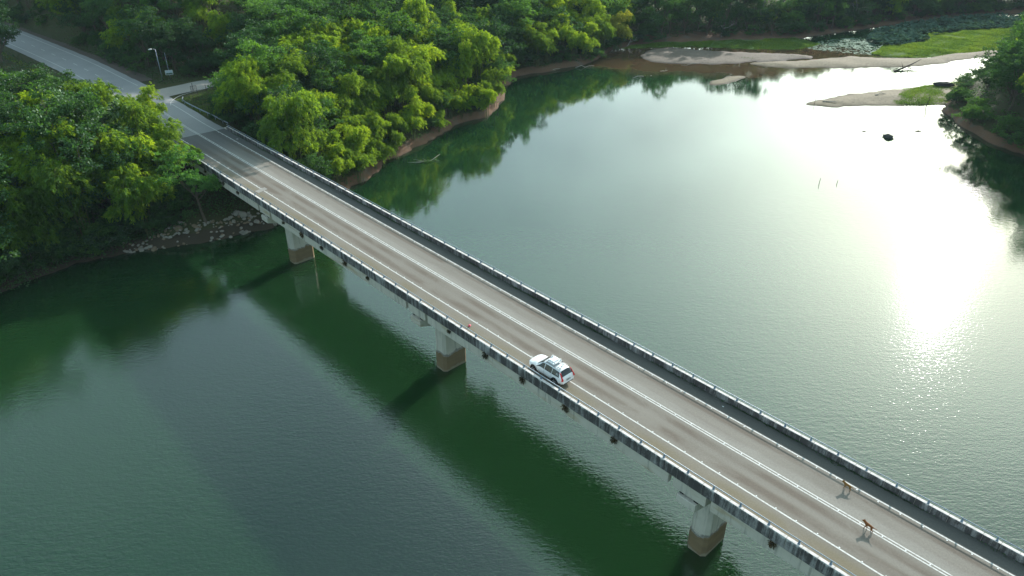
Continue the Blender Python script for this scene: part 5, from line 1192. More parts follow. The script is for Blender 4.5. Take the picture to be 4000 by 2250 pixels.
 ('brd',134.1,102.4,17.0,314,'R'), ('drk',121.8,121.7,15.4,35,'R'), ('drk',118.7,138.7,16.2,78,'R'), ('drk',131.6,98.8,18.0,340,'R'),
 ('brd',130.3,133.7,16.3,212,'R'), ('drk',125.7,105.3,18.9,144,'R'), ('drk',124.9,118.3,17.0,176,'R'), ('drk',136.2,108.2,17.8,357,'R'),
 ('shr',192.8,277.9,4.1,53,'Rshr'), ('shr',115.6,151.9,3.0,17,'Rshr'), ('shr',174.5,254.9,4.5,246,'Rshr'), ('shr',119.2,192.1,2.4,248,'Rshr'),
 ('shr',140.8,220.2,2.0,216,'Rshr'), ('shr',172.5,252.3,3.1,24,'Rshr'), ('shr',150.2,229.4,2.1,85,'Rshr'), ('shr',180.8,262.2,3.2,214,'Rshr'),
 ('shr',114.5,153.5,4.2,307,'Rshr'), ('shr',136.6,213.9,2.2,16,'Rshr'), ('shr',116.2,187.9,2.6,185,'Rshr'), ('shr',111.3,171.9,3.5,132,'Rshr'),
 ('shr',175.6,258.3,3.8,139,'Rshr'), ('shr',123.0,197.9,2.1,165,'Rshr'), ('shr',187.1,271.1,2.4,242,'Rshr'), ('shr',199.7,287.4,3.9,353,'Rshr'),
 ('shr',120.7,194.8,2.1,160,'Rshr'), ('shr',115.8,150.2,4.5,201,'Rshr'), ('shr',114.8,185.2,3.3,13,'Rshr'), ('shr',119.9,124.9,2.5,224,'Rshr'),
 ('shr',143.5,221.2,2.1,11,'Rshr'), ('shr',124.6,200.1,2.1,246,'Rshr'), ('shr',155.4,236.9,2.0,116,'Rshr'), ('shr',162.4,242.3,2.2,220,'Rshr'),
 ('shr',134.9,211.3,2.0,174,'Rshr'), ('shr',115.8,186.6,2.8,25,'Rshr'), ('shr',115.9,143.1,2.5,50,'Rshr'), ('shr',117.1,190.4,2.2,56,'Rshr'),
 ('shr',130.6,209.5,2.2,348,'Rshr'), ('shr',116.3,141.0,2.4,14,'Rshr'), ('shr',145.5,225.3,2.0,132,'Rshr'), ('shr',113.2,175.0,4.1,310,'Rshr'),
 ('shr',112.5,169.8,3.6,137,'Rshr'), ('shr',175.8,255.9,2.7,56,'Rshr'), ('shr',120.6,122.3,3.7,100,'Rshr'), ('shr',205.1,292.5,3.0,298,'Rshr'),
 ('shr',129.5,206.3,2.0,165,'Rshr'), ('shr',164.2,244.6,2.9,198,'Rshr'), ('shr',114.4,159.3,3.1,31,'Rshr'), ('shr',172.6,254.4,2.3,100,'Rshr'),
 ('shr',112.6,161.0,4.5,317,'Rshr'), ('shr',118.5,134.2,3.7,295,'Rshr'), ('shr',126.3,202.9,2.0,191,'Rshr'), ('shr',151.5,231.7,2.1,208,'Rshr'),
 ('shr',127.8,205.8,2.0,80,'Rshr'), ('shr',203.7,291.3,4.4,280,'Rshr'), ('shr',173.7,255.9,3.2,301,'Rshr'), ('shr',178.5,259.9,3.6,194,'Rshr'),
 ('shr',113.5,156.0,2.6,24,'Rshr'), ('shr',119.5,193.8,2.1,32,'Rshr'),
]
# ---------------------------------------------------------------- plants: placing
AREA = {
 'Lwater': ("low on the left slope", 'L'), 'L': ("on the left slope", 'L'), 'Lcrest': ("on the left slope's crest", 'L'),
 'Lwshr': ("overhanging the left waterline", 'L'), 'Lshr': ("low on the left bank", 'L'),
 'Mlip': ("drooping over the red bank", 'M'), 'Mwater': ("at the lake edge", 'M'), 'M': ("on the bright slope", 'M'),
 'Mfar': ("on the shaded headland", 'M'), 'Mshr': ("beyond the far parapet", 'M'),
 'Bfront': ("lining the road", 'B'), 'B': ("in the hillside forest", 'B'), 'Bshr': ("on the shady road verge", 'B'),
 'Ffront': ("on the far shore", 'F'), 'F': ("in the far wood", 'F'), 'Fshr': ("fringing the far shore", 'F'),
 'R': ("on the right-hand bank", 'R'), 'Rshr': ("fringing the right-hand bank", 'R'),
}
MARK = {
 'L': [("near stones", -55, 112), ("near frame edge", -82, 107), ("near bridge end", -62, 128), ("near road edge", -93, 155), ("near junction", -80, 143), ("near lane dashes", -108, 174), ("near far road bend", -126, 188)],
 'M': [("near parapet", -45, 132), ("near junction", -60, 158), ("near floating branch", -22, 158), ("near headland tip", -4, 200), ("near flat-topped trees", -42, 182), ("near muddy point", 10, 232)],
 'B': [("near street lamp", -82, 180), ("near side road", -60, 192), ("near lane dashes", -112, 205), ("near far guard rail", -145, 240), ("near flat-topped trees", -48, 205), ("near headland", -20, 240)],
 'F': [("near yellow bamboo", 38, 265), ("near grey mudbank", 62, 275), ("near pale bare tree", 80, 280), ("near lily pads", 120, 290), ("near lotus marsh", 165, 315), ("near frame corner", 215, 335)],
 'R': [("near sandy spit", 125, 205), ("near boulder", 114, 172), ("near grassy island", 165, 250), ("near frame edge", 125, 140)],
}
SPECIAL = {
 'lean': "bright green tree with bare pale trunk beside the near parapet at the bridge end",
 'palA': "pale-leaved tree with a visible trunk at the lower left waterline",
 'palB': "pale-leaved tree at the left edge of the frame, upper of the two",
 'bigleft': "large dark tree overhanging the road where it leaves the frame",
 'bigleft2': "large dark tree behind the one overhanging the road at the frame edge",
 'overhang': "bamboo clump overhanging the water at the tip of the headland",
 'corner': "drooping bamboo clump at the water's edge next to the far parapet",
 'lipA': "bamboo clump hanging over the far parapet where the water begins",
 'lipB': "bamboo clump at the near end of the red bank",
 'lipC': "small bamboo clump on the red bank above the floating branch",
 'lipD': "bamboo clump at the far end of the red bank, before the headland",
 'yellow': "yellow-green bamboo clump glowing on the far shore beside the mudbank",
 'crestpeak': "tall sunlit bamboo clump hiding the road just before the junction",
}
LAYERED = ["broad flat-topped tree in layers, nearest of three behind the bright bamboo", "broad flat-topped tree in layers, nearest the side road", "broad flat-topped tree in layers, farthest towards the lake"]
KW = {'bam': 'feathery bamboo', 'yel': 'yellow bamboo', 'brd': 'mid-green tree', 'drk': 'dark dense tree', 'flt': 'flat-topped tree', 'pal': 'pale-leaved tree', 'shr': 'shrub', 'emg': 'bare-trunked tree'}
XY = np.array([[r[1], r[2]] for r in TREES], float)
TZ = terrain(XY)
prng = random.Random(3); cnt = {}
def place(kind, x, y, z, h, rot, label, group, pick=None):
    i = cnt.get(kind, 0); cnt[kind] = i + 1
    st, cr = PROTO[kind][(i if pick is None else pick) % len(PROTO[kind])]
    s = h / PH[kind]; w = s * prng.uniform(0.9, 1.12) if kind != 'shr' else s * prng.uniform(0.9, 1.4)
    e = empty(NAME[kind], (x, y, z), R(rot)); e.scale = (w, w, s)
    mesh_obj(STEM.get(kind, 'trunk'), st, None, e)
    mesh_obj('crown' if kind not in ('bam', 'yel') else 'foliage', cr, None, e)
    tag(e, label, CAT.get(kind, 'tree'), group)
    return e
# labels: look and area first, then size, then the nearest landmark, then the order from the left
ORD = ["first", "second", "third", "fourth", "fifth", "sixth", "seventh", "eighth", "ninth", "tenth", "eleventh", "twelfth", "thirteenth", "fourteenth", "fifteenth", "sixteenth", "seventeenth", "eighteenth", "nineteenth", "twentieth", "twenty-first", "twenty-second", "twenty-third", "twenty-fourth"]
info = []
for (k, x, y, h, rot, ar), z in zip(TREES, TZ):
    if ar in AREA:
        ph, reg = AREA[ar]
        mk = min(MARK[reg], key=lambda q: (q[1] - x) ** 2 + (q[2] - y) ** 2)[0]
        rel = h / PH[k]
        sz = ("tall" if rel > 1.22 else "medium" if rel > 0.95 else "low") if k != 'shr' else ("big" if rel > 0.85 else "small")
        info.append([sz + " " + KW[k] + " " + ph + ", " + mk, ar + k, x / (0.8616 * y + 0.5075 * (56.0 - z))])
    else: info.append(None)
byl = {}
for i, t_ in enumerate(info):
    if t_: byl.setdefault(t_[0], []).append(i)
for lb, ids in byl.items():
    if len(ids) > 1:
        ids.sort(key=lambda i: info[i][2])
        for r_, i in enumerate(ids):
            if len(ids) <= 24: info[i][0] = lb + ", " + ("last" if r_ == len(ids) - 1 and len(ids) > 2 else ORD[r_]) + " from left"
nl = 0
for ti_, ((k, x, y, h, rot, ar), z) in enumerate(zip(TREES, TZ)):
    z = max(float(z), 0.15) - 0.1
    if ar == 'layered':
        place(k, x, y, z, h, rot, LAYERED[nl], "flat-topped trees"); nl += 1
    elif ar in SPECIAL:
        place(k, x, y, z, h, rot, SPECIAL[ar], None)
    else:
        place(k, x, y, z, h, rot, info[ti_][0], "plants " + AREA[ar][0] + ", " + KW[k])

# ---------------------------------------------------------------- undergrowth on the banks (nobody could count it)
ur = np.random.default_rng(77)
def ground_leaves(name, boxes, count, size, mat, cond, label, cat, clump=9, lift=0.6, spread=0.7):
    """leaf clusters scattered on the terrain"""
    pts = []
    for (x0, x1, y0, y1, share) in boxes:
        P = np.column_stack([ur.uniform(x0, x1, int(count * share)), ur.uniform(y0, y1, int(count * share))])
        P = P[cond(P)]; pts.append(P)
    P = np.concatenate(pts); z = terrain(P)
    n = len(P)
    base = np.repeat(np.column_stack([P, z]), clump, 0) + ur.normal(size=(n * clump, 3)) * np.array([spread, spread, 0.0])
    base[:, 2] += ur.random(n * clump) ** 1.5 * np.repeat(ur.uniform(0.3, 1.0, n), clump) * lift
    d = ur.normal(size=base.shape) * np.array([1, 1, 0.5]) + np.array([0, 0, 0.15])
    Ln = ur.uniform(0.6, 1.4, len(base)) * size
    ti = np.clip(np.repeat(ur.random(n), clump) * .6 + ur.random(len(base)) * .4, 0, 1)
    o = mesh_obj(name, leaf_mesh(name, base, unit(d), Ln, Ln * 0.55, ur, M[mat], ti))
    tag(o, label, cat, None, "stuff"); return o
def c_bank(P):
    z = terrain(P)
    rd = np.minimum(np.minimum(seg_dist(P, ROAD_MAIN), seg_dist(P, ROAD_SIDE)), 999)
    d = P @ np.array(BD[:2]); n = P @ np.array(BN[:2])
    deckz = (n > 40.5) & (n < 53) & (d < -133)
    low = np.where((P[:, 0] < -50) & (P[:, 1] < 125), 0.35, 1.15)
    rip_ = seg_dist(P, [(-64.5, 106.4), (-57.6, 108.9), (-49.9, 111.9), (-41.9, 117.5), (-37.0, 123.5)]) < np.where(P[:, 0] > -56, 4.2, 1.6)
    return ~rip_ & (z > low + 0.45 * vnoise(P[:, 0], P[:, 1], 4.0, 8)) & (rd > 8.0) & ~deckz
ground_leaves("undergrowth", [(-100, -38, 86, 150, 0.42), (-160, -60, 130, 240, 0.22), (-64, 36, 120, 262, 0.36), (-80, -60, 92, 112, 0.2)], 24000, 0.36, 'dark_leaf', c_bank, "dense leafy undergrowth covering the banks beneath the trees", "undergrowth", 9, 1.2, 0.8)
ground_leaves("undergrowth", [(0, 240, 222, 345, 0.72), (108, 190, 120, 270, 0.28)], 16000, 0.5, 'dark_leaf', c_bank, "low leafy undergrowth along the far shore and right-hand bank", "undergrowth", 8, 1.2, 0.9)

# grass: on the green island, the spit, the far flats and the road verges
def mound_z(poly, height, slope=0.22):
    sp = smooth_poly(poly)
    return lambda P: np.maximum(0.02, height * (1 - np.exp(-seg_dist(P, sp, True) * slope / height)) - 0.05)
def grass_on(name, poly, n, hgt, mat, label, zoff, test=None, width=0.07, ztest=None):
    A = np.array(poly); lo, hi = A.min(0), A.max(0)
    P = np.column_stack([ur.uniform(lo[0], hi[0], n), ur.uniform(lo[1], hi[1], n)])
    P = P[inside(P, poly)]
    if test is not None: P = P[test(P)]
    z = zoff(P)
    tuft = 0.55 + 0.45 * vnoise(P[:, 0], P[:, 1], 2.1, 3) + 0.25 * vnoise(P[:, 0], P[:, 1], 6.0, 2)
    m = len(P)
    d = ur.normal(size=(m, 3)) * np.array([0.55, 0.55, 0.15]) + np.array([0, 0, 1.0])
    Ln = np.clip(tuft, 0.15, 2) * hgt * ur.uniform(0.6, 1.3, m)
    ti = np.clip(0.5 + 0.3 * vnoise(P[:, 0], P[:, 1], 4.0, 9) + ur.normal(size=m) * 0.18, 0, 1)
    o = mesh_obj(name, leaf_mesh(name, np.column_stack([P, z]), unit(d), Ln, np.full(m, width), ur, M[mat], ti, 0.1))
    return tag(o, label, "grass", None, "stuff")
flat = lambda h: (lambda P: np.full(len(P), h))
grass_on("grass", GRASSI, 110000, 1.0, 'grass_leaf', "bright green grass covering the low island in the marsh", mound_z(GRASSI, 0.45), None, 0.26)
grass_on("grass", SPIT, 60000, 0.5, 'grass_leaf', "green grass on the landward half of the sandy spit", mound_z(SPIT, 0.75), lambda P: P[:, 0] + 4 * vnoise(P[:, 0], P[:, 1], 5, 1) + 1.2 * (200 - P[:, 1]) * 0.3 > 107.5, 0.13)
grass_on("grass", GREENB, 42000, 0.7, 'grass_leaf', "grassy flat at the foot of the far shore trees", mound_z(GREENB, 0.4), lambda P: vnoise(P[:, 0], P[:, 1], 7.0, 4) > -0.45, 0.2)
grass_on("grass", MUD, 2600, 0.5, 'grass_leaf', "small green tufts on the grey mudbank", flat(0.45), lambda P: (np.hypot((P[:, 0] - 78) / 3.4, (P[:, 1] - 243) / 1.2) < 1) | (np.hypot((P[:, 0] - 95) / 4, (P[:, 1] - 246.5) / 1.3) < 1), 0.15)
def c_verge(P):
    rd = np.minimum(seg_dist(P, ROAD_MAIN), seg_dist(P, ROAD_SIDE)); d = P @ np.array(BD[:2])
    return (rd > 5.6) & (rd < 13) & ((d < -141) | (rd < 6.8))
grass_on("grass", [(-79, 150), (-66, 138), (-58, 145), (-62, 156), (-58, 178), (-66, 172), (-73, 160)], 30000, 0.42, 'grass_leaf', "short green grass on the triangular verge at the junction", lambda P: terrain(P), lambda P: (np.minimum(seg_dist(P, ROAD_MAIN) - 5.0, seg_dist(P, ROAD_SIDE) - 3.7) > 0.3) & (P @ np.array(BN[:2]) > 52.9), 0.09)
grass_on("grass", [(-150, 214), (-104, 170), (-96, 170), (-110, 176), (-150, 205)], 26000, 0.5, 'grass_leaf', "green verge on the lake side of the road beyond the junction", lambda P: terrain(P), lambda P: (seg_dist(P, ROAD_MAIN) > 5.9) & (seg_dist(P, ROAD_MAIN) < 10.5), 0.1)
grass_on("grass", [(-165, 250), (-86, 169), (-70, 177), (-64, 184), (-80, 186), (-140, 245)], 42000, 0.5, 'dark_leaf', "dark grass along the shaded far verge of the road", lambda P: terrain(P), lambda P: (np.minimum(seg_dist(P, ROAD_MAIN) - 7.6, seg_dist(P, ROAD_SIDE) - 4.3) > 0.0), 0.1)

# weeds along the foot of the far parapet
m = 9000
dd_ = ur.uniform(-138, 4, m); keep = (0.5 + 0.5 * vnoise(dd_, dd_ * 0 + 3, 1.6, 2) + 0.35 * vnoise(dd_, dd_ * 0, 5.0, 4)) * np.interp(dd_, [-138, -60, 4], [0.7, 0.9, 1.1]) > ur.random(m) * 0.8
dd_ = dd_[keep]; m = len(dd_)
nn_ = 52.27 - np.abs(ur.normal(size=m)) * 0.17 * (0.7 + 0.6 * vnoise(dd_, dd_ * 0, 2.2, 7))
bp = np.column_stack([BD[0] * dd_ + BN[0] * nn_, BD[1] * dd_ + BN[1] * nn_, np.full(m, ROAD_Z)])
Ln = ur.uniform(0.06, 0.2, m)
tag(mesh_obj("weeds", leaf_mesh("weeds", bp, unit(ur.normal(size=(m, 3)) * np.array([.6, .6, .3]) + np.array([0, 0, .7])), Ln, Ln * .5, ur, M['dark_leaf'])), "dark green weeds growing along the foot of the far parapet", "weeds", None, "stuff")

# dry fern tufts growing out of the drain holes on the near girder
fm = []
for s in range(3):
    rr = np.random.default_rng(90 + s); n = 170
    a = rr.normal(size=(n, 3)); b = unit(a) * (rr.random((n, 1)) ** .5) * np.array([0.30, 0.22, 0.36])
    d = unit(b + np.array([0, -0.15, -0.35]) + rr.normal(size=(n, 3)) * .1)
    fm.append(leaf_mesh("fern", b, d, rr.uniform(.15, .32, n), np.full(n, .07), rr, M['dry_leaf']))
fern_d = [-121.5, -114.3, -108.8, -93.6, -88.2, -82.6, -76.7, -71.2, -54.6, -48.4, -42.6, -36.5, -30.4, -14.4]
for i, d in enumerate(fern_d):
    sc_ = prng.uniform(0.7, 1.25)
    o = mesh_obj("fern", fm[i % 3], None, None, bw(d, 40.86, 10.40), (0, 0, B_ANG), (sc_, 1, sc_))
    tag(o, ORD[i] + " dark dry fern tuft on the near girder, counted from the far bank", "fern", "ferns on the near girder")

# ---------------------------------------------------------------- lily pads and lotus
def pads(name, poly, n, rad, zr, mat, label, tilt):
    A = np.array(smooth_poly(poly)); lo, hi = A.min(0), A.max(0)
    P = np.column_stack([ur.uniform(lo[0], hi[0], n), ur.uniform(lo[1], hi[1], n)]); P = P[inside(P, [tuple(q) for q in A])]
    dens = 0.5 + 0.5 * vnoise(P[:, 0], P[:, 1], 4.0, 3)
    P = P[dens > ur.random(len(P)) * 0.9]; m = len(P)
    r = ur.uniform(0.6, 1.2, m) * rad; z = ur.uniform(*zr, m)
    ang = np.linspace(0.3, 2 * np.pi - 0.3, 8)
    c, s = np.cos(ang), np.sin(ang)
    rot = ur.uniform(0, 2 * np.pi, m); tx, ty = ur.normal(size=m) * tilt, ur.normal(size=m) * tilt
    X = np.cos(rot)[:, None] * c - np.sin(rot)[:, None] * s; Y = np.sin(rot)[:, None] * c + np.cos(rot)[:, None] * s
    V = np.stack([P[:, :1] + X * r[:, None], P[:, 1:] + Y * r[:, None], z[:, None] + (X * tx[:, None] + Y * ty[:, None]) * r[:, None] + (0.12 * r[:, None] if tilt > .1 else 0)], -1)
    Cn = np.stack([P[:, 0], P[:, 1], z], -1)[:, None, :]
    VV = np.concatenate([Cn, V], 1).reshape(-1, 3); b = np.arange(m)[:, None] * 9
    q = np.concatenate([b + np.array([[0, 1, 2, 3]]), b + np.array([[0, 3, 4, 5]]), b + np.array([[0, 5, 6, 7]])], 0)
    me = quad_mesh(name, VV, q); at = me.attributes.new("tint", 'FLOAT', 'FACE'); at.data.foreach_set("value", ur.random(len(q)).astype(np.float32))
    return tag(mesh_obj(name, me, M[mat]), label, "water plants", None, "stuff")
LILY = [(100, 262), (108.2, 269), (122.2, 277.2), (138.4, 277.2), (132.3, 257.5), (126, 250), (118, 250), (108, 255)]
LOTUS = [(128, 273), (138, 287), (150, 296), (173.6, 312), (205, 321), (222, 318), (214, 300), (196, 292), (172, 289), (158, 281), (146, 266), (131, 260)]
pads("lily_pads", LILY, 3400, 0.42, (0.012, 0.02), 'lily_leaf', "glinting lily pads floating on brown water behind the sandbank", 0.02)
pads("lotus_leaves", LOTUS, 19000, 0.75, (0.35, 1.5), 'lotus_leaf', "mass of blue-green lotus leaves standing in the marsh", 0.35)
# ---------------------------------------------------------------- the car
def interp(x, pts):
    xs = [p[0] for p in pts]; ys = [p[1] for p in pts]; return float(np.interp(x, xs, ys))
TOP = [(-2.47, 0.80), (-2.44, 1.02), (-2.36, 1.10), (-2.20, 1.36), (-2.02, 1.60), (-1.85, 1.68), (-1.4, 1.735), (-0.5, 1.765), (0.05, 1.745), (0.35, 1.69), (0.75, 1.44), (1.08, 1.19), (1.22, 1.12), (1.7, 1.075), (2.1, 1.00), (2.33, 0.90), (2.44, 0.74), (2.475, 0.60)]
HALF = [(-2.47, 0.80), (-2.35, 0.92), (-2.0, 0.97), (-1.0, 0.99), (1.2, 0.985), (1.9, 0.95), (2.25, 0.86), (2.42, 0.70), (2.475, 0.60)]
BOT = [(-2.47, 0.46), (-2.3, 0.34), (-1.9, 0.27), (1.9, 0.25), (2.3, 0.27), (2.475, 0.36)]
def section(x):
    t = interp(x, TOP); w = interp(x, HALF); b = interp(x, BOT)
    belt = min(1.06, t - 0.10)
    cab = max(0.0, min(1.0, (t - 1.13) / 0.5))
    wr = w * (0.86 - 0.20 * cab)                 # half width of the roof edge
    s = [(0.0, b), (w * 0.80, b), (w * 0.955, b + 0.10), (w, b + (belt - b) * 0.45), (w * 0.985, b + (belt - b) * 0.72), (w * 0.955, belt)]
    s += [(w * 0.955 + (wr - w * 0.955) * 0.5, belt + (t - 0.06 - belt) * 0.52), (wr, t - 0.065), (wr - 0.10, t - 0.012), (wr * 0.45, t + 0.012), (0.0, t + 0.018)]
    return s
def car_point(x, j):
    """position on the section, j in 0..10 continuous"""
    s = section(x); i = min(int(j), len(s) - 2); f_ = j - i
    return s[i][0] + (s[i + 1][0] - s[i][0]) * f_, s[i][1] + (s[i + 1][1] - s[i][1]) * f_

car = empty("car", bw(-40.75, 43.02, ROAD_Z + 0.006), B_ANG + math.pi)
tag(car, "white sport utility vehicle with roof rack parked against the near parapet", "car")
xs_ = sorted(set([p[0] for p in TOP] + [p[0] for p in HALF] + list(np.linspace(-2.3, 2.3, 24))))
v = []; f = []; K = len(section(0.0))
for x in xs_:
    s = section(x); v += [(x, y, z) for y, z in s] + [(x, -y, z) for y, z in s[1:-1][::-1]]
W_ = 2 * K - 2
for i in range(len(xs_) - 1):
    for k in range(W_): f.append((i * W_ + k, i * W_ + (k + 1) % W_, (i + 1) * W_ + (k + 1) % W_, (i + 1) * W_ + k))
f.append(tuple(range(W_))); f.append(tuple((len(xs_) - 1) * W_ + k for k in range(W_ - 1, -1, -1)))
bm_ = MB().add(v, f).mesh("body", True)
body = mesh_obj("body", bm_, M['car_paint'], car)

def skin(name, grid, mat, off=0.012, parent=body, sides=(1,)):
    """a panel lying on the body skin: grid rows of (x, j)"""
    for sgn in sides:
        V = []; F = []; nr_ = len(grid); nc = len(grid[0])
        for row in grid:
            for x, j in row:
                y, z = car_point(x, j); V.append(Vector((x, sgn * y, z)))
        nb = []
        for r_ in range(nr_):
            for c_ in range(nc):
                a = V[min(r_ + 1, nr_ - 1) * nc + c_] - V[max(r_ - 1, 0) * nc + c_]; b = V[r_ * nc + min(c_ + 1, nc - 1)] - V[r_ * nc + max(c_ - 1, 0)]
                n_ = a.cross(b).normalized()
                ctr = Vector((0, 0, 0.9)); p_ = V[r_ * nc + c_]
                if n_.dot(p_ - ctr) < 0: n_ = -n_
                nb.append(p_ + n_ * off)
        for r_ in range(nr_ - 1):
            for c_ in range(nc - 1):
                a = r_ * nc + c_; F.append((a, a + 1, a + nc + 1, a + nc))
        o = mesh_obj(name, MB().add(nb, F).mesh(name, True), mat, parent)
    return o
def strip(x0, x1, j0, j1, n=9, m=4, cut0=0.0, cut1=0.0):
    """rows from j0 to j1, ends raked by cut0 and cut1"""
    g = []
    for r_ in range(m):
        t = r_ / (m - 1); a = x0 + cut0 * t; b = x1 + cut1 * t
        g.append([(a + (b - a) * c_ / (n - 1), j0 + (j1 - j0) * t) for c_ in range(n)])
    return g
# side glass: two door windows and the rear quarter each side
for (a, b, c0, c1) in ((0.02, 0.98, 0.03, -0.52), (-0.98, -0.03, 0.0, 0.0), (-2.02, -1.03, 0.16, 0.0)):
    skin("side_window", strip(a, b, 5.10, 6.82, 8, 4, c0, c1), M['glass'], 0.008, body, (1, -1))
# windscreen and rear screen run across the top of the section
def cross_panel(name, xa, xb, mat, ja=7.15, n=7, off=0.012):
    rows = []
    V = []; F = []
    ys = np.linspace(-1, 1, 9)
    for i in range(n):
        x = xa + (xb - xa) * i / (n - 1)
        for s_ in ys:
            y, z = car_point(x, 10 - (10 - ja) * abs(s_)); V.append((x, y * (1 if s_ >= 0 else -1), z))
    for i in range(n - 1):
        for k in range(8): a = i * 9 + k; F.append((a, a + 1, a + 10, a + 9))
    dx = 0.02 if xa > 0 else -0.02
    V = [(x + dx * 0.6, y, z + 0.012) for x, y, z in V]
    return mesh_obj(name, MB().add(V, F).mesh(name, True), mat, body)
cross_panel("windscreen", 0.36, 1.06, M['glass'])
cross_panel("rear_window", -1.93, -2.30, M['glass'], 7.3)
# door shut lines
for x in (1.0, 0.0, -1.0):
    skin("shut_line", [[(x - 0.008, j), (x + 0.008, j)] for j in (2.2, 3, 4, 5)], M['black_plastic'], 0.004, body, (1, -1))
skin("sill", strip(-1.2, 1.2, 1.35, 2.35, 8, 3), M['black_plastic'], 0.010, body, (1, -1))
# bonnet crease and grille
mesh_obj("grille", MB().box(2.445, 2.487, -0.42, 0.42, 0.50, 0.74).mesh("grille", bevel=0.02), M['black_plastic'], body)
mesh_obj("rear_bumper", MB().box(-2.49, -2.38, -0.78, 0.78, 0.42, 0.62).mesh("rear_bumper", bevel=0.04), M['car_paint'], body)
mesh_obj("bumper_trim", MB().box(-2.495, -2.40, -0.70, 0.70, 0.36, 0.425).mesh("bumper_trim", bevel=0.02), M['black_plastic'], body)
# wheels
wh_v = []
for (x, s) in ((1.49, 1), (1.49, -1), (-1.49, 1), (-1.49, -1)):
    e = mesh_obj("wheel_arch", MB().tube([(x, s * 0.80, 0.40), (x, s * 1.000, 0.40)], 0.46, 20).mesh("wheel_arch"), M['black_plastic'], car)
    w_ = mesh_obj("wheel", MB().tube([(x, s * 0.78, 0.372), (x, s * 0.80, 0.372), (x, s * 0.985, 0.372), (x, s * 1.005, 0.372)], [0.33, 0.372, 0.372, 0.335], 24).mesh("wheel"), M['rubber'], car)
    rim = MB().tube([(x, s * 0.99, 0.372), (x, s * 1.008, 0.372)], 0.07, 10)
    for k in range(5):
        a = 2 * math.pi * k / 5; rim.tube([(x, s * 1.0, 0.372), (x + 0.25 * math.cos(a), s * 1.009, 0.372 + 0.25 * math.sin(a))], [0.04, 0.03], 4)
    mesh_obj("rim", rim.mesh("rim"), M['alloy'], w_)
# lamps: tall red lenses climbing the rear pillars, kinked outward at the shoulder
for s in (1, -1):
    pts = [(-2.34, 0.70, 1.10), (-2.25, 0.69, 1.30), (-2.08, 0.665, 1.56)]
    pts_o = []
    lm = MB()
    ring = []
    for (x, y, z), wd in zip([(-2.475, 0.72, 0.82), (-2.475, 0.70, 0.92), (-2.43, 0.73, 1.06), (-2.27, 0.725, 1.30), (-2.06, 0.70, 1.57)], (0.20, 0.20, 0.12, 0.07, 0.05)):
        ring.append([(x - 0.02, s * y, z), (x - 0.02, s * (y + wd), z), (x + 0.10, s * (y + wd + 0.015), z), (x + 0.10, s * y, z)])
    V = [p for r_ in ring for p in r_]; F = [(0, 1, 2, 3)]
    for i in range(len(ring) - 1):
        for k in range(4): F.append((i * 4 + k, i * 4 + (k + 1) % 4, i * 4 + 4 + (k + 1) % 4, i * 4 + 4 + k))
    F.append(tuple(len(V) - 4 + k for k in range(4)))
    mesh_obj("tail_light", lm.add(V, F).mesh("tail_light"), M['tail'], car)
    mesh_obj("headlight", MB().box(2.22, 2.40, s * 0.62 - 0.16, s * 0.62 + 0.16, 0.72, 0.84).mesh("headlight", bevel=0.04), M['alloy'], car)
    mr = mesh_obj("mirror", MB().box(0.86, 0.98, s * 1.09 - 0.11, s * 1.09 + 0.11, 1.08, 1.23).mesh("mirror", bevel=0.035), M['car_paint'], car)
    mesh_obj("mirror_foot", MB().box(0.88, 0.95, s * 1.0 - 0.06, s * 1.0 + 0.06, 1.04, 1.10).mesh("mirror_foot"), M['black_plastic'], mr)
    rl = MB().tube([(0.15, s * 0.60, 1.735), (0.05, s * 0.60, 1.80), (-1.65, s * 0.60, 1.775), (-1.78, s * 0.60, 1.70)], 0.022, 6)
    mesh_obj("roof_rail", rl.mesh("roof_rail", True), M['alloy'], car)
# number plate, dark with pale characters
plate = mesh_obj("number_plate", MB().box(-2.512, -2.485, -0.27, 0.27, 0.70, 0.86).mesh("number_plate", bevel=0.01), M['black_plastic'], car)
for k, y in enumerate((-0.20, -0.145, -0.09, 0.03, 0.085, 0.14, 0.195)):
    mb = MB().box(-2.516, -2.511, y - 0.016, y + 0.016, 0.735, 0.825)
    mesh_obj("plate_character", mb.mesh("plate_character"), M['white_paint'], plate)
def text_mesh(name, body_txt, size, ext=0.003):
    cu = bpy.data.curves.new(name + "_curve", 'FONT'); cu.body = body_txt; cu.size = size; cu.extrude = ext; cu.align_x = 'CENTER'; cu.align_y = 'CENTER'
    o = bpy.data.objects.new(name + "_tmp", cu); COL.objects.link(o)
    dg = bpy.context.evaluated_depsgraph_get(); me = bpy.data.meshes.new_from_object(o.evaluated_get(dg))
    bpy.data.objects.remove(o); bpy.data.curves.remove(cu); me.name = name; return me
y0, z0 = car_point(-1.72, 5.85)
tm = text_mesh("window_number", "83", 0.26)
o = mesh_obj("window_number", tm, M['white_paint'], body, (-1.70, y0 + 0.022, z0), None)
o.matrix_local = Matrix.Translation((-1.70, y0 + 0.024, z0)) @ Matrix(((-1, 0, 0, 0), (0, 0.35, 0.937, 0), (0, 0.937, -0.35, 0), (0, 0, 0, 1))).to_4x4() if False else Matrix.Translation((-1.70, y0 + 0.026, z0)) @ Matrix.Rotation(math.pi, 4, 'Z') @ Matrix.Rotation(R(90 - 24), 4, 'X')
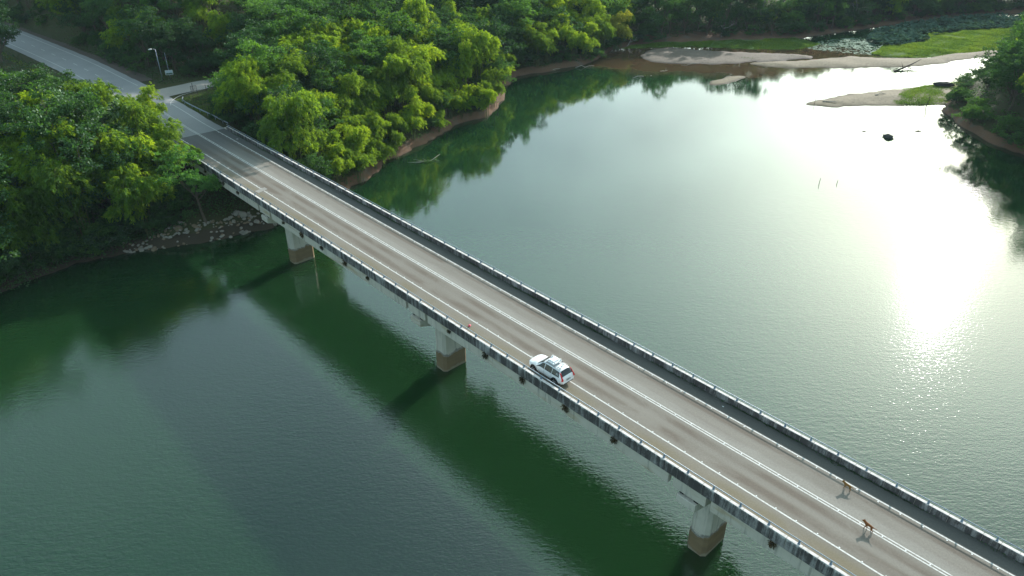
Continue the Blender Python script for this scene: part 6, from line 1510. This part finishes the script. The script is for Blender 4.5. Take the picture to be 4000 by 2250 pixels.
# roof rack: two bars, a wide white equipment box with lid, small sensors
rack = mesh_obj("roof_rack", MB().tube([(-0.05, -0.72, 1.86), (-0.05, 0.72, 1.86)], 0.025, 6).tube([(-1.05, -0.72, 1.86), (-1.05, 0.72, 1.86)], 0.025, 6)
   .box(-0.09, -0.01, 0.56, 0.64, 1.77, 1.86).box(-0.09, -0.01, -0.64, -0.56, 1.77, 1.86).box(-1.09, -1.01, 0.56, 0.64, 1.77, 1.86).box(-1.09, -1.01, -0.64, -0.56, 1.77, 1.86).mesh("roof_rack"), M['alloy'], car)
bx = mesh_obj("equipment_box", MB().box(-1.00, 0.10, -0.60, 0.60, 1.885, 2.00).mesh("equipment_box", bevel=0.05), M['car_paint'], rack)
mesh_obj("box_lid", MB().box(-0.78, -0.12, -0.42, 0.42, 1.995, 2.10).mesh("box_lid", bevel=0.05), M['car_paint'], bx)
for (x, y, hh, r_, mt) in ((0.02, -0.30, 0.20, 0.07, 'white_paint'), (-0.10, 0.46, 0.12, 0.05, 'galv'), (-0.95, 0.40, 0.10, 0.05, 'galv'), (-0.90, -0.48, 0.14, 0.06, 'white_paint')):
    mesh_obj("sensor", MB().tube([(x, y, 1.99), (x, y, 1.99 + hh), (x, y, 2.0 + hh)], [r_, r_, r_ * 0.5], 10).mesh("sensor"), M[mt], rack)
for (x, y) in ((-1.35, 0.28), (-1.5, -0.05), (-1.38, -0.36), (-1.62, 0.30)):
    mesh_obj("antenna_base", MB().tube([(x, y, 1.73), (x, y, 1.80), (x, y, 1.82)], [0.10, 0.08, 0.03], 9).mesh("antenna_base"), M['white_paint'], rack)

# ---------------------------------------------------------------- dogs
def dog(name, loc, heading, mat, label, head_turn=0.0, stride=0.1, tail_up=0.25, s=1.0):
    e = empty(name, loc, heading); e.scale = (s, s, s)
    P = []; E = []; RR = []
    def ad(p, r, par=None):
        P.append(p); RR.append(r)
        if par is not None: E.append((par, len(P) - 1))
        return len(P) - 1
    pel = ad((-0.26, 0, 0.50), (0.085, 0.095)); sp = ad((-0.05, 0, 0.51), (0.085, 0.10), pel); ch = ad((0.20, 0, 0.50), (0.10, 0.13), sp)
    nk = ad((0.36, 0.02, 0.62), (0.065, 0.075), ch); hd = ad((0.45, 0.03 + head_turn * .4, 0.71), (0.065, 0.07), nk)
    mz = ad((0.55, 0.04 + head_turn, 0.685), (0.036, 0.035), hd); ad((0.61, 0.045 + head_turn * 1.4, 0.672), (0.026, 0.024), mz)
    for sg in (1, -1):
        ad((0.43, 0.045 * sg + head_turn * .3, 0.83), (0.012, 0.022), hd)
        st = stride * sg
        el = ad((0.18, 0.085 * sg, 0.36), (0.045, 0.05), ch); wr = ad((0.20 + st * .5, 0.085 * sg, 0.19), (0.027, 0.03), el); pw = ad((0.20 + st, 0.085 * sg, 0.035), (0.024, 0.024), wr); ad((0.25 + st, 0.085 * sg, 0.022), (0.028, 0.02), pw)
        kn = ad((-0.20 - st * .2, 0.085 * sg, 0.34), (0.055, 0.065), pel); hk = ad((-0.34 - st * .6, 0.085 * sg, 0.20), (0.025, 0.03), kn); hp = ad((-0.31 - st, 0.085 * sg, 0.035), (0.023, 0.023), hk); ad((-0.26 - st, 0.085 * sg, 0.022), (0.028, 0.02), hp)
    t1 = ad((-0.37, 0, 0.52), (0.028, 0.028), pel); t2 = ad((-0.52, 0.02, 0.50 + tail_up * .5), (0.02, 0.02), t1); ad((-0.66, 0.03, 0.48 + tail_up), (0.012, 0.012), t2)
    me = bpy.data.meshes.new("dog_body"); me.from_pydata(P, E, []); me.update(); me.materials.append(mat)
    b = bpy.data.objects.new("body", me); link(b, e)
    sk = b.modifiers.new("skin", 'SKIN'); sk.use_smooth_shade = True
    for i, r_ in enumerate(RR): me.skin_vertices[0].data[i].radius = (r_[0] * 1.18, r_[1] * 1.18)
    for i in range(len(P)): me.skin_vertices[0].data[i].use_root = (i == 0)
    sb = b.modifiers.new("sub", 'SUBSURF'); sb.levels = 1; sb.render_levels = 2
    dgp = bpy.context.evaluated_depsgraph_get(); real = bpy.data.meshes.new_from_object(b.evaluated_get(dgp))
    b.modifiers.clear(); b.data = real
    eye = MB()
    for sg in (1, -1): eye.tube([(0.495, 0.055 * sg + head_turn * .55, 0.725), (0.505, 0.06 * sg + head_turn * .55, 0.727)], 0.012, 6)
    mesh_obj("eyes", eye.mesh("eyes"), M['rubber'], e)
    mesh_obj("nose", MB().tube([(0.628, 0.046 + head_turn * 1.5, 0.675), (0.645, 0.047 + head_turn * 1.5, 0.675)], [0.02, 0.014], 7).mesh("nose"), M['rubber'], e)
    tag(e, label, "dog"); return e
def heading(d0, n0, d1, n1):
    a = bw(d0, n0); b = bw(d1, n1); return math.atan2(b.y - a.y, b.x - a.x)
dog("dog", bw(-9.85, 46.98, ROAD_Z + 0.022), heading(-9.6, 46.9, -10.3, 46.95), M['fur_a'], "reddish brown dog walking along the double centre line", 0.05, 0.09, 0.12, 0.97)
dog("dog", bw(-12.95, 49.92, ROAD_Z + 0.012), heading(-12.6, 49.9, -13.2, 49.9), M['fur_b'], "tan dog standing beside the far edge line near the shaded shoulder", 0.06, 0.04, -0.12, 0.9)
# ---------------------------------------------------------------- rocks
def rock_mesh(seed, sub=1):
    rr = np.random.default_rng(seed); bm = bmesh.new(); bmesh.ops.create_icosphere(bm, subdivisions=sub, radius=0.5)
    sc_ = rr.uniform(0.6, 1.2, 3) * np.array([1.15, 0.9, 0.65])
    for v_ in bm.verts:
        k = 1 + rr.normal() * 0.13; v_.co = Vector((v_.co.x * sc_[0] * k, v_.co.y * sc_[1] * k, v_.co.z * sc_[2] * k))
    me = bpy.data.meshes.new("stone"); bm.to_mesh(me); bm.free(); return me
rk = [rock_mesh(i) for i in range(8)]
for i, m_ in enumerate(rk): m_.materials.append(M['stone'] if i % 3 else M['stone_b'])
rip = tag(empty("stone_revetment", (-48, 112.5, 0.3)), "band of loose pale stones along the left waterline beneath the bridge", "rocks")
RL = np.array([(-64.5, 106.4), (-57.6, 108.9), (-49.9, 111.9), (-41.9, 117.5), (-37.0, 123.5)])
sl = np.concatenate([[0], np.cumsum(np.linalg.norm(np.diff(RL, axis=0), axis=1))])
rq = random.Random(11)
pts = []
for i in range(285):
    s_ = rq.uniform(0, sl[-1]); x = np.interp(s_, sl, RL[:, 0]); y = np.interp(s_, sl, RL[:, 1])
    wd = np.interp(s_ / sl[-1], [0, .25, .6, 1], [1.0, 2.4, 4.0, 3.0])
    o_ = rq.uniform(-0.3, wd); x += -0.42 * o_; y += 0.9 * o_
    pts.append((x, y, (1.3 if rq.random() < .12 else 0.68) * rq.uniform(0.45, 1.25)))
zz = terrain(np.array([(p[0], p[1]) for p in pts]))
for i, ((x, y, s_), z) in enumerate(zip(pts, zz)):
    o = mesh_obj("stone", rk[i % 8], None, rip, (x + 48, y - 112.5, max(float(z), -0.1) + s_ * 0.12 - 0.3), (rq.uniform(-.4, .4), rq.uniform(-.4, .4), rq.uniform(0, 6)), (s_,) * 3)
def boulder(x, y, z, sx, sy, sz, seed, label):
    o = mesh_obj("boulder", rock_mesh(seed, 3), M['rock'], None, (x, y, z), (0, 0, seed), (sx, sy, sz)); return tag(o, label, "rock")
boulder(88.7, 165.0, 0.1, 3.0, 1.9, 2.0, 71, "lone dark boulder breaking the glaring water")
boulder(123.9, 208.6, 1.0, 4.4, 2.6, 2.8, 72, "grey boulder on the grassy root of the sandy spit")

# ---------------------------------------------------------------- driftwood, sticks, poles
def stick(name, pts, r, mat, label, cat, n=6):
    o = mesh_obj(name, MB().tube(pts, r, n).mesh(name, True), M[mat]); return tag(o, label, cat)
stick("stake", [(62.0, 136.6, -0.6), (62.05, 136.6, 0.5), (62.1, 136.62, 1.15)], [0.06, 0.055, 0.04], 'dark_wood', "thin stake standing in open water, the one farther from the bank", "stake")
stick("stake", [(65.6, 136.6, -0.6), (65.65, 136.62, 0.3), (65.7, 136.65, 0.75)], [0.06, 0.055, 0.04], 'dark_wood', "short stake standing in open water beside a taller one", "stake")
stick("floating_log", [(84.3, 169.2, 0.02), (84.8, 169.35, 0.05), (85.3, 169.4, 0.02)], [0.05, 0.1, 0.05], 'dark_wood', "small dark log floating left of the boulder", "log")
stick("floating_log", [(97.2, 169.4, 0.02), (98.0, 169.6, 0.08), (98.7, 169.5, 0.02)], [0.06, 0.14, 0.05], 'dark_wood', "small dark log floating right of the boulder", "log")
stick("stake", [(80.8, 191.5, 0.0), (80.8, 191.5, 1.5), (80.85, 191.5, 2.2)], [0.05, 0.045, 0.03], 'dark_wood', "upright stake at the tip of the sandy spit", "stake")
stick("stake", [(109.9, 190.0, -0.6), (110.1, 190.0, 1.2), (110.5, 190.0, 2.4)], [0.09, 0.08, 0.06], 'dark_wood', "leaning stake in the water below the spit", "stake")
# a dark bird drying on the leaning stake
bird = MB(); bird.tube([(-0.28, 0, 0.1), (-0.1, 0, 0.22), (0.05, 0, 0.42), (0.06, 0, 0.58), (0.16, 0, 0.60)], [0.03, 0.12, 0.09, 0.05, 0.015], 7)
tag(mesh_obj("bird", bird.mesh("bird", True), M['dark_wood'], None, (110.3, 190.0, 2.28)), "dark water bird perched on the leaning stake", "bird")
ft = MB(); fr = np.random.default_rng(4)
ft.tube([(118.5, 227.2, 0.0), (122, 229.5, 0.5), (126, 232.4, 1.0), (130.2, 235.2, 1.9)], [0.28, 0.24, 0.18, 0.08], 7)
for i in range(16):
    p = np.array([118.5 + fr.uniform(0, 6), 227.2 + fr.uniform(0, 4), 0.3]); q = p + fr.normal(size=3) * np.array([1.8, 1.0, 0.8]); q[2] = abs(q[2])
    ft.tube([p, (p + q) / 2 + fr.normal(size=3) * .15, q], [0.09, 0.06, 0.02], 5)
tag(mesh_obj("fallen_tree", ft.mesh("fallen_tree", True), M['dark_wood']), "fallen bare tree lying in the shallows below the long sandbank", "fallen tree")
# floating leafy branch near the red bank
fb = MB(); fb.tube([(-22.5, 148.6, 0.0), (-20, 148.4, 0.12), (-17.5, 149.6, 0.1), (-15.8, 151.2, 0.9)], [0.05, 0.09, 0.08, 0.03], 6)
for i in range(9):
    p = np.array([-20.5 + i * 0.5, 148.6 + i * .15, 0.1]); q = p + fr.normal(size=3) * np.array([.9, .6, .35]); q[2] = abs(q[2]) + .05
    fb.tube([p, q], [0.04, 0.015], 4)
fbo = mesh_obj("floating_branch", fb.mesh("floating_branch", True), M['dead_wood']); tag(fbo, "fallen branch with a few green leaves floating below the red bank", "branch")
n = 150; bb = np.column_stack([fr.normal(size=n) * 1.1 - 18.8, fr.normal(size=n) * .35 + 148.9, np.abs(fr.normal(size=n)) * .2 + .05]); ln = fr.uniform(.2, .4, n)
mesh_obj("leaves", leaf_mesh("leaves", bb, unit(fr.normal(size=(n, 3))), ln, ln * .5, fr, M['broad_leaf']), None, fbo)
dl = [((36.5, 219.6, 0.03), (42.5, 222.2, 0.10), "long pale branch floating off the muddy point"), ((20, 231.6, .1), (26, 233.4, .25), "bleached driftwood log on the muddy point"), ((9, 226.5, .25), (15, 229.4, .35), "driftwood log on the brown shore below the headland"),
      ((60, 236.5, .35), (54, 235.2, .1), "weathered log at the edge of the grey mudbank"), ((100, 198.5, .75), (103.5, 199.8, .8), "weathered branch lying on the sandy spit"), ((83.5, 193.0, .55), (87.2, 192.2, .55), "dark log at the tip of the sandy spit"),
      ((46, 227.5, .05), (48.5, 228.4, .15), "short stick in the brown shallows")]
for a, b, lb in dl:
    a = np.array(a); b = np.array(b); mb = MB(); mb.tube(limb_path(a, b, fr, 5, .2), list(np.linspace(.13, .05, 5)), 6)
    for k in range(3):
        p = a + (b - a) * fr.uniform(.3, .9); q = p + fr.normal(size=3) * np.array([.8, .5, .3]); q[2] = max(q[2], .05); mb.tube([p, q], [.05, .015], 4)
    tag(mesh_obj("driftwood", mb.mesh("driftwood", True), M['dead_wood']), lb, "driftwood")
bt = bare_tree(5, 12.5)
tag(mesh_obj("bare_tree", bt, None, None, (76.5, 274.6, 0.9)), "pale leafless tree standing alone on the far shore", "tree")
tag(mesh_obj("bare_tree", bare_tree(8, 7.0), None, None, (40.5, 262.0, 0.5), (0.2, 0.55, 0.4)), "leaning leafless tree beside the yellow bamboo on the far shore", "tree")

for x, y, hh, sd_i, lb in ((-30, 176, 13, 21, "pale dead tree rising out of the bamboo, nearest the red bank"), (-14, 198, 14, 22, "pale dead tree on the headland, nearest the lake"), (-52, 171, 11, 23, "thin dead tree beside the side road"), (-22, 208, 15, 24, "tall pale dead tree on the shaded headland"), (-74, 116, 12, 25, "thin dead tree among the left bank trees"), (132, 296, 14, 26, "pale dead tree behind the lily pads")):
    tag(mesh_obj("dead_tree", bare_tree(sd_i, hh), None, None, (x, y, tz(x, y) - 0.1)), lb, "tree")

# ---------------------------------------------------------------- street lamp, sign, posts, guard rail
lp = empty("street_lamp", (-83.3, 173.8, ROAD_Z - 0.12)); tag(lp, "tall grey street lamp on the verge opposite the junction", "street lamp")
mesh_obj("pole", MB().tube([(0, 0, 0), (0, 0, 3.5), (0, 0, 7.4)], [0.10, 0.085, 0.06], 9).mesh("pole", True), M['galv'], lp)
mesh_obj("arm", MB().tube([(0, 0, 7.3), (-0.35, -0.3, 7.55), (-0.8, -0.7, 7.55)], [0.045, 0.04, 0.035], 7).mesh("arm", True), M['galv'], lp)
mesh_obj("lamp_head", MB().tube([(-0.55, -0.5, 7.57), (-0.85, -0.75, 7.58), (-1.2, -1.05, 7.54)], [0.09, 0.16, 0.05], 8).mesh("lamp_head", True), M['white_paint'], lp)
sg = empty("road_sign", (-82.0, 175.2, ROAD_Z - 0.12)); tag(sg, "white framed picture board on a post beside the street lamp", "sign")
mesh_obj("post", MB().tube([(0, 0, 0), (0, 0, 1.7), (0, 0, 6.3)], [0.06, 0.055, 0.035], 7).mesh("post", True), M['galv'], sg)
rz = R(24)
pn = mesh_obj("board", MB().box(-0.85, 0.85, -0.05, 0.0, 1.05, 2.15).mesh("board", bevel=0.01), M['white_paint'], sg, (0.05, -0.12, 0.15), (0, 0, rz))
mesh_obj("picture", raw_mesh("picture", [(-0.74, -0.056, 1.14), (0.74, -0.056, 1.14), (0.74, -0.056, 2.06), (-0.74, -0.056, 2.06)], [(0, 1, 2, 3)]), M['picture'], pn)
for i, (x, y, hh, lb) in enumerate(((-72.6, 164.8, 1.9, "thin grey post on the verge nearest the junction curve"), (-69.3, 164.0, 1.8, "thin grey post on the verge near the yellow gate post"))):
    o = mesh_obj("fence_post", MB().tube([(0, 0, -0.3), (0, 0, hh)], 0.05, 6).box(-0.06, 0.06, -0.06, 0.06, hh, hh + 0.03).mesh("fence_post"), M['dark_wood'], None, (x, y, ROAD_Z - 0.14)); tag(o, lb, "post")
# leaning mesh gate panel
gt = empty("mesh_gate", (-69.0, 157.0, ROAD_Z - 0.15), R(20)); tag(gt, "dark wire mesh gate panel standing on the grassy verge", "gate")
mesh_obj("frame", MB().tube([(-0.6, 0, 0), (-0.6, 0, 3.4)], 0.04, 6).tube([(0.6, 0, 0), (0.6, 0, 3.4)], 0.04, 6).tube([(-0.6, 0, 3.4), (0.6, 0, 3.4)], 0.04, 6).tube([(-0.6, 0, 0.3), (0.6, 0, 0.3)], 0.04, 6).mesh("frame"), M['dark_wood'], gt)
ms = MB()
for k in range(11): ms.box(-0.58 + k * 0.116 - .008, -0.58 + k * 0.116 + .008, -0.006, 0.006, 0.3, 3.4)
for k in range(24): ms.box(-0.6, 0.6, -0.0075, 0.0075, 0.35 + k * 0.13, 0.362 + k * 0.13)
mesh_obj("wire_mesh", ms.mesh("wire_mesh"), M['dark_wood'], gt)
# yellow gate post and blue drum half hidden in the bamboo
yp = mesh_obj("gate_post", MB().box(-0.14, 0.14, -0.14, 0.14, -0.3, 1.9).box(-0.18, 0.18, -0.18, 0.18, 1.9, 1.98).mesh("gate_post", bevel=0.02), M['yellow_paint'], None, (-68.6, 169.0, ROAD_Z - 0.1)); tag(yp, "yellow gate post at the side road entrance", "post")
yk = mesh_obj("gate_post", MB().box(-0.10, 0.10, -0.10, 0.10, -0.3, 1.9).box(-0.13, 0.13, -0.13, 0.13, 1.9, 1.96).mesh("gate_post", bevel=0.02), M['black_plastic'], None, (-69.1, 168.8, ROAD_Z - 0.1)); tag(yk, "black gate post touching the yellow one at the side road", "post")
bb_ = mesh_obj("waste_bin", MB().prism([(-0.75, -0.5), (0.75, -0.5), (0.75, 0.5), (-0.75, 0.5)], 0.12, 1.2).add([(-0.8, -0.55, 1.2), (0.8, -0.55, 1.2), (0.8, 0.55, 1.3), (-0.8, 0.55, 1.3), (-0.8, -0.55, 1.27), (0.8, -0.55, 1.27), (0.8, 0.55, 1.37), (-0.8, 0.55, 1.37)], [(0, 3, 2, 1), (4, 5, 6, 7), (0, 1, 5, 4), (1, 2, 6, 5), (2, 3, 7, 6), (3, 0, 4, 7)]).mesh("waste_bin", bevel=0.03), M['blue_paint'], None, (-66.9, 168.6, ROAD_Z - 0.2), (0, 0, R(40))); tag(bb_, "blue waste bin behind the yellow gate post", "bin")

gr = empty("guard_rail", (-66, 150.5, ROAD_Z - 0.14)); tag(gr, "galvanised guard rail curving round the junction verge to the far parapet", "guard rail")
GC = catmull([(-72.4, 158.6), (-71.2, 155.6), (-66.0, 150.0), (-61.0, 145.0), (-56.2, 139.9)], 6)
prof = [(0.0, 0.42), (0.05, 0.47), (0.0, 0.55), (0.05, 0.63), (0.0, 0.70)]
vv = []; ff = []
T_ = np.gradient(GC, axis=0); T_ /= np.linalg.norm(T_, axis=1)[:, None]
for p, t_ in zip(GC, T_):
    for o_, z_ in prof: vv.append((p[0] + t_[1] * o_ * -1 + 66, p[1] - t_[0] * o_ * -1 - 150.5, z_ + 0.05))
k = len(prof)
for i in range(len(GC) - 1):
    for j in range(k - 1): ff.append((i * k + j, (i + 1) * k + j, (i + 1) * k + j + 1, i * k + j + 1))
gb = mesh_obj("beam", raw_mesh("beam", vv, ff), M['galv'], gr)
sd = gb.modifiers.new("solid", 'SOLIDIFY'); sd.thickness = 0.006
pmn = MB().box(-0.05, 0.05, -0.05, 0.05, -0.3, 0.78).mesh("post", bevel=0.01)
for i in range(1, len(GC), 3):
    mesh_obj("post", pmn, M['galv'], gr, (GC[i][0] + T_[i][1] * 0.09 + 66, GC[i][1] - T_[i][0] * 0.09 - 150.5, 0))
# far road: a short rail where the road leaves the frame
g2 = empty("guard_rail", (-149.5, 241.0, ROAD_Z - 0.1), R(130)); tag(g2, "short grey guard rail half buried in grass where the road leaves the frame", "guard rail")
mesh_obj("beam", MB().box(-4, 4, -0.03, 0.03, 0.45, 0.75).mesh("beam", bevel=0.01), M['galv'], g2)
for x in (-3.6, -1.2, 1.2, 3.6): mesh_obj("post", pmn, M['galv'], g2, (x, 0.09, 0))

# pink plastic bag on the near shoulder; scraps of litter
pk = rock_mesh(33, 2); 
tag(mesh_obj("plastic_bag", pk, M['pink'], None, bw(-53.1, 42.6, ROAD_Z + 0.1), (0, 0, 1), (0.32, 0.36, 0.36)), "crumpled pink plastic bag on the near shoulder", "bag")
for d, n_, s_, lb in ((-25.9, 51.5, .3, "scrap of pale litter on the shaded shoulder nearest the tan dog"), (-131.8, 51.4, .38, "scrap of pale litter on the shoulder at the far end of the bridge"), (-94.9, 42.1, .2, "scrap of pale litter on the near shoulder of the bridge")):
    tag(mesh_obj("litter", rock_mesh(int(-d)), M['white_paint'], None, bw(d, n_, ROAD_Z + 0.03), (0, 0, d), (s_, s_ * .6, s_ * .25)), lb, "litter")

# ---------------------------------------------------------------- haze in the air
if HAZE:
    hz = NT("haze"); pv_ = hz.node("ShaderNodeVolumePrincipled")
    pv_.inputs["Color"].default_value = (0.70, 0.86, 1.0, 1); pv_.inputs["Density"].default_value = HAZE; pv_.inputs["Anisotropy"].default_value = 0.1
    hz.l.new(pv_.outputs[0], hz.out.inputs["Volume"])
    hz.m.cycles.homogeneous_volume = True
    hb = mesh_obj("haze", MB().box(-1003, 1003, -1003, 1003, -7, 125).mesh("haze"), hz.m); tag(hb, "thin bluish haze filling the air over the lake", "haze", None, "stuff")
